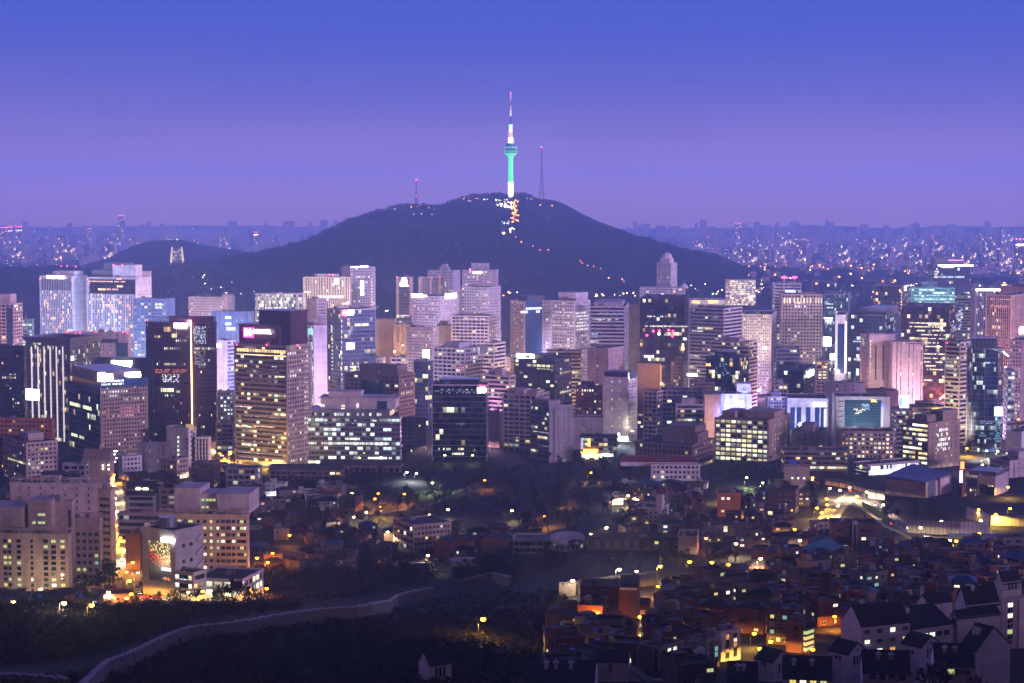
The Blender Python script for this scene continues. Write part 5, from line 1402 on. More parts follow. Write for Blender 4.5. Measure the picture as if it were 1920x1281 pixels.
for (lb, xl, xm, xr, yt, Y, wl, rf) in (('low dark shed roofed house behind the railed flats', 78, 145, 150, 888, 1230, 'dark', 'dark'), ('pale box house with a flat roof left of the church', 118, 160, 166, 872, 1280, 'grey', 'grey'), ('maroon terrace row beside the street lamps', 360, 400, 412, 872, 1330, 'maroon', 'dark'), ('long dim roofed market hall under the golden tower', 425, 480, 490, 880, 1340, 'grey', 'dark'), ('dark two storey house beside the street of lamps', 300, 345, 352, 918, 1200, 'brown', 'dark')):
    b = T('house', lb, xl, xm, xr, yt, Y, 6, wl, 'wide', 'dk', .06, cat='house', roof=rf, depth=14, mark=short(lb), cl=1)
# saw-tooth roofs of the long hall in the park
for n_, (lb, xl, xr, yt, Y) in enumerate((('long dark saw-roofed hall stretching in front of the glass museum', 600, 750, 876, 1440), ('lower dark hall wing with rounded skylights beside the saw-roofed hall', 505, 640, 884, 1400))):
    b = T('hall_building', lb, xl, xr, xr + 5, yt, Y, 5, 'brown', 'wide', 'dk', .01, cat='hall', roof='dark', depth=30, cl=0, mark=('the saw-roofed hall', 'the skylight wing')[n_])
    mb = MB()
    nn = 4
    for k in range(nn):
        for q in range(6):
            y0, y1 = b.D * k / nn, b.D * (k + .8) / nn
            a0, a1 = pi * q / 6, pi * (q + 1) / 6
            ym, r = (y0 + y1) / 2, (y1 - y0) / 2
            mb.quad((0, ym - r * cos(a0), b.H + .9 + 3 * sin(a0)), (b.W, ym - r * cos(a0), b.H + .9 + 3 * sin(a0)), (b.W, ym - r * cos(a1), b.H + .9 + 3 * sin(a1)), (0, ym - r * cos(a1), b.H + .9 + 3 * sin(a1)))
    mb.build('barrel_roof', ROOFS['grey'], b.root)
# --- landmark houses of the village side
b = T('house', 'red brick apartment house with a white balcony column lit orange from the lane', 1090, 1160, 1165, 1102, 665, 4, 'brick', 'blank', 'dk', 0, cat='house', roof='dark', depth=13, mark='the brick house with white balconies', par=.6)
wins(b, 'F', .5, .76, .12, .98, 1, 4, 3.0, 1.8, .2, 'w', ['yellow', 'white']); wins(b, 'F', .05, .4, .12, .98, 2, 4, 1.1, 1.0, .1, 'd')
for k in range(4):
    mb = MB(); mb.box(b.W * .53, b.W * .72, -1.3, -.3, b.H * (.12 + .215 * k) - .4, b.H * (.12 + .215 * k) + .75); mb.build('balcony', WALLS['white'], b.root)
b = T('house', 'narrow blank brick house with a white roof rim next to the lane', 1163, 1194, 1198, 1103, 640, 6, 'dkbrick', 'blank', 'dk', 0, cat='house', roof='dark', depth=11, mark='the narrow blank brick house', par=.6, side='blank')
mb = MB(); mb.box(-.2, b.W + .2, -.75, -.4, b.H - .6, b.H + .2); mb.build('roof_rim', WALLS['white'], b.root)
b = T('house', 'brick house with stacked glazed bay windows at the lane corner', 1225, 1257, 1290, 1152, 640, 30, 'dkbrick', 'blank', 'dk', 0, cat='house', roof='dark', mark='the brick bay window house', par=.6)
for k in range(3):
    mb = MB(); z = b.H * (.15 + .25 * k); mb.box(b.W * .98, b.W + 1.4, .4, b.D * .95, z, z + 1.0, 0); mb.box(b.W * .98, b.W + 1.35, .5, b.D * .9, z + 1, z + 2.4, 1); mb.build('bay_window', [WALLS['brick'], PANE['dim']], b.root)
b = T('house', 'upper dark brick house with iron balconies above the bay window house', 1228, 1268, 1290, 1122, 690, 34, 'dkbrick', 'blank', 'dk', 0, cat='house', roof='dark', mark='the upper dark brick house', pen=[(.2, .8, .2, .8, 3)]); wins(b, 'S', .05, 1, .3, .95, 3, 2, 2, 1.6, .1)
b = T('house', 'ochre brick house lit yellow along its blank flank by the lane lamp', 1199, 1236, 1279, 1218, 545, 42, 'tan', 'blank', 'dk', 0, cat='house', roof='green', mark='the ochre lane house', par=.7, side='blank', Dm=16); wins(b, 'S', .03, 1, .1, .97, 4, 5, 1.7, 1.5, .3, 'w', ['green', 'white', 'yellow']); wins(b, 'F', .78, .98, .1, .97, 1, 5, 1, 1.2, .0, 'd')
b = T('house', 'white rendered house with a red roof edge next to the ochre house', 1270, 1279, 1317, 1229, 535, 55, 'white', 'blank', 'dk', 0, cat='house', roof='red', mark='the white rendered house', side='blank', Dm=14, par=1.2); wins(b, 'S', .1, .95, .25, .97, 3, 4, 1.6, 1.5, .22, 'd', ['yellow', 'white'])
b = T('house', 'pale blue lit house with narrow windows in the dark lane', 1331, 1352, 1386, 1190, 570, 50, 'white', 'blank', 'dk', 0, cat='house', roof='dark', mark='the pale blue lane house', side='blank', Dm=15); wins(b, 'S', .1, .95, .2, .97, 2, 5, 1.5, 1.9, .1, 'd')
b = T('house', 'concrete house with teal panels beside the pale blue house', 1297, 1325, 1347, 1204, 555, 40, 'concrete', 'blank', 'dk', 0, cat='house', roof='teal', mark='the teal panelled house', side='blank', Dm=14); wins(b, 'S', .1, .95, .2, .97, 2, 4, 1.7, 1.6, .3, 'd', ['teal'])
b = T('house', 'pinkish brick house with a white terrace on its stepped roof', 1068, 1140, 1172, 1198, 575, 24, 'dkbrick', 'blank', 'dk', 0, cat='house', roof='pale', mark='the white terrace house', side='blank', Dm=15, pen=[(.15, .3, .2, .6, 2.6)]); wins(b, 'F', .05, .95, .15, .97, 3, 4, 1.4, 1.3, .1); wins(b, 'S', .1, .95, .4, .97, 2, 2, 2, 1.5, .6, 'w', ['teal', 'white'])
b = T('house', 'tawny brick house with lit balcony windows at the lane end', 1085, 1128, 1136, 1140, 640, 10, 'brick', 'blank', 'dk', 0, cat='house', roof='dark', depth=10, mark='the tawny brick house'); wins(b, 'F', .3, .95, .1, .97, 2, 3, 2.3, 1.5, .6, 'w', ['yellow', 'white', 'yellow'])
b = T('house', 'tall brick house with a column of glowing glazed balconies', 1477, 1503, 1526, 1172, 590, 40, 'brick', 'blank', 'dk', 0, cat='house', roof='dark', mark='the glowing balcony house', side='blank', Dm=15)
for k in range(5):
    z = b.H * (.08 + .18 * k)
    mb = MB(); mb.box(b.W - .2, b.W + 1.3, .6, b.D * .75, z, z + .7, 0); mb.box(b.W - .2, b.W + 1.25, .65, b.D * .73, z + .7, z + 2.5, 1); mb.build('glazed_balcony', [WALLS['brick'], PANE[('green', 'yellow', 'yellow', 'green', 'dim')[k]]], b.root)
wins(b, 'F', .3, .9, .5, .97, 1, 2, 1.5, 1.4, .5, 'd', ['orange'])
b = T('house', 'brick house with a bright blue roof terrace', 1440, 1492, 1512, 1150, 610, 22, 'dkbrick', 'blank', 'dk', 0, cat='house', roof='teal', mark='the blue terrace house', Dm=14, side='blank', par=1.4); wins(b, 'F', .05, .95, .1, .97, 4, 4, 1.4, 1.3, .12); wins(b, 'S', .1, .95, .1, .97, 2, 4, 1.5, 1.4, .3)
b = T('chapel', 'red hall with cream frames and a broad teal pitched roof', 1479, 1530, 1577, 1042, 880, 34, 'maroon', ['wide', 'wide'], 'br', .0, cat='hall', roof='teal', mark='the teal roofed hall', gable=('y', 3.4, .8), cl=0, Dm=30)
for k in range(4):
    bx(b, 1480 + k * 16.5, 1044, 1481.4 + k * 16.5, 1061, WALLS['beige'], off=.8, name='pilaster')
b = T('school_building', 'brick school block with a tall glazed stair and teal lit windows', 1560, 1645, 1650, 985, 950, 5, 'dkbrick', 'blank', 'dk', 0, cat='school', roof='dark', depth=15, mark='the brick stair block'); wins(b, 'F', .08, .38, .12, .95, 2, 3, 2.4, 1.6, .5, 'd', ['teal', 'white', 'yellow']); wins(b, 'F', .62, .95, .12, .95, 2, 3, 2.4, 1.6, .4, 'd', ['teal', 'white'])
mb = MB(); mb.box(b.W * .45, b.W * .56, -1.6, -.3, 0, b.H + 2.2, 0); mb.box(b.W * .47, b.W * .54, -1.7, -1.55, 1, b.H + .5, 1); mb.build('stair_tower', [WALLS['beige'], PANE['dim']], b.root)
b = T('house', 'brick house blazing orange from a lamp at its foot', 1346, 1388, 1392, 927, 1130, 5, 'orange', 'blank', 'dk', 0, cat='house', roof='green', depth=12, mark='the blazing orange house'); wins(b, 'F', .1, .6, .15, .95, 2, 3, 1.9, 1.5, .4, 'w', ['white', 'yellow'])
b = T('school_building', 'beige square block with paired windows and a lift tower', 1185, 1238, 1253, 955, 1090, 20, 'concrete', 'blank', 'dk', 0, cat='school', roof='green', mark='the square beige block', side='blank'); wins(b, 'F', .2, .95, .1, .9, 4, 3, 1.2, 1.5, .02, 'd'); wins(b, 'S', .1, .9, .1, .9, 2, 3, 1.6, 1.4, .1, 'd'); mb = MB(); mb.box(b.W * .82, b.W * 1.05, 1, 6, b.H - 1, b.H + 8); mb.build('lift_tower', WALLS['concrete'], b.root); mast(b, 1249, 935, 901)
b = T('house', 'brick flats with lit upper windows above the yellow slope', 1440, 1490, 1504, 921, 1150, 16, 'dkbrick', 'blank', 'dk', 0, cat='house', roof='dark', mark='the brick flats above the slope', Dm=18, side='blank'); wins(b, 'F', .4, .95, .1, .95, 3, 4, 1.6, 1.4, .15); wins(b, 'S', .2, .9, .1, .95, 2, 4, 1.6, 1.4, .35)
b = T('house', 'striped brick block with white balconies below the brick flats', 1438, 1470, 1488, 958, 1060, 30, 'dkbrick', 'band', 'dk', .06, cat='house', roof='dark', mark='the striped brick block', Dm=16)
b = T('house', 'cream and orange house glowing beside a lamp above the old wall', 1471, 1518, 1525, 878, 1290, 8, 'beige', 'blank', 'dk', 0, cat='house', roof='dark', mark='the glowing cream house', depth=10); wins(b, 'F', .2, .9, .2, .9, 3, 1, 1.6, 1.6, .3, 'd')
b = T('school_building', 'long dim brick school with pale windows behind the lit trees', 1105, 1306, 1310, 1012, 960, 4, 'dkbrick', 'blank', 'dk', 0, cat='school', roof='dark', depth=14, mark='the long brick school', base=zg(100, 960) - 1); wins(b, 'F', .03, .95, .25, .9, 10, 2, 2.2, 1.6, .06, 'w', ['yellow'])
b = T('school_building', 'yellow ended wing of the brick school near the lamps', 1272, 1306, 1309, 1009, 945, 8, 'tan', 'blank', 'dk', 0, cat='school', roof='dark', depth=10, mark='the yellow school wing')
b = T('school_building', 'brick block with white framed windows on the village edge', 1352, 1420, 1423, 985, 1030, 6, 'dkbrick', 'blank', 'dk', 0, cat='school', roof='dark', depth=14, mark='the white framed brick block'); wins(b, 'F', .05, .95, .12, .9, 6, 3, 2.2, 1.7, .2, 'w')
b = T('school_building', 'cream modern building with deep notched windows in the dark valley', 739, 775, 845, 987, 1080, 62, 'beige', ['wide', 'fine'], 'dk', .04, cat='hall', mark='the cream notched building', Dm=70)
for k, (x0, x1, lb) in enumerate(((815, 843, 'small brick house with a curved gable, leftmost of three in a row'), (850, 878, 'small brick house with a curved gable between its two twins'), (902, 944, 'widest of the three curved gable brick houses'))):
    b = T('house', lb, x0, x1, x1 + 10, 1018 - k * 2, hit(x0, 1046 - k * 2).y, 14, 'brick', 'blank', 'dk', 0, cat='house', roof='dark', mark='the curved gable houses', gable=('y', 2.2, .5), cl=0, side='blank', group='curved gable brick houses')
b = T('hall_building', 'long low hall with a pale edged dark roof and a ribbed barrel end', 846, 850, 1102, 1062, hit(850, 1084).y, 74, 'dark', 'blank', 'dk', 0, cat='hall', roof='black', mark='the long barrel ended hall', cl=0, par=.3, side='slab', Dm=90)
mb = MB()
for k in range(8):
    a0, a1 = pi * k / 8, pi * (k + 1) / 8
    for j in range(9):
        y0, y1 = -1 + j * 1.5, -1 + j * 1.5 + 1.25
        xa, xb = b.W - 4.5 + 5.5 * cos(a0), b.W - 4.5 + 5.5 * cos(a1)
        za, zb_ = b.H + .3 + 3.2 * sin(a0), b.H + .3 + 3.2 * sin(a1)
        mb.quad((xa, y0, za), (xa, y1, za), (xb, y1, zb_), (xb, y0, zb_))
mb.build('barrel_roof', WALLS['pale'], b.root)
mb = MB(); mb.box(b.W + .45, b.W + .9, -.8, b.D + .8, b.H - .1, b.H + .7); mb.build('roof_edge', WALLS['pale'], b.root)
b = T('hall_building', 'modern hall with a white ribbed curved roof above the dark wood', 963, 1030, 1034, 1014, 985, 5, 'concrete', 'panel', 'dk', .0, cat='hall', roof='pale', mark='the ribbed curved hall', depth=20, cl=0)
b = T('hall_building', 'dark glazed oval pavilion with a slanted ribbed roof', 1034, 1094, 1096, 1022, 965, 3, 'steel', 'glass', 'bl', .0, cat='pavilion', roof='pale', mark='the oval pavilion', cl=0, depth=17, poly=lambda W, D: [(W / 2 + W / 2 * cos(-pi + 2 * pi * k / 18), D / 2 + D / 2 * sin(-pi + 2 * pi * k / 18)) for k in range(18)])
mb = MB(); rr = [(b.W / 2 + (b.W / 2 + .8) * cos(2 * pi * k / 24), b.D / 2 + (b.D / 2 + .8) * sin(2 * pi * k / 24)) for k in range(24)]
i = len(mb.v); mb.v += [(x, y, b.H + .9 + y * .16) for x, y in rr] + [(x, y, b.H + 1.3 + y * .16) for x, y in rr]
mb.f.append(tuple(range(i + 24, i + 48))); mb.m.append(0)
for k in range(24):
    j = (k + 1) % 24
    mb.f.append((i + k, i + j, i + 24 + j, i + 24 + k)); mb.m.append(0)
mb.build('slanted_roof', WALLS['pale'], b.root)
# --- white flats with black gabled roofs at the bottom
FG = 'white flats with black gabled roofs'
def slits(b, face='F'):
    L = b.W if face == 'F' else b.D
    for q in (-.2, 0, .2):
        if face == 'F':
            put_window(b.root, L * (.5 + q), -.36, b.H - 1.9, 0, .55, 2.6, 'd', 'dark')
        else:
            put_window(b.root, b.W + .36, L * (.5 + q), b.H - 1.9, pi / 2, .55, 2.6, 'd', 'dark')
    if face == 'F':
        put_window(b.root, L * .5, -.36, b.H + .55, 0, .5, .6, 'd', 'dark')
def vents(b, n, z=1.6):
    for k in range(n):
        x = b.W * (.2 + .6 * (k + R.random() * .5) / max(1, n))
        mb = MB()
        y = b.D * .3
        mb.box(x - .5, x + .5, y - .5, y + .5, b.H + z * .3, b.H + z + 1.1)
        mb.box(x - .75, x + .75, y - .75, y + .75, b.H + z + 1.1, b.H + z + 1.35)
        mb.box(x - .3, x + .3, y - .3, y + .3, b.H + z + 1.3, b.H + z + 1.8)
        mb.build('chimney', WALLS['white'], b.root)
def G(lb, xl, xm, xr, ye, Y, a, ax, rise, **k):
    kw = dict(wall='white', style='blank', p=0, cat='flats', roof='black', cl=0, group=FG, gable=(ax, rise, .45), side='blank')
    kw.update(k)
    return T('apartment_block', lb, xl, xm, xr, ye, Y, a, **kw)
b = G('white block with four balcony floors, some lit yellow, under a long black roof', 1580, 1616, 1704, 1173, 545, 68, 'y', 5.0, mark='the lit balcony block', Dm=26, base=zg(110, 545) - 6)
for k in range(5):
    z = b.H - 2.6 - 2.85 * k
    mb = MB(); mb.box(b.W + .3, b.W + 1.5, .3, b.D, z - 1.5, z - .4, 0); mb.build('balcony', mat((.55, .58, .5), .7), b.root)
    for q in range(4):
        put_window(b.root, b.W + .4, b.D * (.1 + .27 * q), z + .6, pi / 2, 1.9, 1.5, 'w', ('dark', 'dark', 'white', 'dark', 'white', 'dark', 'dark', 'yellow', 'dark', 'white', 'orange', 'white')[(k * 4 + q) % 12])
vents(b, 1, 4)
b = G('white wing with lit band windows meeting the balcony block at an angle', 1700, 1704, 1784, 1180, 552, 60, 'y', 4.2, mark='the lit band wing', Dm=26)
wins(b, 'S', .1, .95, .7, .95, 5, 1, 2.4, 1.5, .6, 'd', ['white', 'yellow', 'teal']); vents(b, 3, 3)
b = G('white stair tower with a low gable and tall chimney above the band wing', 1722, 1740, 1783, 1131, 580, 62, 'y', 2.2, mark='the chimney stair tower', Dm=14)
mb = MB(); mb.tube((b.W * .2, .5, b.H - 3), (b.W * .2, .5, b.H + 4.5), .55, n=8, cap=True); mb.build('chimney', WALLS['white'], b.root)
b = G('white gabled block with one yellow window at the right', 1793, 1813, 1872, 1135, 585, 66, 'y', 5.2, mark='the one yellow window block', Dm=26); wins(b, 'S', .05, .95, .55, .95, 4, 2, 2.0, 1.4, .3, 'd', ['yellow']); vents(b, 2, 4)
b = G('topmost white stair tower with three slit windows at the right edge', 1866, 1881, 1913, 1092, 600, 62, 'y', 3.0, mark='the topmost slit tower', Dm=12)
for q in (.3, .5, .7):
    put_window(b.root, b.W + .36, b.D * q, b.H - 1.5, pi / 2, .55, 2.4, 'd', 'dark')
b = G('long white box storey with twin square windows and a shallow black roof', 1784, 1797, 1873, 1158, 560, 66, 'y', 1.8, mark='the long white box storey', Dm=24, base=zg(150, 560)); wins(b, 'S', .35, .55, .72, .92, 2, 1, 1.1, 1.1, 0, 'd'); slits(b)
b = T('apartment_block', 'tall pinkish flats with teal lit stair windows at the right edge', 1871, 1880, 1960, 1128, 600, 66, 'pink', 'blank', 'dk', 0, cat='flats', roof='black', cl=0, group=FG, side='blank', mark='the tall pinkish flats', base=zg(155, 600) - 5, Dm=16)
wins(b, 'S', .05, .3, .3, .98, 1, 8, 2.2, 1.6, .35, 'w', ['teal', 'green', 'yellow', 'white']); wins(b, 'S', .75, .98, .3, .98, 1, 8, 2.2, 1.6, .45, 'w', ['teal', 'green', 'yellow', 'white'])
mb = MB(); mb.box(b.W + .3, b.W + .8, b.D * .38, b.D * .66, 0, b.H + .5); mb.build('pier', WALLS['white'], b.root)
b = G('broad white gable end wall facing the camera at the bottom right', 1800, 1830, 1911, 1220, 500, 52, 'x', 5.5, mark='the broad gable end', Dm=14); wins(b, 'F', .1, .9, .4, .95, 3, 3, 1.9, 1.4, .15, 'd', ['green', 'white']); vents(b, 2, 3.5)
for (lb, x0, x1, x2, ye, Y) in (('white stair tower with two small flank windows, nearest the glowing balcony house', 1417, 1449, 1482, 1241, 520), ('white stair tower standing below the lit balcony block', 1556, 1590, 1622, 1226, 515), ('white stair tower between the balcony block and the broad gable', 1692, 1727, 1760, 1213, 512)):
    b = G(lb, x0, x1, x2, ye, Y, 50, 'x', 2.6, mark=short(lb), Dm=8)
    for q in (.32, .5, .68):
        put_window(b.root, b.W + .36, b.D * q, b.H - 2.2, pi / 2, .55, 2.6, 'd', 'dark')
    put_window(b.root, b.W + .36, b.D * .5, b.H + .7, pi / 2, .5, .6, 'd', 'dark')
    wins(b, 'F', .3, .7, .75, .92, 2, 1, .8, 1.1, 0, 'd')
for (lb, x0, x1, ye, Y, p) in (('low white row under a black roof left of the first stair tower', 1365, 1418, 1284, 490, .2), ('white row with a black roof between the first two stair towers', 1470, 1558, 1274, 492, .4), ('white row with a black roof between the last two stair towers', 1620, 1705, 1263, 490, .4), ('white row end with lit windows beside the broad gable', 1755, 1824, 1250, 488, .5)):
    b = G(lb, x0, x1, x1 + 8, ye, Y, 8, 'x', 4.4, mark='the white rows', depth=13); wins(b, 'F', .08, .95, .72, .95, 4, 1, 1.8, 1.4, p, 'd', ['green', 'white', 'yellow']); vents(b, 2, 2.8)
b = G('small lone white tower with three slit windows at the bottom of the dark slope', 788, 806, 843, 1246, 470, 60, 'y', 2.6, mark='the lone white tower', Dm=9)
for q in (.3, .5, .7):
    put_window(b.root, b.W + .36, b.D * q, b.H - 2.2, pi / 2, .6, 2.6, 'd', 'dark')
put_window(b.root, b.W + .36, b.D * .5, b.H + .4, pi / 2, .6, .6, 'd', 'dark')
b = G('white stair block with stepped black lean-to roofs by the lane lamp', 1119, 1176, 1179, 1241, 520, 6, 'x', 2.0, mark='the stepped lean-to block', depth=9); wins(b, 'F', .3, .6, .55, .9, 1, 1, 1.0, 1.9, 0, 'd')
mb = MB()
for k in range(3):
    x = b.W + .4 + k * 3.2
    mb.hexa([(x, 1, b.H - 3 - 2.2 * k), (x + 3.4, 1, b.H - 4.6 - 2.2 * k), (x + 3.4, 8, b.H - 4.6 - 2.2 * k), (x, 8, b.H - 3 - 2.2 * k), (x, 1, b.H - 2.6 - 2.2 * k), (x + 3.4, 1, b.H - 4.2 - 2.2 * k), (x + 3.4, 8, b.H - 4.2 - 2.2 * k), (x, 8, b.H - 2.6 - 2.2 * k)])
    mb.box(x, x + 3.2, 1.4, 7.6, 0, b.H - 4.7 - 2.2 * k, 1)
mb.build('stair_roof', [ROOFS['black'], WALLS['white']], b.root)
b = G('dark roofed row of white flats mostly below the picture edge', 985, 1112, 1118, 1281, 480, 5, 'x', 3.4, mark='the bottom roof row', depth=12); vents(b, 3, 2.6)
# ---------------------------------------------------------------- the tower on the hill
def emt(name, mb, m, root, label=None):
    return mb.build(name, m, root, label)
def seoul_tower():
    p = P(957.6, 367, 4000)
    r = empty('tower', (p.x, 4000, p.z - 3))
    tag(r, 'tall green lit broadcasting tower with a round observation pod on the wooded hill', 'tower')
    U = 4000 / F
    z = lambda py: P(957.6, py, 4000).z - p.z + 3
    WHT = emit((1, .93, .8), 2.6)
    GRN = emit((0, 1, .15), 1.7)  # green light projected on the shaft is put in as its own emission
    mb = MB()
    for k in range(8):
        a, b = 2 * pi * k / 8, 2 * pi * (k + .5) / 8
        for q in range(5):
            z0, z1 = z(368) + (z(343) - z(368)) * q / 5, z(368) + (z(343) - z(368)) * (q + 1) / 5
            mb.tube((5.2 * cos(a), 5.2 * sin(a), z0), (5.6 * cos(b), 5.6 * sin(b), z1), .5, n=4)
            mb.tube((5.2 * cos(b), 5.2 * sin(b), z0), (5.6 * cos(a), 5.6 * sin(a), z1), .5, n=4)
    mb.lathe([(5, -2), (4.9, z(342))], 14)
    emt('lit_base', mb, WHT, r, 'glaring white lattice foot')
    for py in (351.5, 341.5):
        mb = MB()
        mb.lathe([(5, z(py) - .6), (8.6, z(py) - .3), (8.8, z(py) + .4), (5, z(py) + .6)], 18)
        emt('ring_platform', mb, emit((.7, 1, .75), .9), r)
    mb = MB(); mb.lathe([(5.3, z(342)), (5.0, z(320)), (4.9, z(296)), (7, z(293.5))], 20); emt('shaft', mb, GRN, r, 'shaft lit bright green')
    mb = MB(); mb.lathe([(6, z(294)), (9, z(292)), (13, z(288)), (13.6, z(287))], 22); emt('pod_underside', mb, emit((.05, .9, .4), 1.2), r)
    mb = MB(); mb.lathe([(13.3, z(287)), (13.6, z(284)), (13.4, z(281.5)), (12.4, z(277))], 22); emt('pod_glass', mb, glass((.02, .12, .10), .5, .3, ((.3, 1, .6), (1, .9, .6), (.5, 1, .8)), 1.2), r)
    mb = MB()
    for k in range(16):
        a = 2 * pi * k / 16
        mb.tube((13.9 * cos(a), 13.9 * sin(a), z(287.5)), (13.2 * cos(a), 13.2 * sin(a), z(278)), .28, n=4)
    mb.lathe([(13.2, z(284.6)), (14.1, z(284.4)), (14.1, z(283.6)), (13.2, z(283.4))], 22)
    mb.lathe([(12.2, z(277.4)), (13.8, z(277.2)), (13, z(276)), (10, z(275.6))], 22)
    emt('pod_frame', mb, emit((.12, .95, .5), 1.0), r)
    mb = MB(); mb.lathe([(10.2, z(276)), (10.3, z(270)), (9.7, z(269.3)), (6, z(268.8))], 20); emt('upper_deck', mb, mat((.03, .16, .18), .4), r)
    def lattice(py0, py1, r0, r1, m, n=4, lv=5, t=.42, name='mast_section', core=0):
        mb = MB()
        for q in range(lv):
            za, zb_ = z(py0 + (py1 - py0) * q / lv), z(py0 + (py1 - py0) * (q + 1) / lv)
            ra, rb = r0 + (r1 - r0) * q / lv, r0 + (r1 - r0) * (q + 1) / lv
            for k in range(n):
                a, b = 2 * pi * (k + .5) / n, 2 * pi * (k + 1.5) / n
                mb.tube((ra * cos(a), ra * sin(a), za), (rb * cos(a), rb * sin(a), zb_), t, n=4)
                mb.tube((ra * cos(a), ra * sin(a), za), (rb * cos(b), rb * sin(b), zb_), t * .7, n=4)
                mb.tube((rb * cos(a), rb * sin(a), zb_), (rb * cos(b), rb * sin(b), zb_), t * .7, n=4)
        if core:
            mb.tube((0, 0, z(py0)), (0, 0, z(py1)), core * r0, core * r1, 8)
        emt(name, mb, m, r)
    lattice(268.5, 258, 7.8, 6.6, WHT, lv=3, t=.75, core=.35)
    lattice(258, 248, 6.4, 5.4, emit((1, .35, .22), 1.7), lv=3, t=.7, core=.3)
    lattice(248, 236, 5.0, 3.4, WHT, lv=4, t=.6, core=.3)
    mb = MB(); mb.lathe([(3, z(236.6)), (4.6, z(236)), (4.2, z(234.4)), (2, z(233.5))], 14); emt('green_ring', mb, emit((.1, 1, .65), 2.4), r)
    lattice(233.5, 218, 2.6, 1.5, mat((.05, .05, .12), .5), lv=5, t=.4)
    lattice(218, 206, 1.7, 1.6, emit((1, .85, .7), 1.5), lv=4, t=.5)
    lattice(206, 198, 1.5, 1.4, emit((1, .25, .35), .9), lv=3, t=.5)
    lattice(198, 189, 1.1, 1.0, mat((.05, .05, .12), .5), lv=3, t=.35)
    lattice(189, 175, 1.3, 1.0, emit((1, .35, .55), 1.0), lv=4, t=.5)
    mb = MB(); mb.octa((0, 0, z(174)), 1.7); emt('warning_light', mb, RED, r)
seoul_tower()
def radio_mast(label, px, py0, py1, Y, half, red, cross=()):
    p = P(px, py0, Y)
    q = P(px, py1, Y)
    r = empty('radio_mast', (p.x, Y, p.z - 6))
    tag(r, label, 'mast')
    H = q.z - p.z + 6
    mb = MB()
    lv = 16
    for k in range(lv):
        t0, t1 = k / lv, (k + 1) / lv
        f = lambda t: half * max(.10, (1 - t) ** 1.7)
        for c in range(4):
            a, b = pi / 4 + c * pi / 2, pi / 4 + (c + 1) * pi / 2
            ra, rb = f(t0), f(t1)
            mb.tube((ra * cos(a), ra * sin(a), H * t0), (rb * cos(a), rb * sin(a), H * t1), .6, n=4)
            mb.tube((ra * cos(a), ra * sin(a), H * t0), (rb * cos(b), rb * sin(b), H * t1), .38, n=4)
            mb.tube((rb * cos(a), rb * sin(a), H * t1), (rb * cos(b), rb * sin(b), H * t1), .38, n=4)
    mb.build('lattice', mat((.10, .07, .12), .6), r)
    for t in cross:
        mb = MB()
        w_ = half * (1 - t) ** 1.7 + 2.2
        mb.box(-w_, w_, -.4, .4, H * t, H * t + .8)
        mb.box(-.4, .4, -w_, w_, H * t + .05, H * t + .75)
        mb.build('platform', mat((.10, .07, .12), .6), r)
    for t in red:
        mb = MB(); mb.octa((0, 0, H * t + .6), 2.0); mb.build('warning_light', RED, r)
radio_mast('tall dark lattice mast with a red light on top beside the green tower', 1015.5, 380, 277, 4010, 9, (1.0,), (.2, .45))
radio_mast('shorter lattice mast with two red lights on the lower shoulder of the hill', 780.5, 384, 338, 4010, 6, (1.0, .42), (.42,))

# ---------------------------------------------------------------- lamps
POLE = mat((.06, .06, .065), .5, .1, .4, .5, .5)
LCOL = {'y': (1, .58, .08), 'o': (1, .36, .04), 'w': (1, .74, .42), 'g': (.75, 1, .35), 'r': (1, .25, .15), 'c': (.85, .93, 1), 'p': (1, .5, .9)}
LNAME = {'y': 'yellow', 'o': 'orange', 'w': 'warm white', 'g': 'greenish', 'r': 'reddish', 'c': 'cold white', 'p': 'pinkish'}
LAMPM = {}
def lamp_meshes(c):
    if c in LAMPM:
        return LAMPM[c]
    mp = MB()
    mp.tube((0, 0, 0), (0, 0, 7.2), .11, .07, 6)
    mp.tube((0, 0, 7.1), (1.3, 0, 7.5), .06, .05, 5)
    mp.box(-.2, .2, -.2, .2, 0, .5)
    mh = MB()
    mh.lathe([(.15, 6.5), (.62, 6.72), (.82, 7.1), (.62, 7.48), (.2, 7.66)], 10, 0, (1.5, 0))
    mc = MB()
    mc.lathe([(.55, 7.5), (.5, 7.72), (.1, 7.9)], 10, 0, (1.5, 0))
    LAMPM[c] = (mp.mesh('pole', POLE), mh.mesh('lamp', emit(tuple(v ** 1.7 for v in LCOL[c]), 34)), mc.mesh('lamp_cap', POLE))
    return LAMPM[c]
LN = [0]
def lamp(px, py, c='y', W=2500, s=1.0, h=7.3, group='street lamps', label=None, at=None, glow=False):
    p = at if at is not None else at_h(px, py, h * s)
    r = empty('street_lamp', (p.x - 1.5 * s, p.y, p.z - h * s))
    r.scale = (s, s, s)
    a, b, d = lamp_meshes(c)
    for n, m in (('pole', a), ('lamp', b), ('lamp_cap', d)):
        link(n, m, r)
    if label is None:
        q = near_mark(px, py)
        label = LNAME[c] + ' street lamp near ' + q
        label = ' '.join(label.split()[:16])
    tag(r, label, 'street lamp', group)
    if W:
        ld = bpy.data.lights.new('lamp_light', 'POINT' if glow else 'SPOT')
        if not glow:
            ld.spot_size = radians(172)
            ld.spot_blend = .12
        ld.energy = W
        ld.color = LCOL[c]
        ld.shadow_soft_size = .6
        lo = bpy.data.objects.new('lamp_light', ld)
        COL.objects.link(lo)
        lo.location = (p.x, p.y, p.z - 1.5 * s)
    LN[0] += 1
    return p
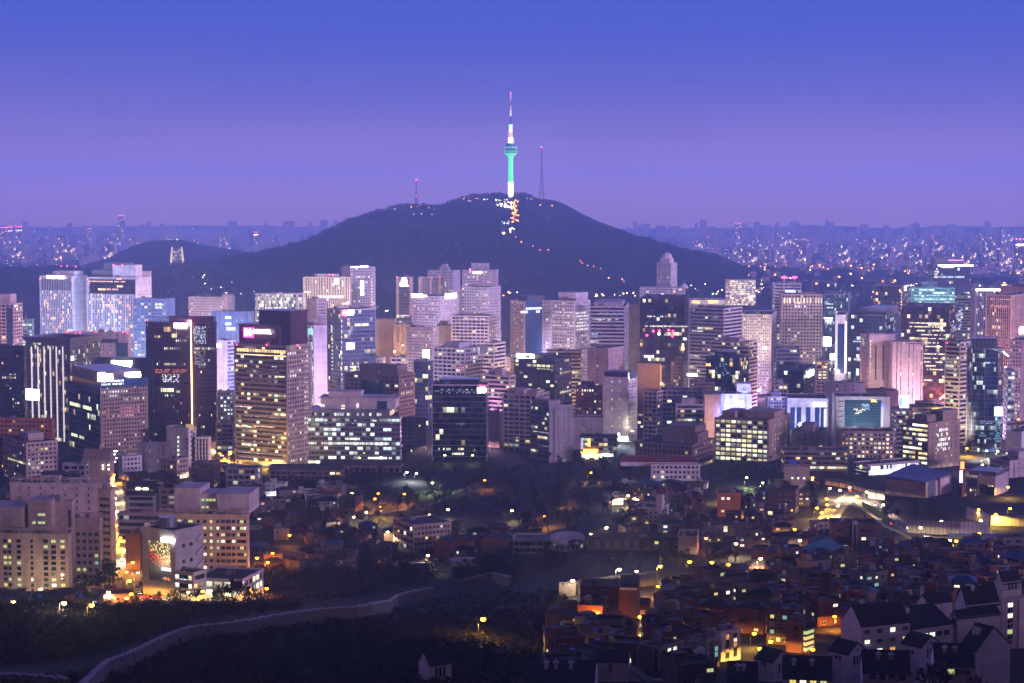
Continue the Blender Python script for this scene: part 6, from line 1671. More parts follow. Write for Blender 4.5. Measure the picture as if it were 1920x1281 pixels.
LAMPS = [(1161, 1067, 'w', 9000), (1238, 1061, 'y', 9000), (1293, 1053, 'y', 4000), (1335, 1054, 'y', 6000), (1366, 1058, 'o', 4000), (1426, 1047, 'w', 8000), (1107, 1001, 'w', 6000), (1137, 989, 'w', 5000), (1180, 1080, 'w', 3500), (1074, 1088, 'w', 1200),
 (1188, 1218, 'o', 8000), (1116, 1153, 'o', 3500), (1201, 1156, 'y', 5000), (1048, 1152, 'w', 2500), (906, 1160, 'y', 6000), (802, 1041, 'w', 3000), (727, 997, 'w', 3500), (502, 1054, 'o', 7000), (511, 1037, 'o', 5000), (470, 1074, 'o', 7000), (543, 1003, 'o', 7000), (500, 1103, 'o', 3000), (482, 1046, 'o', 4000),
 (709, 925, 'o', 5000), (703, 935, 'o', 4000), (713, 950, 'y', 8000), (663, 969, 'w', 7000), (687, 960, 'w', 8000), (766, 973, 'w', 6000), (805, 965, 'w', 7000), (758, 926, 'o', 6000), (811, 905, 'g', 8000), (660, 925, 'g', 5000), (763, 885, 'c', 5000), (781, 887, 'c', 5000), (909, 900, 'o', 3500), (834, 853, 'g', 900), (886, 853, 'g', 900), (674, 858, 'g', 3000), (840, 955, 'w', 2500), (487, 926, 'c', 9000), (526, 919, 'c', 5000), (604, 920, 'o', 6000), (960, 957, 'w', 4000), (1021, 967, 'o', 3000), (1053, 933, 'o', 3500), (1109, 886, 'y', 2500),
 (1178, 929, 'w', 5000), (1195, 937, 'w', 5000), (1300, 963, 'w', 800), (1324, 1009, 'r', 900), (1380, 1019, 'w', 3000), (1379, 964, 'o', 9000),
 (213, 943, 'w', 9000), (213, 966, 'o', 6000), (219, 985, 'o', 6000), (221, 1000, 'y', 6000), (226, 1008, 'y', 6000), (234, 1031, 'w', 7000), (249, 1054, 'o', 9000), (243, 1088, 'y', 10000), (231, 1105, 'o', 10000), (246, 1113, 'y', 9000), (210, 925, 'w', 6000), (210, 905, 'w', 5000), (214, 890, 'o', 5000), (207, 1050, 'o', 6000), (288, 1095, 'w', 900), (327, 1097, 'w', 1100), (203, 1110, 'w', 2500), (25, 1128, 'w', 9000), (120, 1130, 'w', 4500), (172, 1134, 'y', 3000), (76, 1104, 'w', 7000), (352, 1110, 'w', 900), (380, 1108, 'y', 1300), (470, 1105, 'o', 2500),  # lamps hidden by trees before the left flats are added to brighten their fronts
 (408, 820, 'o', 9000), (415, 786, 'g', 9000), (436, 777, 'g', 8000), (427, 790, 'g', 5000), (412, 850, 'o', 9000), (421, 860, 'y', 9000), (405, 870, 'o', 7000), (432, 850, 'y', 7000), (448, 872, 'y', 7000), (500, 862, 'y', 7000), (548, 876, 'y', 6000), (385, 880, 'w', 4000),
 (1556, 915, 'w', 6000), (1593, 914, 'w', 6000), (1575, 919, 'w', 6000), (1550, 935, 'y', 5000), (1551, 946, 'y', 5000), (1532, 952, 'y', 7000), (1541, 961, 'y', 7000), (1554, 972, 'w', 6000), (1571, 948, 'w', 4000), (1625, 922, 'w', 6000), (1656, 946, 'w', 5000), (1524, 895, 'o', 9000),
 (1726, 989, 'w', 8000), (1765, 977, 'w', 9000), (1839, 976, 'w', 8000), (1867, 964, 'y', 7000), (1781, 1013, 'w', 5000), (1793, 1014, 'y', 6000), (1500, 1013, 'w', 3500), (1894, 953, 'y', 7000), (1497, 1248, 'o', 3500), (1842, 871, 'w', 6000), (1858, 868, 'c', 7000), (1813, 840, 'y', 9000), (1871, 846, 'w', 9000), (1850, 845, 'c', 9000), (1890, 913, 'y', 5000), (1835, 955, 'y', 5000), (1490, 992, 'o', 6000), (1836, 1000, 'y', 5000),
 (868, 1128, 'y', 0), (1430, 905, 'g', 4000), (1400, 895, 'g', 3500), (1350, 920, 'y', 3000)]
LAMPS += [(1908, 702, 'o', 5000), (1913, 722, 'o', 5000), (1905, 745, 'w', 5000), (1916, 762, 'o', 5000), (1910, 786, 'o', 6000), (1903, 806, 'y', 5000), (1916, 822, 'o', 6000), (1909, 840, 'y', 6000), (1897, 836, 'c', 4000), (1900, 851, 'w', 5000), (1560, 702, 'y', 5000), (1568, 712, 'w', 5000), (1556, 722, 'y', 4000), (1579, 707, 'o', 4000), (1588, 716, 'y', 4000)]
for Yq in range(1640, 2600, 55):                    # keep the avenues open
    NAMED.append(((1911 - 960) / F * Yq, Yq, 22))
for Yq in range(2200, 2500, 50):
    NAMED.append(((1568 - 960) / F * Yq, Yq, 20))
BARE = {(1188, 1218), (1116, 1153), (1379, 964), (1524, 895), (543, 1003), (1180, 1080), (1161, 1067), (1238, 1061), (1107, 1001), (243, 1088), (249, 1054), (470, 1074), (502, 1054), (76, 1104), (1137, 989), (25, 1128), (120, 1130), (172, 1134)}   # open globes without a shade
for (px, py, c, W_) in LAMPS:
    if W_:
        g_ = (px, py) in BARE
        lamp(px, py, c, W_ * (2 if g_ else 7 if px > 1520 and py > 900 else 6 if 560 < px < 1000 else 12), glow=g_)
# lamps added between the towers for the city glow
def clear(x, y, m=2):
    return all((x - a) ** 2 + (y - b) ** 2 > (r + m) ** 2 for a, b, r in NAMED)
rl = random.Random(3)
for _ in range(84):                                 # lanes of the village
    px, py = rl.uniform(1090, 1900), rl.uniform(1070, 1225)
    if px > 1580 and py > 1130:
        continue
    c = rl.choice('oyooyw')
    p = at_h(px, py, 5)
    lamp(px, py, c, rl.uniform(14000, 34000), .8, at=p, group='lane lamps between the village houses', label=LNAME[c] + ' lane lamp between the dark village houses')
n = 0
for _ in range(1500):  # added lamps, set at random to make facades and haze glow
    Y = R.uniform(1580, 2500)
    px = R.uniform(-20, 1940)
    x = (px - 960) / F * Y
    if clear(x, Y, 0) and n < 110:
        right = px > 1500
        c = R.choice('oypcpw' if not right else 'owrpp')
        p = Vector((x, Y, zg(x, Y) + 7.3 * 1.3))
        q = pix(p)
        lamp(q[0], q[1], c, R.uniform(90000, 190000), 1.3, at=p, glow=Y > 1640, group='added glow lamps between the towers', label='bright avenue lamp glowing between the office towers')
        n += 1
# floodlights that wash the facades the photograph shows lit in blue and violet
def flood(x, Y, z, tx, tY, tz, col, W, ang=50):
    z = max(z, zg(x, Y) + 11)
    r = empty('floodlight', (x, Y, zg(x, Y)))
    tag(r, 'floodlight pole washing a facade with coloured light', 'floodlight', 'floodlights between the towers')
    mb = MB(); mb.tube((0, 0, 0), (0, 0, z - zg(x, Y)), .3, .2, 6); mb.build('pole', POLE, r)
    h = z - zg(x, Y)
    mb = MB(); mb.box(-.8, .8, -.3, .3, h - .2, h + .9); mb.build('lamp', emit(col, 8), r)
    ld = bpy.data.lights.new('flood_light', 'SPOT')
    ld.energy = W
    ld.color = col
    ld.spot_size = radians(ang)
    ld.spot_blend = .8
    ld.shadow_soft_size = 1.5
    o = bpy.data.objects.new('flood_light', ld)
    COL.objects.link(o)
    o.location = (x, Y - 1.2, z + 1.2)
    d = Vector((tx, tY, tz)) - Vector((x, Y - 1.2, z + 1.2))
    o.rotation_euler = d.to_track_quat('-Z', 'Y').to_euler()
def flood_px(px, py, Y, tpx, tpy, tY, col, W, ang=50):
    a, t = P(px, py, Y), P(tpx, tpy, tY)
    flood(a.x, Y, a.z, t.x, tY, t.z, col, W, ang)
BLU = (.36, .5, 1)
flood_px(120, 700, 2190, 115, 600, 2320, BLU, 1.0e6, 90)
flood_px(205, 700, 2170, 208, 600, 2300, BLU, 1.6e6, 90)
flood_px(268, 690, 2020, 285, 640, 2110, (.25, .5, 1), 5e5, 90)
flood_px(235, 720, 2020, 240, 660, 2130, (.3, .5, 1), 5e5, 90)
flood_px(418, 740, 1840, 420, 680, 1910, (.3, .3, 1), 8e5, 90)
flood_px(440, 720, 2060, 436, 650, 2160, (.2, .35, 1), 7e5, 90)
flood_px(600, 760, 1750, 600, 680, 1810, (.4, .35, 1), 3e5, 90)
flood_px(1366, 800, 1575, 1375, 765, 1610, (.16, .22, 1), 3.2e5, 95)
flood_px(1392, 792, 1580, 1395, 750, 1610, (.2, .3, 1), 1.6e5, 80)
flood_px(1335, 850, 1560, 1335, 800, 1590, (1, .55, .4), 1.2e5, 95)
flood_px(1510, 822, 1600, 1515, 775, 1630, (.6, .6, 1), 1.4e5, 95)
flood_px(1618, 822, 1575, 1618, 780, 1600, (.7, .8, 1), 1.2e5, 95)
flood_px(1160, 848, 1605, 1158, 800, 1640, (1, .95, .88), 2.5e4, 75)
flood_px(1185, 848, 1625, 1186, 790, 1650, (1, .85, .6), 3e4, 70)
flood_px(1420, 670, 2030, 1420, 620, 2080, (1, .72, .6), 2.5e5, 95)
flood_px(1240, 720, 1760, 1225, 700, 1790, (1, .42, .12), 6e4, 95)
flood_px(740, 660, 2080, 735, 630, 2140, (1, .5, .25), 9e4, 100)
flood_px(830, 660, 2040, 835, 630, 2095, (1, .5, .25), 6e4, 100)
flood_px(1885, 690, 1960, 1885, 620, 2030, (1, .4, .45), 4e5, 90)
flood_px(1650, 760, 1780, 1655, 700, 1825, (1, .7, .68), 6e4, 90)
flood_px(1700, 765, 1770, 1705, 700, 1810, (1, .7, .66), 6e4, 90)
flood_px(1750, 590, 2205, 1750, 560, 2250, (.5, .95, 1), 2.5e5, 110)
flood_px(1790, 850, 1560, 1805, 760, 1615, (1, .7, .4), 4e5, 80)
flood_px(1560, 720, 1900, 1568, 640, 1965, (.7, .7, 1), 5e5, 80)
flood_px(890, 690, 1960, 885, 620, 2050, (.62, .5, 1), 6e5, 90)
flood_px(1060, 690, 1890, 1062, 630, 1985, (.8, .6, 1), 6e5, 90)
flood_px(620, 600, 2280, 615, 545, 2350, (1, .72, .6), 6e5, 90)
flood_px(815, 640, 2130, 815, 590, 2200, (.75, .6, 1), 5e5, 90)
flood_px(70, 868, 1395, 40, 830, 1440, (1, .3, .05), 1.0e5, 110)
flood_px(480, 905, 1425, 490, 860, 1470, (1, .6, .1), 1.5e5, 120)

# ---------------------------------------------------------------- cars and buses
def car_meshes():
    b = MB()
    prof = [(-2.2, .35), (-2.2, .85), (-1.3, .98), (-.75, 1.42), (.75, 1.42), (1.5, .95), (2.2, .8), (2.2, .35)]
    i = len(b.v)
    b.v += [(x, -.85, z) for x, z in prof] + [(x, .85, z) for x, z in prof]
    n = len(prof)
    b.f += [tuple(range(i, i + n)), tuple(reversed(range(i + n, i + 2 * n)))] + [(i + (k + 1) % n, i + k, i + n + k, i + n + (k + 1) % n) for k in range(n)]
    b.m += [0] * (n + 2)
    g = MB()
    g.hexa([(-1.15, -.87, 1.0), (1.25, -.87, 1.0), (1.25, .87, 1.0), (-1.15, .87, 1.0), (-.72, -.8, 1.38), (.74, -.8, 1.38), (.74, .8, 1.38), (-.72, .8, 1.38)])
    wh = MB()
    wh.tube((0, -.12, 0), (0, .12, 0), .33, n=12, cap=True)
    hl, tl = MB(), MB()
    hl.box(2.18, 2.3, -.16, .16, .55, .78)
    tl.box(-2.3, -2.18, -.16, .16, .6, .84)
    return [b, g.mesh('window', PANE['dark']), wh.mesh('wheel', mat((.02, .02, .02), .8)), hl.mesh('headlight', emit((1, .95, .8), 40)), tl.mesh('tail_light', emit((1, .04, .02), 25))]
CARM = car_meshes()
BODY = [CARM[0].mesh('body', m) for m in (mat((.5, .5, .52), .3, .05, .4, .5), mat((.03, .03, .035), .3, .05, .4, .5), mat((.6, .4, .1), .3, .05, .4, .5))]
def car(p, ang, k, label, group):
    r = empty('car', (p.x, p.y, zg(p.x, p.y) + .36), ang)
    tag(r, label, 'car', group)
    link('body', BODY[k], r)
    link('window', CARM[1], r)
    for x in (-1.35, 1.35):
        for y in (-.8, .8):
            link('wheel', CARM[2], r, (x, y, .33))
    for y in (-.6, .6):
        link('headlight', CARM[3], r, (0, y, 0))
        link('tail_light', CARM[4], r, (0, y, 0))
def traffic(pts, n, name, off=2.6):
    seg = [(Vector(pts[i][:2]), Vector(pts[i + 1][:2])) for i in range(len(pts) - 1)]
    for k in range(n):
        a, b = R.choice(seg)
        d = (b - a).normalized()
        side = k % 2
        nrm = Vector((d.y, -d.x)) * (off if side else -off)
        p = a.lerp(b, R.random()) + nrm
        ang = atan2(d.y, d.x) + (pi if side else 0)
        # driving on the right: cars that come towards the camera show headlights
        w_ = 'coming towards the camera' if cos(ang) * 0 + sin(ang) < 0 else 'driving away'
        car(p, ang, R.randint(0, 2), ('pale', 'dark', 'yellow')[R.randint(0, 2)] and f'car {w_} on {name}', 'cars on ' + name)
traffic(ROAD_L, 16, 'the glowing left street', 3.0)
traffic(ROAD_R, 10, 'the curving right road', 2.5)
traffic(ROAD_C, 6, 'the street under the golden tower', 3.0)
traffic(ROAD_K, 5, 'the lamp lined lane', 1.6)
def bus(px, py, ang, m, label):
    p = hit(px, py)
    r = empty('bus', (p.x, p.y, p.z + .4), ang)
    tag(r, label, 'bus')
    mb = MB(); mb.box(-5.5, 5.5, -1.25, 1.25, .4, 3.2); mb.box(-5.2, 5.2, -1.1, 1.1, 3.18, 3.45); mb.build('body', m, r)
    for k in range(6):
        mb = MB(); mb.box(-5 + k * 1.7, -3.5 + k * 1.7, -1.29, -1.26, 1.5, 2.7); mb.build('window', emit((1, .85, .55), .8), r)
    for x in (-3.6, 3.4):
        for y in (-1.2, 1.2):
            mb = MB(); mb.tube((x, y - .15, .5), (x, y + .15, .5), .5, n=12, cap=True); mb.build('wheel', mat((.02, .02, .02), .8), r)
    for y in (-.8, .8):
        mb = MB(); mb.box(5.5, 5.62, y - .2, y + .2, .8, 1.1); mb.build('headlight', emit((1, .95, .8), 12), r)
bus(284, 1132, .05, mat((.5, .03, .03), .4, .1, .3, .5), 'red city bus standing at the foot of the lit street')
bus(325, 1132, .03, mat((.5, .5, .48), .4, .1, .3, .5), 'white city bus behind the red bus')
# ---------------------------------------------------------------- the old fortress wall, following the ridge of the slope
def stone_wall(label, top, h=5.0, Ys=None):
    m, t, bs = new_mat('stone')
    bs.inputs['Roughness'].default_value = .9
    tcn = t.nodes.new('ShaderNodeTexCoord')
    br = t.nodes.new('ShaderNodeTexBrick')
    br.inputs['Scale'].default_value = 1
    br.inputs['Brick Width'].default_value = 1.1
    br.inputs['Row Height'].default_value = .55
    br.inputs['Mortar Size'].default_value = .05
    br.inputs['Color1'].default_value = (.12, .105, .11, 1)
    br.inputs['Color2'].default_value = (.065, .057, .063, 1)
    br.inputs['Mortar'].default_value = (.04, .035, .04, 1)
    t.links.new(tcn.outputs['UV'], br.inputs['Vector'])
    t.links.new(br.outputs['Color'], bs.inputs['Base Color'])
    pts = [at_h(px, py, h) for px, py in top]
    pts = [Vector((p.x, p.y, p.z)) for p in pts]
    fine = []
    for a, b in zip(pts[:-1], pts[1:]):
        n = max(1, int((b - a).length / 3.5))
        fine += [a.lerp(b, k / n) for k in range(n)]
    fine.append(pts[-1])
    r = empty('stone_wall', (pts[0].x, pts[0].y, zg(pts[0].x, pts[0].y)))
    o = r.location.copy()
    tag(r, label, 'fortress wall')
    wl, cp = MB(), MB()
    s = 0
    for i in range(len(fine) - 1):
        a, b = fine[i] - o, fine[i + 1] - o
        step = floor(i / 4) * .0
        d = Vector((b.x - a.x, b.y - a.y))
        L = d.length
        d.normalize()
        nr = Vector((d.y, -d.x))
        za, zc = a.z - .9, b.z - .9
        ga, gb = zg(fine[i].x, fine[i].y) - o.z - 1.5, zg(fine[i + 1].x, fine[i + 1].y) - o.z - 1.5
        f = lambda p, k, z: (p.x + nr.x * k, p.y + nr.y * k, z)
        for k, fl in ((.75, 1), (-.75, -1)):
            q = [f(a, k, ga), f(b, k, gb), f(b, k, zc), f(a, k, za)]
            u = [(s, 0), (s + L, 0), (s + L, zc - gb), (s, za - ga)]
            if fl < 0:
                q.reverse(); u.reverse()
            wl.quad(*q, uv=tuple(u))
        # merlon with a loophole each side, coping stones stepping with the slope
        top = (a.z + b.z) / 2 + (.12 if i % 2 else 0)
        for (t0, t1) in ((0, .42), (.58, .97)):
            p, q = a.lerp(b, t0), a.lerp(b, t1)
            wl.hexa([f(p, .5, za - .1), f(q, .5, zc - .1), f(q, -.3, zc - .1), f(p, -.3, za - .1), f(p, .5, top), f(q, .5, top), f(q, -.3, top), f(p, -.3, top)])
        p, q = a.lerp(b, -.01), a.lerp(b, .97)
        cp.hexa([f(p, .7, top), f(q, .7, top), f(q, -.5, top), f(p, -.5, top), f(p, .6, top + .28), f(q, .6, top + .28), f(q, -.4, top + .28), f(p, -.4, top + .28)])
        wl.quad(f(a, .75, za), f(b, .75, zc), f(b, -.75, zc), f(a, -.75, za))
        s += L
    for q in range(len(wl.f)):
        wl.uv.setdefault(q, ((0, 0), (1, 0), (1, .6), (0, .6)))
    wl.build('wall', m, r)
    cp.build('coping', mat((.26, .24, .26), .85, .35, .5), r)
    return fine
WALLP = stone_wall('long battlemented fortress wall winding up the dark slope at the lower left', [(140, 1296), (162, 1275), (178, 1258), (200, 1240), (225, 1231), (255, 1218), (297, 1198), (325, 1186), (355, 1176), (430, 1168), (480, 1161), (507, 1155), (562, 1147), (605, 1142), (667, 1138), (695, 1133), (730, 1127), (745, 1116), (775, 1108), (812, 1102)])
stone_wall('faint far end of the fortress wall in the bottom left corner', [(-30, 1266), (30, 1265), (75, 1268), (128, 1273)], 3)
stone_wall('short humped length of fortress wall rising behind the dark scrub', [(870, 1087), (896, 1081), (925, 1075), (942, 1079), (958, 1082)], 4.5)
stone_wall('pale length of fortress wall lit by two lamps above the brick houses', [(1048, 1093), (1080, 1090), (1110, 1086), (1150, 1081), (1190, 1076), (1228, 1073)], 6)
stone_wall('lit white retaining wall under the glowing cream house', [(1440, 899), (1480, 899), (1520, 900), (1536, 907)], 5)

# ---------------------------------------------------------------- trees
BARK = mat((.035, .028, .024), .95, .3, .5, .1)
TWIG = mat((.05, .036, .028), .95, .3, .4, .1)
PINE = mat((.012, .018, .012), .9, .5, .5, .1)
EVER = mat((.014, .02, .011), .9, .5, .5, .1)
def bare_tree(seed, h):
    rr = random.Random(seed)
    tr, cr = MB(), MB()
    def grow(p, d, L, r, lv):
        q = p + d * L
        (tr if lv < 2 else cr).tube(p, q, max(r, .07), max(r * .62, .06), n=5 if lv < 2 else 3)
        if lv == 4:
            return
        for k in range(rr.choice((3, 4)) if lv else 5):
            a = rr.uniform(0, 2 * pi)
            tilt = rr.uniform(.25, .75)
            u = d.orthogonal().normalized()
            v = d.cross(u)
            nd = (d * cos(tilt) + (u * cos(a) + v * sin(a)) * sin(tilt) + Vector((0, 0, .12))).normalized()
            grow(p + d * L * rr.uniform(.6, 1.0), nd, L * rr.uniform(.52, .78), r * .5, lv + 1)
    grow(Vector((0, 0, -.3)), Vector((rr.uniform(-.06, .06), rr.uniform(-.06, .06), 1)).normalized(), h * .36, h * .018, 0)
    return tr.mesh('trunk', BARK), cr.mesh('crown', TWIG)
def leafy(seed, h, rad, kind):
    g = np.random.default_rng(seed)
    rr = random.Random(seed)
    tr = MB()
    lean = Vector((rr.uniform(-.5, .5), rr.uniform(-.5, .5), 0))
    cs, rs = [], []
    if kind == 'pine':
        a = Vector((0, 0, -.3))
        for k in range(4):
            b = Vector((lean.x * (k + 1) / 4, lean.y * (k + 1) / 4, h * .9 * (k + 1) / 4))
            tr.tube(a, b, .028 * h * (1 - k * .2), .028 * h * (.8 - k * .2), n=6)
            a = b
        for k in range(13):
            t = rr.uniform(.48, 1)
            an = rr.uniform(0, 2 * pi)
            q = rad * (1.15 - t * .75) * rr.uniform(.5, 1.1)
            c = Vector((lean.x * t + cos(an) * q, lean.y * t + sin(an) * q, h * t))
            tr.tube((lean.x * t * .95, lean.y * t * .95, h * (t - .06)), c, .05, .02, n=4)
            cs.append(c)
            rs.append(rad * rr.uniform(.28, .5))
        v, f = leafcloud(cs, rs, 60, .17, g, .45)
    else:
        tr.tube((0, 0, -.3), (lean.x, lean.y, h * .6), .03 * h, .015 * h, n=6)
        for k in range(16):
            an, t = rr.uniform(0, 2 * pi), rr.uniform(.25, .95)
            q = rad * rr.uniform(.1, .8) * sin(pi * min(.92, t * .9 + .08))
            cs.append((lean.x + cos(an) * q, lean.y + sin(an) * q, h * t))
            rs.append(rad * rr.uniform(.3, .55))
        v, f = leafcloud(cs, rs, 60, .16, g, .8)
    me = fast_mesh('crown', v, f, PINE if kind == 'pine' else EVER)
    m = me.data
    bpy.data.objects.remove(me)
    return tr.mesh('trunk', BARK), m
TREES = {'bare': [bare_tree(s, 11) for s in (1, 2, 3, 4)], 'pine': [leafy(s, 13, 4.2, 'pine') for s in (5, 6, 7)], 'ever': [leafy(s, 8, 3.6, 'ever') for s in (8, 9, 10)]}
def tree(kind, x, y, s, label, group, name=None, z=None):
    t, c = R.choice(TREES[kind])
    r = empty({'bare': 'bare_tree', 'pine': 'pine_tree', 'ever': 'evergreen_tree'}[kind], (x, y, (zg(x, y) if z is None else z)), R.uniform(0, 6.28))
    r.scale = (s * R.uniform(.85, 1.15), s * R.uniform(.85, 1.15), s)
    link('trunk', t, r)
    link('crown', c, r)
    tag(r, label, 'tree', group)
def tree_px(kind, px, py, s, label, group):
    p = hit(px, py)
    tree(kind, p.x, p.y, s, label, group)
def free(x, y, m=3):
    return clear(x, y, m - 3)
for i, (px, py, s) in enumerate(((142, 1118, .75), (160, 1120, .9), (178, 1117, .8), (196, 1116, 1.2), (204, 1124, 1.45), (213, 1114, 1.25), (190, 1122, 1.0), (150, 1128, .7))):
    tree_px('pine', px, py, s, 'tall dark pine standing between the flats and the glowing street', 'pines beside the glowing street')
for px, py, s in ((5, 1118, 1.1), (22, 1120, 1.2), (40, 1116, .9), (55, 1120, .8)):
    tree_px('pine', px, py, s, 'dark pine in front of the curved flats at the left edge', 'pines before the curved flats')
for px, py, s in ((268, 1118, .7), (392, 1080, .8), (452, 1075, .9), (460, 1060, .9)):
    tree_px('pine', px, py, s, 'dark pine beside the white shops below the flats', 'pines beside the white shops')
for px, py, s in ((415, 1152, 1.5), (428, 1150, 1.75), (442, 1152, 1.6), (455, 1150, 1.7), (468, 1152, 1.4), (402, 1150, 1.2), (478, 1150, 1.2), (318, 1140, 1.0), (335, 1140, 1.1), (300, 1138, .9), (352, 1142, 1.1), (368, 1145, 1.2)):
    tree_px('bare', px, py, s, 'tall bare tree silhouetted against the glowing white restaurant', 'bare trees before the white restaurant')
for k in range(16):
    tree_px('bare', R.uniform(-10, 75), R.uniform(1168, 1215), R.uniform(.8, 1.2), 'bare grey tree catching pink light at the lower left', 'bare trees at the lower left edge')
k = 0
while k < 120:
    px, py = R.uniform(560, 960), R.uniform(885, 990)
    p = hit(px, py)
    if free(p.x, p.y):
        tree('bare', p.x, p.y, R.uniform(.8, 1.35), 'bare park tree among the scattered yellow lamps', 'bare trees in the lamp lit park'); k += 1
k = 0
while k < 105:
    px, py = R.uniform(960, 1190), R.uniform(868, 1000)
    p = hit(px, py)
    if free(p.x, p.y):
        tree(R.choice(('bare', 'bare', 'bare', 'ever')), p.x, p.y, R.uniform(.9, 1.5), 'dark tree in the unlit wood right of the park lamps', 'trees of the dark wood'); k += 1
for k in range(44):
    px = R.uniform(1080, 1400)
    p = hit(px, 1078 - (px - 1080) * .045 - R.uniform(0, 9))
    tree('bare', p.x, p.y, R.uniform(.65, 1.05), 'slender bare tree lit yellow behind the pale fortress wall', 'slender trees behind the fortress wall')
for k in range(26):
    px = R.uniform(860, 1090)
    p = hit(px, R.uniform(1048, 1085))
    tree(R.choice(('bare', 'pine')), p.x, p.y, R.uniform(.6, 1.0), 'dark tree below the long barrel ended hall', 'trees below the barrel ended hall')
for k in range(34):
    p = hit(852 + k * 6.2 + R.uniform(-3, 3), 1084 - k * .55 + R.uniform(-3, 3))
    tree(R.choice(('ever', 'bare', 'ever')), p.x, p.y, R.uniform(.7, 1.15), 'dark tree screening the wall of the long barrel ended hall', 'trees before the barrel ended hall')
for k in range(22):
    p = hit(R.uniform(1440, 1540), R.uniform(915, 968))
    if free(p.x, p.y):
        tree('ever', p.x, p.y, R.uniform(.8, 1.4), 'round dark evergreen beside the lamp lined slope', 'evergreens on the lamp lined slope')
for k in range(26):
    p = hit(R.uniform(1330, 1470), R.uniform(862, 905))
    if free(p.x, p.y):
        tree('bare', p.x, p.y, R.uniform(.7, 1.1), 'bare reddish tree below the tan lit office', 'trees below the tan lit office')
for k in range(18):
    p = hit(R.uniform(1655, 1765), R.uniform(950, 975))
    if free(p.x, p.y, 0):
        tree(R.choice(('bare', 'ever')), p.x, p.y, R.uniform(.6, 1.0), 'dark bushy tree in front of the windowless hall', 'trees before the windowless hall')
for k in range(30):
    p = hit(R.uniform(470, 640), R.uniform(890, 925))
    if free(p.x, p.y):
        tree('bare', p.x, p.y, R.uniform(.8, 1.2), 'bare tree behind the skylight hall wing', 'trees by the skylight hall')
for px, py, s in ((1738, 1300, 1.1), (1752, 1300, 1.3), (1765, 1298, 1.0), (1826, 1296, .8), (1845, 1296, .7)):
    p = P(px, py, 470)
    tree('bare', p.x, 470, s, 'bare twiggy tree rising in front of the white flats', 'bare trees before the white flats', z=zg(p.x, 470))
# the dark wooded slope, too thick to count
def slope_wood():
    C, Rr = [], []
    while len(C) < 5600:
        px, py = R.uniform(-60, 1090), R.uniform(1040, 1300)
        ridge_ = float(np.interp(px, [0, 190, 355, 480, 700, 775, 870, 1060], [1265, 1240, 1178, 1163, 1135, 1110, 1090, 1086]))
        if py < ridge_ - 2 and (py < 1118 and px < 480) or px < 0:
            continue
        if px > 480 and py < 1062 - (px - 480) * .03:
            continue
        if px > 1060 + (py - 1090) * .05:
            continue
        above = py < ridge_
        p = hit(px, py)
        if above and ridge_ - py < 18:
            continue
        h = R.uniform(.9, 2.2) if not above else R.uniform(1.4, 3.6)
        if not clear(p.x, p.y, -2):
            continue
        if not above and py - ridge_ < 24:
            continue
        C.append((p.x, p.y, p.z + h * .5))
        Rr.append(h)
    for px in range(60, 560, 6):                       # taller growth between the wall and the street
        ridge_ = float(np.interp(px, [0, 190, 355, 480, 700], [1265, 1240, 1178, 1163, 1135]))
        for q in range(3):
            p = hit(px + R.uniform(-4, 4), R.uniform(1140, ridge_ - 8)) if ridge_ - 8 > 1140 else hit(px, 1142)
            for _ in range(3):
                hh = R.uniform(1, 4.2)
                C.append((p.x + R.uniform(-2, 2), p.y + R.uniform(-2, 2), p.z + hh))
                Rr.append(R.uniform(1.2, 2.2))
    v, f = leafcloud(C, Rr, 42, .17, rng, .85)
    o = fast_mesh('undergrowth', v, f, mat((.014, .011, .010), .95, .4, .2, .05))
    tag(o, kind='stuff')
    o['label'] = 'dark winter scrub covering the slope round the fortress wall'
slope_wood()

# hoardings, walls and heaps on the lot by the curving road
def hoarding(label, pts, h, m, pitch=2.0, cat='fence', name='hoarding', post=None):
    q = [hit(*p) for p in pts]
    r = empty(name, q[0])
    tag(r, label, cat)
    pm, fm = MB(), MB()
    for a, b in zip(q[:-1], q[1:]):
        d = Vector((b.x - a.x, b.y - a.y))
        L = d.length
        u = d / L
        n_ = max(1, int(L / pitch))
        for k in range(n_):
            p0, p1 = a.lerp(b, k / n_) - q[0], a.lerp(b, (k + .9) / n_) - q[0]
            z0 = min(p0.z, p1.z) - .6
            nv = Vector((u.y, -u.x, 0)) * .06
            pm.hexa([p0 + nv + Vector((0, 0, z0 - p0.z)), p1 + nv + Vector((0, 0, z0 - p1.z)), p1 - nv + Vector((0, 0, z0 - p1.z)), p0 - nv + Vector((0, 0, z0 - p0.z)), Vector((p0.x + nv.x, p0.y + nv.y, z0 + .6 + h)), Vector((p1.x + nv.x, p1.y + nv.y, z0 + .6 + h)), Vector((p1.x - nv.x, p1.y - nv.y, z0 + .6 + h)), Vector((p0.x - nv.x, p0.y - nv.y, z0 + .6 + h))])
            c = a.lerp(b, (k + .95) / n_) - q[0]
            fm.box(c.x - .12, c.x + .12, c.y - .12, c.y + .12, c.z - .6, c.z + h + .25)
    pm.build('panel', m, r)
    fm.build('post', post or POLE, r)
hoarding('tall grey metal hoarding with vertical ribs lit by starry lamps', [(1702, 1000), (1745, 1002), (1800, 1004), (1855, 1003)], 7.5, mat((.30, .28, .27), .6), 2.2)
hoarding('second metal hoarding running off the right edge of the picture', [(1858, 985), (1890, 986), (1950, 989)], 6, mat((.28, .26, .24), .6), 2.2)
hoarding('white plastered wall behind the grey hoarding', [(1812, 972), (1835, 978), (1857, 984)], 7, mat((.5, .42, .42), .8), 9, 'wall', 'plaster_wall')
hoarding('green netting fence sloping down to the road', [(1545, 902), (1590, 912), (1640, 921)], 3.2, mat((.03, .14, .07), .8), 4, 'fence', 'netting_fence')
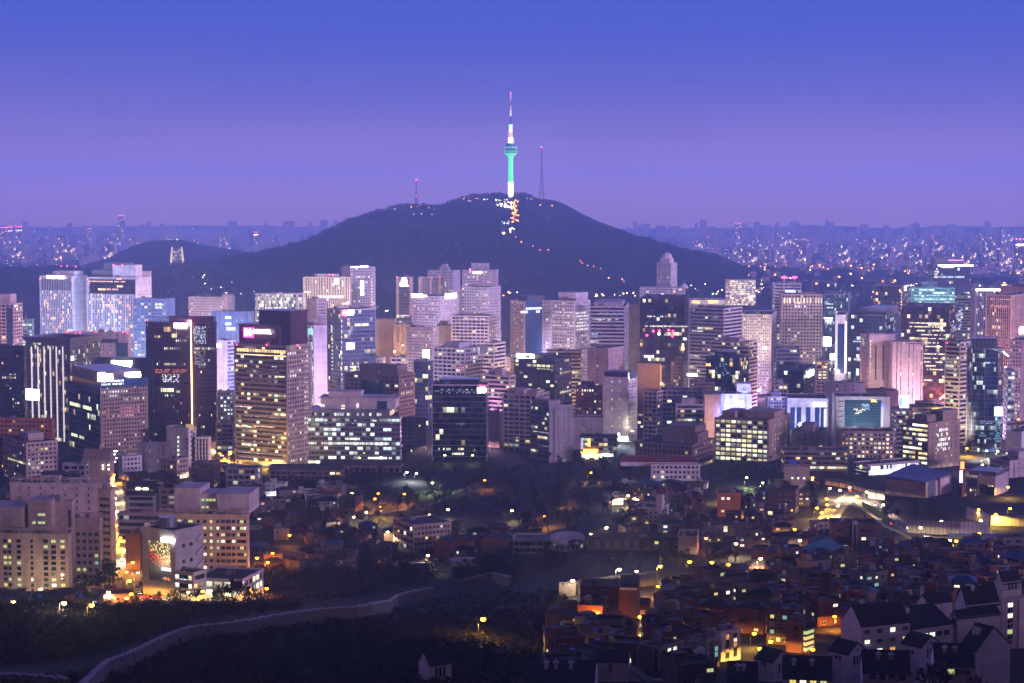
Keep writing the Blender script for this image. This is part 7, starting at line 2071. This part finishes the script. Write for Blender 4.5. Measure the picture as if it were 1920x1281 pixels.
hoarding('pale retaining wall under the green netting beside the road', [(1548, 909), (1600, 918), (1655, 934)], 3.0, mat((.34, .28, .26), .85), 8, 'wall', 'retaining_wall')
hoarding('white painted hoarding with faint marks before the windowless hall', [(1628, 934), (1660, 938)], 6, mat((.5, .5, .56), .8), 6, 'fence', 'hoarding')
hoarding('dark green fence along the near side of the curving road', [(1617, 950), (1650, 968), (1680, 990)], 3.4, mat((.02, .07, .045), .8), 3, 'fence', 'netting_fence')
hoarding('low railing along the yellow lit edge of the lot', [(1750, 1012), (1810, 1012), (1880, 1014), (1940, 1018)], 1.6, mat((.08, .07, .05), .7), 1.2, 'railing', 'railing')
hoarding('blue tarpaulin covered heap along the foot of the hoarding', [(1778, 1007), (1822, 1008), (1872, 1008)], 2.2, mat((.02, .05, .22), .6), 5, 'heap', 'tarpaulin_heap')
hoarding('long stone wall across the slope between brick school and lane', [(1262, 1012), (1310, 1013), (1352, 1014)], 2.5, mat((.2, .18, .17), .9), 6, 'wall', 'boundary_wall')
def mound():
    C, Rr = [], []
    for px, py, n_ in ((1590, 955, 26), (1620, 970, 30), (1640, 990, 30), (1600, 985, 26), (1690, 970, 22), (1720, 965, 22), (1770, 968, 22), (1560, 1000, 16), (1660, 1003, 22), (1830, 960, 10), (1740, 1030, 30), (1800, 1035, 30), (1860, 1035, 26), (1400, 890, 26), (1450, 885, 18), (1350, 900, 18), (1300, 905, 14)):
        for _ in range(n_):
            p = hit(px + R.gauss(0, 15), py + R.gauss(0, 5))
            h = R.uniform(.6, 1.7)
            if onroad2(p) or not clear(p.x, p.y, -3):
                continue
            C.append((p.x, p.y, p.z + h * .4)); Rr.append(h)
    v, f = leafcloud(C, Rr, 46, .17, rng, .7)
    o = fast_mesh('bushes', v, f, mat((.028, .022, .014), .95, .4, .2, .05))
    tag(o, kind='stuff')
    o['label'] = 'dry bushes and scrub on the slope between the lane and the road'
def onroad2(q):
    for rd, wd in ((ROAD_R, 8), (ROAD_K, 5)):
        for a, b in zip(rd[:-1], rd[1:]):
            a2, b2, c = Vector(a[:2]), Vector(b[:2]), Vector((q.x, q.y))
            t = max(0, min(1, (c - a2).dot(b2 - a2) / (b2 - a2).length_squared))
            if (a2.lerp(b2, t) - c).length < wd:
                return True
    return False
mound()
# ---------------------------------------------------------------- small houses of the village, each its own
VW = {k: mat(c, .85, .3, .3, .2, 0.0, f) for k, c, f in (('brick', (.22, .07, .04), (.9, .35, .06)), ('dkbrick', (.11, .042, .028), (.9, .35, .06)), ('brown', (.08, .05, .04), None), ('beige', (.24, .18, .14), None), ('grey', (.12, .11, .11), None), ('white', (.4, .38, .38), None), ('tan', (.22, .15, .10), None))}
HW = {'brick': ('red brick', VW['brick']), 'dkbrick': ('dark brick', VW['dkbrick']), 'brown': ('brown', VW['brown']), 'beige': ('beige', VW['beige']), 'grey': ('grey', VW['grey']), 'white': ('white', VW['white']), 'tan': ('tan', VW['tan'])}
HR = {'green': 'green', 'grey': 'grey', 'dark': 'black', 'blue': 'blue', 'teal': 'teal', 'pale': 'pale', 'red': 'red'}
NUMW = ['no', 'one', 'two', 'three', 'four', 'five', 'six', 'seven', 'eight', 'nine', 'ten']
HB = {}
TANK = {'yellow': mat((.5, .36, .03), .5), 'blue': mat((.04, .2, .5), .5)}
SEEN = {}
def house(x, y, w, d, fl, rz, wk, rk, p, tank=None, hut=True, hip=False):
    wn, wm = HW[wk]
    fh = 2.9
    H = fl * fh + .5
    z0 = min(zg(x + a, y + c) for a in (-w / 2, w / 2) for c in (-d / 2, d / 2)) - .4
    H += zg(x, y) - z0
    r = empty('house', (x, y, z0), rz)
    mb = MB()
    mb.box(-w / 2, w / 2, -d / 2, d / 2, 0, H)
    for k in range(1, fl):
        zz = H - k * fh
        mb.box(-w / 2 - .08, w / 2 + .08, -d / 2 - .08, d / 2 + .08, zz - .1, zz + .12)
    mb.build('wall', wm, r)
    mb = MB()
    if hip:
        mb.prism([(-w / 2 - .6, -d / 2 - .6), (w / 2 + .6, -d / 2 - .6), (w / 2 + .6, d / 2 + .6), (-w / 2 - .6, d / 2 + .6)], H - .05, H + .15)
        mb.prism([(-w / 2 - .6, -d / 2 - .6), (w / 2 + .6, -d / 2 - .6), (w / 2 + .6, d / 2 + .6), (-w / 2 - .6, d / 2 + .6)], H + .14, H + 2.0, top=[(-w * .22, -.3), (w * .22, -.3), (w * .22, .3), (-w * .22, .3)])
        mb.build('roof', ROOFS[rk], r)
    else:
        mb.box(-w / 2 + .1, w / 2 - .1, -d / 2 + .1, d / 2 - .1, H - .1, H + .06)
        mb.build('roof', ROOFS[rk], r)
        mb = MB()
        o, i2 = .22, .05
        for (x0, x1, y0, y1) in ((-w / 2 - o, w / 2 + o, -d / 2 - o, -d / 2 + i2), (-w / 2 - o, w / 2 + o, d / 2 - i2, d / 2 + o), (-w / 2 - o, -w / 2 + i2, -d / 2 + i2, d / 2 - i2), (w / 2 - i2, w / 2 + o, -d / 2 + i2, d / 2 - i2)):
            mb.box(x0, x1, y0, y1, H - .3, H + .85)
        mb.build('parapet', wm, r)
        if hut:
            hx, hy = R.choice((-1, 1)) * w * .22, d * .2
            mb = MB()
            mb.box(hx - 1.7, hx + 1.7, hy - 1.6, hy + 1.6, H, H + 2.5)
            mb.box(hx - 2, hx + 2, hy - 1.9, hy + 1.9, H + 2.5, H + 2.75)
            mb.build('stair_hut', wm, r)
        if tank:
            mb = MB()
            mb.tube((-w * .25, -d * .2, H), (-w * .25, -d * .2, H + 1.7), .8, .75, 10, cap=True)
            mb.build('water_tank', TANK[tank], r)
    nlit = 0
    lastk = None
    def win(xx, yy, zz, rot, ww, hh):
        nonlocal nlit, lastk
        kd = pick(p)
        if kd not in ('dark', 'dim'):
            nlit += 1
            lastk = kd
        put_window(r, xx, yy, zz, rot, ww, hh, R.choice('wd'), kd)
    for k in range(fl):
        zz = H - fh * (k + .5)
        nx = max(2, int(w / 3.6))
        for c in range(nx):
            if R.random() < .85:
                win(-w / 2 + w * (c + .5) / nx, -d / 2 - .06, zz, 0, R.choice((1.1, 1.7, 2.2)), R.choice((1.1, 1.4)))
        sx = -1 if x > 0 else 1
        for c in range(2):
            if R.random() < .6:
                win(sx * (w / 2 + .06), -d / 2 + d * (c + .5) / 2, zz, sx * pi / 2, 1.3, 1.2)
    mb = MB()
    mb.box(-.5, .5, -d / 2 - .12, -d / 2, max(.2, H - fl * fh), max(.2, H - fl * fh) + 2)
    mb.build('door', mat((.09, .05, .03), .6), r)
    q = pix((x, y, z0 + H))
    feat = [('pitched ' if hip else '') + HR[rk] + ' roof']
    if tank:
        feat.append(tank + ' tank')
    if nlit:
        feat.append(NUMW[min(nlit, 10)] + ' lit ' + ('window' if nlit == 1 else 'windows'))
    lab = f"{NUMW[fl]}-storey {wn} house, " + ', '.join(feat)
    mk = near_mark(q[0], q[1]).replace('the ', '', 1)
    SEEN.setdefault(lab, []).append((r, q, mk))
    tag(r, None, 'house', 'small village houses')
    NAMED.append((x, y, max(w, d) * .55))
    return r
def village(n, px0, px1, py0, py1, test, walls, roofs, fls, p, size=(8, 12), hips=.15, gap=2.5):
    k = tries = 0
    while k < n and tries < n * 40:
        tries += 1
        px, py = R.uniform(px0, px1), R.uniform(py0, py1)
        if not test(px, py):
            continue
        q = hit(px, py)
        w, d = R.uniform(*size), R.uniform(*size) * .9
        if not clear(q.x, q.y, max(w, d) * .55 + gap - 3.5):
            continue
        hp = R.random() < hips
        house(q.x, q.y, w, d, R.choice(fls), R.choice((.12, .35, -.2, .5, -.4, .05)), R.choice(walls), R.choice(roofs), p, R.choice((None, None, None, 'yellow', 'blue')) if not hp else None, R.random() < .6, hp)
        k += 1
def onroad(px, py):
    q = hit(px, py)
    for rd, wd in ((ROAD_R, 13), (ROAD_K, 9), (ROAD_V, 6), (ROAD_L, 12), (ROAD_P, 6)):
        for a, b in zip(rd[:-1], rd[1:]):
            a2, b2, c = Vector(a[:2]), Vector(b[:2]), Vector((q.x, q.y))
            t = max(0, min(1, (c - a2).dot(b2 - a2) / (b2 - a2).length_squared))
            if (a2.lerp(b2, t) - c).length < wd:
                return True
    return False
W1 = ['dkbrick', 'dkbrick', 'brick', 'brown', 'brown', 'grey', 'tan']
R1 = ['dark', 'dark', 'green', 'grey', 'dark', 'blue', 'teal']
village(105, 1290, 1950, 1075, 1215, lambda x, y: not onroad(x, y) and not (x > 1560 and y > 1190) and not (x < 1440 and y < 1112), W1, R1, (2, 3, 3, 4), .27)
village(36, 1400, 1900, 1035, 1085, lambda x, y: not onroad(x, y), W1, R1, (1, 2, 2, 3), .16, (8, 11), .3)
village(30, 1050, 1300, 1128, 1285, lambda x, y: not onroad(x, y) and not (y < 1160 and x < 1235), W1, R1, (2, 3), .3)
village(40, 1180, 1560, 930, 1030, lambda x, y: not onroad(x, y) and not (1500 < x and y < 990), W1 + ['beige'], R1, (2, 2, 3), .28, (8, 13))
village(50, 470, 1010, 975, 1075, lambda x, y: not onroad(x, y) and not (x > 640 and y < 1000), ['brown', 'dkbrick', 'grey', 'dkbrick'], ['dark', 'dark', 'dark', 'green', 'blue'], (1, 1, 2), .12, (8, 12), .55)
village(16, 470, 660, 925, 965, lambda x, y: not onroad(x, y), ['grey', 'brown', 'white'], ['dark', 'grey'], (2, 2, 3), .12, (10, 16), .3)
village(22, 0, 440, 880, 935, lambda x, y: not onroad(x, y), ['grey', 'brown', 'tan'], ['dark', 'grey'], (1, 2, 2), .06, (10, 16), .4)
village(16, 1150, 1320, 905, 950, lambda x, y: True, ['white', 'beige', 'brown'], ['dark', 'grey', 'red'], (1, 2), .12, (8, 14), .4)
village(8, 0, 240, 1120, 1160, lambda x, y: not onroad(x, y), ['brick', 'brown', 'grey'], ['green', 'dark'], (1, 2), .12, (10, 16), .2)
ORD = ['leftmost', 'second from left', 'third from left', 'fourth from left', 'fifth from left', 'sixth from left', 'seventh from left', 'eighth from left', 'ninth from left']
FIN = {}
for lab, rows in SEEN.items():
    for r, q, mk in rows:
        full = lab
        if len(rows) > 1:
            parts_ = lab.split(', ')
            full = lab + ', by the ' + mk
            while len(full.split()) > 13 and len(parts_) > 2:
                parts_.pop()
                full = ', '.join(parts_) + ', by the ' + mk
        FIN.setdefault(full, []).append((r, q))
for full, rs in FIN.items():
    rs.sort(key=lambda t: t[1][0])
    for i_, (r, q) in enumerate(rs):
        r['label'] = full if len(rs) == 1 else full + ', ' + (ORD[min(i_, 8)] if i_ < len(rs) - 1 else 'rightmost')

# low buildings that fill the city between the named ones
IW = ['pale', 'beige', 'grey', 'lilac', 'tan', 'brown', 'pink', 'concrete', 'brick', 'dark']
k = 0
INF = {}
for _ in range(6000):
    if k >= 150:
        break
    Y = R.uniform(1430, 2900) if R.random() < .75 else R.uniform(2300, 3000)
    px = R.uniform(-30, 1950)
    x = (px - 960) / F * Y
    w = R.uniform(14, 34)
    if not clear(x, Y, w * .6):
        continue
    fl = R.choice((3, 4, 5, 6, 7, 8, 9)) if Y < 2600 else R.choice((3, 4, 5, 6))
    if Y < 1540 and fl > 5:
        continue
    z = zg(x, Y) + fl * 3.5
    q = pix((x, Y, z))
    if Y < 1500 and 560 < q[0] < 1340:
        continue
    wl = R.choice(IW)
    st = R.choice(('grid', 'fine', 'band', 'wide', 'slab'))
    wn = {'pale': 'pale stone', 'lilac': 'grey lilac', 'dark': 'dark'}.get(wl, wl)
    sn = {'grid': 'square windows', 'fine': 'small windows', 'band': 'ribbon windows', 'wide': 'wide windows', 'slab': 'sparse windows'}[st]
    mk = near_mark(q[0], q[1] - 30).replace('the ', '', 1)
    lab = f'{NUMW[min(fl, 10)]}-storey {wn} block with {sn}, by the {mk}'
    INF[lab] = INF.get(lab, 0) + 1
    if INF[lab] > 1:
        continue
    b = T('low_rise_block', lab, q[0] - w * .5 * F / Y, q[0] + w * .38 * F / Y, q[0] + w * .5 * F / Y, q[1], Y, R.uniform(18, 40), wl, st, R.choice(('dk', 'gr', 'dk')), R.uniform(.03, .16), .02, cat='office block', cols=R.choice((WARM, MIXD, COOL)), s=1.2, pen=[(.2, .6, .2, .7, 3)] if R.random() < .6 else None, group='low blocks between the towers', cl=1, Dm=30)
    MARKS.pop()
    k += 1
# ---------------------------------------------------------------- far city in the haze
FARW = mat((.30, .25, .28), .9, .2, .02)
FG1 = glass((.10, .08, .10), .10, .0, ((1, .5, .2), (1, .7, .45), (1, .8, .7)), 2.6)
def flat_tower(w, d, h, m=None):
    core, wl = MB(), MB()
    nb, nf = max(2, int(w / 5)), max(3, int(h / 4))
    core.prism([(-w / 2, -d / 2), (w / 2, -d / 2), (w / 2, d / 2), (-w / 2, d / 2)], 0, h, uvs=[(0, nb, 0, nf), (30, 33, 0, nf), (60, 60 + nb, 0, nf), (90, 93, 0, nf)])
    for k in range(nb + 1):
        x = -w / 2 + w * k / nb
        wl.box(x - .8, x + .8, -d / 2 - .4, d / 2 + .4, 0, h + .1)
    wl.box(-w / 2 - .5, w / 2 + .5, -d / 2 - .5, d / 2 + .5, h, h + 1.5)
    wl.box(-w * .2, w * .1, -d * .3, d * .3, h + 1.4, h + 6)
    return core.mesh('glazing', FG1), wl.mesh('wall', FARW)
FAR = [flat_tower(w, 14, h) for w, h in ((34, 58), (44, 66), (26, 80), (60, 50), (30, 44), (22, 100))]
def far_tower(px, Y, k, s=1.0, group='hazy apartment towers on the horizon', label='pale apartment tower dotted with lights in the far haze', z=None):
    x = (px - 960) / F * Y
    r = empty('apartment_tower', (x, Y, 22 if z is None else z), R.uniform(-.5, .5))
    r.scale = (s, s, s)
    a, b = FAR[k]
    link('glazing', a, r)
    link('wall', b, r)
    tag(r, label, 'apartment tower', group)
for _ in range(95):
    left = R.random() < .42
    Y = R.uniform(5600, 9500)
    px = R.uniform(-20, 470) if left else R.uniform(1300, 1945)
    far_tower(px, Y, R.choice((0, 1, 2, 3, 4)), R.uniform(.8, 1.25), 'hazy apartment towers beyond the ' + ('left hill' if left else 'right slope'), 'pale apartment tower dotted with lights beyond the ' + ('left hill' if left else 'right slope'))
for (px, py, Y, h, lb) in ((8, 428, 7600, 1.5, 'twin capped tower with a red roof light at the left edge'), (18, 427, 7700, 1.5, 'slim tower with a red and blue cap second from the left edge'), (36, 426, 7600, 1.5, 'slim red capped tower third from the left edge'), (168, 430, 8800, 1.4, 'faint tower with red roof lamps among the left haze'), (228, 405, 9500, 2.0, 'tallest faint tower with red lamps left of the hill'), (1384, 420, 8600, 1.9, 'tall faint double tower beyond the right slope'), (1748, 443, 8600, 1.3, 'faint gridded tower near the right horizon'), (1843, 436, 8800, 1.5, 'faint tower with red lamps near the right edge'), (1912, 450, 5200, .95, 'hotel tower with a white crown line at the right edge'), (480, 436, 8200, 1.2, 'faint tower with a violet sign left of the hill'), (1328, 444, 8600, 1.2, 'faint broad tower just right of the hill')):
    p = P(px, py, Y)
    s = (p.z - 22) / 105
    x = p.x
    r = empty('apartment_tower', (x, Y, 22))
    r.scale = (s, s, s)
    link('glazing', FAR[5][0], r)
    link('wall', FAR[5][1], r)
    mb = MB()
    for q in (-9, 0, 9):
        mb.octa((q, -5, 107), 1.6)
    mb.build('warning_light', emit((1, .05, .2), 30), r)
    if px in (18, 36, 1912, 480):
        mb = MB(); mb.box(-11, 11, -8.2, -7.8, 92, 95); mb.build('light_band', emit((.3, .2, 1) if px < 100 else (.9, .7, 1), 12), r)
    tag(r, lb, 'apartment tower')
# golden tapered tower on the left hill
p = P(332, 503, 4650)
r = empty('apartment_tower', (p.x, 4650, p.z - 6))
tag(r, 'tapered tower outlined by two golden light ribs on the left hill', 'apartment tower')
r.scale = (1.0, 1, 1)
U = 4650 / F
mb = MB(); mb.prism([(-11 * U, 0), (11 * U, 0), (11 * U, 16), (-11 * U, 16)], 0, 42 * U + 6, uvs=[(0, 5, 0, 14)] * 4, top=[(-6 * U, 3), (6 * U, 3), (6 * U, 14), (-6 * U, 14)]); mb.build('glazing', glass((.02, .02, .03), .08, .03, WARM, .8), r)
for s in (-1, 1):
    mb = MB(); mb.hexa([(s * 13 * U - 2.4, -2, 0), (s * 13 * U + 2.4, -2, 0), (s * 13 * U + 2.4, 4, 0), (s * 13 * U - 2.4, 4, 0), (s * 9 * U - 1, 0, 44 * U), (s * 9 * U + 1, 0, 44 * U), (s * 9 * U + 1, 4, 44 * U), (s * 9 * U - 1, 4, 44 * U)]); mb.build('light_rib', emit((1, .68, .3), 1.6), r)
mb = MB(); mb.tube((0, 8, 42 * U), (0, 8, 58 * U), .8, .3, 5); mb.octa((0, 8, 58 * U), 1.5, 1); mb.build('spire', [STEEL, emit((1, .8, .5), 10)], r)
# countless small blocks and lights that melt into the distance
def far_mass():
    bx_, li = MB(), [MB(), MB(), MB()]
    for _ in range(1500):
        left = R.random() < .4
        Y = R.uniform(5200, 13000)
        px = R.uniform(-30, 560) if left else R.uniform(1270, 1960)
        x = (px - 960) / F * Y
        w, d, h = R.uniform(10, 34), R.uniform(10, 20), R.uniform(8, 62) * R.uniform(.4, 1)
        bx_.box(x - w / 2, x + w / 2, Y, Y + d, 10, 25 + h)
    for _ in range(1300):
        left = R.random() < .36
        Y = 1 / R.uniform(1 / 12500, 1 / 4300)
        px = R.uniform(-30, 540) if left else R.uniform(1290, 1960)
        x = (px - 960) / F * Y
        z = zg(x, Y) + R.uniform(2, 60) * R.random()
        li[R.choice((0, 0, 0, 1, 1, 2))].octa((x, Y, z), R.uniform(.55, 1.15) * Y / 4800)
    for _ in range(230):                               # an uneven skyline against the sky
        px = R.uniform(-30, 660) if R.random() < .45 else R.uniform(1170, 1960)
        Y = R.uniform(9000, 12500)
        top = P(px, R.choice((R.uniform(412, 432), R.uniform(422, 436), R.uniform(424, 438))), Y).z
        w, x = R.uniform(14, 60), (px - 960) / F * Y
        bx_.box(x - w / 2, x + w / 2, Y, Y + 18, 10, max(40, top))
    tag(bx_.build('distant_city', FARW), kind='stuff')['label'] = 'countless low blocks fading into the violet haze'
    for mb, m, lb in zip(li, (emit((1, .36, .12), 9), emit((1, .70, .60), 8), emit((1, .05, .14), 14)), ('warm', 'white', 'red')):
        o = mb.build('distant_lights', m)
        tag(o, kind='stuff')
        o['label'] = f'countless {lb} lights scattered through the far haze'
far_mass()
# houses on the right-hand hill, with orange lamps between them
hm = []
for k in range(3):
    a, b_ = MB(), MB()
    w, h = (12, 16, 10)[k], (9, 12, 7)[k]
    a.prism([(-w / 2, -5), (w / 2, -5), (w / 2, 5), (-w / 2, 5)], -3, h, uvs=[(0, 3, 0, 3), (5, 7, 0, 3), (10, 13, 0, 3), (15, 17, 0, 3)])
    b_.box(-w / 2 - .4, w / 2 + .4, -5.4, 5.4, h, h + .8)
    b_.box(-w * .1, w * .3, -2, 3, h + .8, h + 3)
    hm.append((a.mesh('wall', glass((.16, .12, .13), .07, 0, WARM, 2.0)), b_.mesh('roof', ROOFS['grey'])))
for _ in range(110):
    Y = R.uniform(3500, 4900)
    px = R.uniform(1400, 1940)
    x = (px - 960) / F * Y
    z = max(zg(x, Y), HILL3(x, Y) if 3900 < Y < 5500 else 0, namsan(x, Y) if x < 1150 and Y > 2740 else 0)
    r = empty('hillside_house', (x, Y, z), R.uniform(-.6, .6))
    a, b_ = R.choice(hm)
    link('wall', a, r)
    link('roof', b_, r)
    tag(r, 'small dim house on the crowded right-hand hillside', 'house', 'hillside houses under the orange lamps')
GLOW = {'o': emit((1, .25, .015), 24), 'w': emit((1, .72, .45), 30), 'c': emit((.7, .8, 1), 14), 'r': emit((1, .04, .06), 14), 'g': emit((.4, 1, .3), 12)}
DOT = {}
def dot(px, py, Y, c, r, label, group, z=None):
    p = P(px, py, Y)
    if c not in DOT:
        h, q = MB(), MB()
        h.lathe([(.15, -.9), (.8, -.5), (1, 0), (.8, .5), (.15, .9)], 8)
        q.tube((0, 0, -6), (0, 0, -.7), .16, .12, 5)
        q.lathe([(.9, .5), (.7, 1), (.1, 1.2)], 8)
        DOT[c] = (h.mesh('lamp', GLOW[c]), q.mesh('pole', POLE))
    o = empty('hill_lamp', p)
    o.scale = (r, r, r)
    link('lamp', DOT[c][0], o)
    link('pole', DOT[c][1], o)
    tag(o, label, 'lamp', group)
def on_hill(px, py, lift=4):
    d = ray(px, py)
    Y = 2760
    while Y < 4300:
        s = Y / 1000
        if CAMZ + d.z * s < namsan(d.x * s, Y) + lift:
            return Y
        Y += 8
    return 4000
def hill_dots(pts, label, group):
    for px, py, c, r in pts:
        dot(px, py, on_hill(px, py), c, r, label, group)
hill_dots([(R.uniform(927, 962), R.uniform(373, 390), R.choice('wwcw'), R.uniform(.5, 1.15)) for _ in range(52)], 'white lamp in the bright cluster at the foot of the green tower', 'white lamps at the tower foot')
hill_dots([(965 + 4 * sin(k * .7) + R.uniform(-3, 3), 375 + k * 1.0, 'o', R.uniform(.8, 1.5)) for k in range(42)], 'orange lamp on the path climbing below the green tower', 'orange lamps of the climbing path')
hill_dots([(R.uniform(868, 930), R.uniform(371, 378), R.choice('wwo'), .8) for _ in range(12)] + [(988, 372, 'w', .8), (996, 373, 'w', .8)], 'faint lamp strung along the ridge left of the green tower', 'lamps along the ridge')
hill_dots([(740, 392, 'g', 1.2), (755, 386, 'g', 1.2), (771, 388, 'o', 1.4), (783, 387, 'w', 1.5), (790, 389, 'w', 1.2), (804, 389, 'o', 1.4), (816, 391, 'w', .8), (825, 391, 'w', .8), (776, 402, 'c', .8), (790, 401, 'c', .8), (810, 402, 'c', .7), (692, 413, 'c', .8), (700, 417, 'c', .7), (1013, 384, 'o', 1.5), (1035, 386, 'o', 1.5)], 'lamp among the trees of the lower hill shoulder', 'lamps on the hill shoulder')
hill_dots([(944, 437, 'w', 2.2)], 'single bright white lamp halfway down the hill', 'bright lamp on the hillside')
hill_dots([(R.uniform(940, 955), R.uniform(408, 422), 'c', .7) for _ in range(7)] + [(R.uniform(955, 968), R.uniform(425, 436), 'w', .8) for _ in range(6)], 'small lamp beside the climbing path', 'small lamps beside the climbing path')
road_pts = [(967, 446), (985, 452), (1005, 462), (1020, 468), (1040, 475), (1060, 480), (1075, 489), (1090, 492), (1105, 496), (1120, 502), (1127, 508), (1135, 515), (1140, 522), (1150, 524), (1165, 526)]
hill_dots([(a + R.uniform(-8, 8), b_ + R.uniform(-3, 3), R.choice('ooo'), R.uniform(.5, 1.0)) for a, b_ in road_pts for _ in range(R.choice((0, 1, 2, 2)))], 'orange lamp along the road winding across the hill', 'lamps of the winding hill road')
hill_dots([(R.uniform(900, 1200), R.uniform(548, 556), R.choice('wo'), R.uniform(.7, 1.1)) for _ in range(26)] + [(R.uniform(1290, 1440), R.uniform(528, 556), R.choice('wwg'), R.uniform(.7, 1.2)) for _ in range(24)], 'lamp of the street at the foot of the wooded hill', 'lamps at the foot of the hill')
hill_dots([(R.uniform(40, 480), R.uniform(515, 556), R.choice('wc'), R.uniform(.5, .8)) for _ in range(26)] + [(R.uniform(700, 760), R.uniform(570, 590), 'w', .8) for _ in range(8)], 'lone lamp in the dark trees of the left slope', 'lone lamps on the left slope')
for _ in range(70):
    Y = R.uniform(3600, 4900)
    px = R.uniform(1400, 1930) if R.random() < .6 else R.gauss(1600, 60)
    x = (px - 960) / F * Y
    z = max(zg(x, Y), HILL3(x, Y) if 3900 < Y < 5500 else 0, namsan(x, Y) if x < 1150 else 0) + R.uniform(7, 14)
    q = pix((x, Y, z))
    dot(q[0], q[1], Y, R.choice('oooow'), R.uniform(.9, 2.0), 'orange street lamp on the crowded right-hand hillside', 'orange lamps of the right-hand hillside')
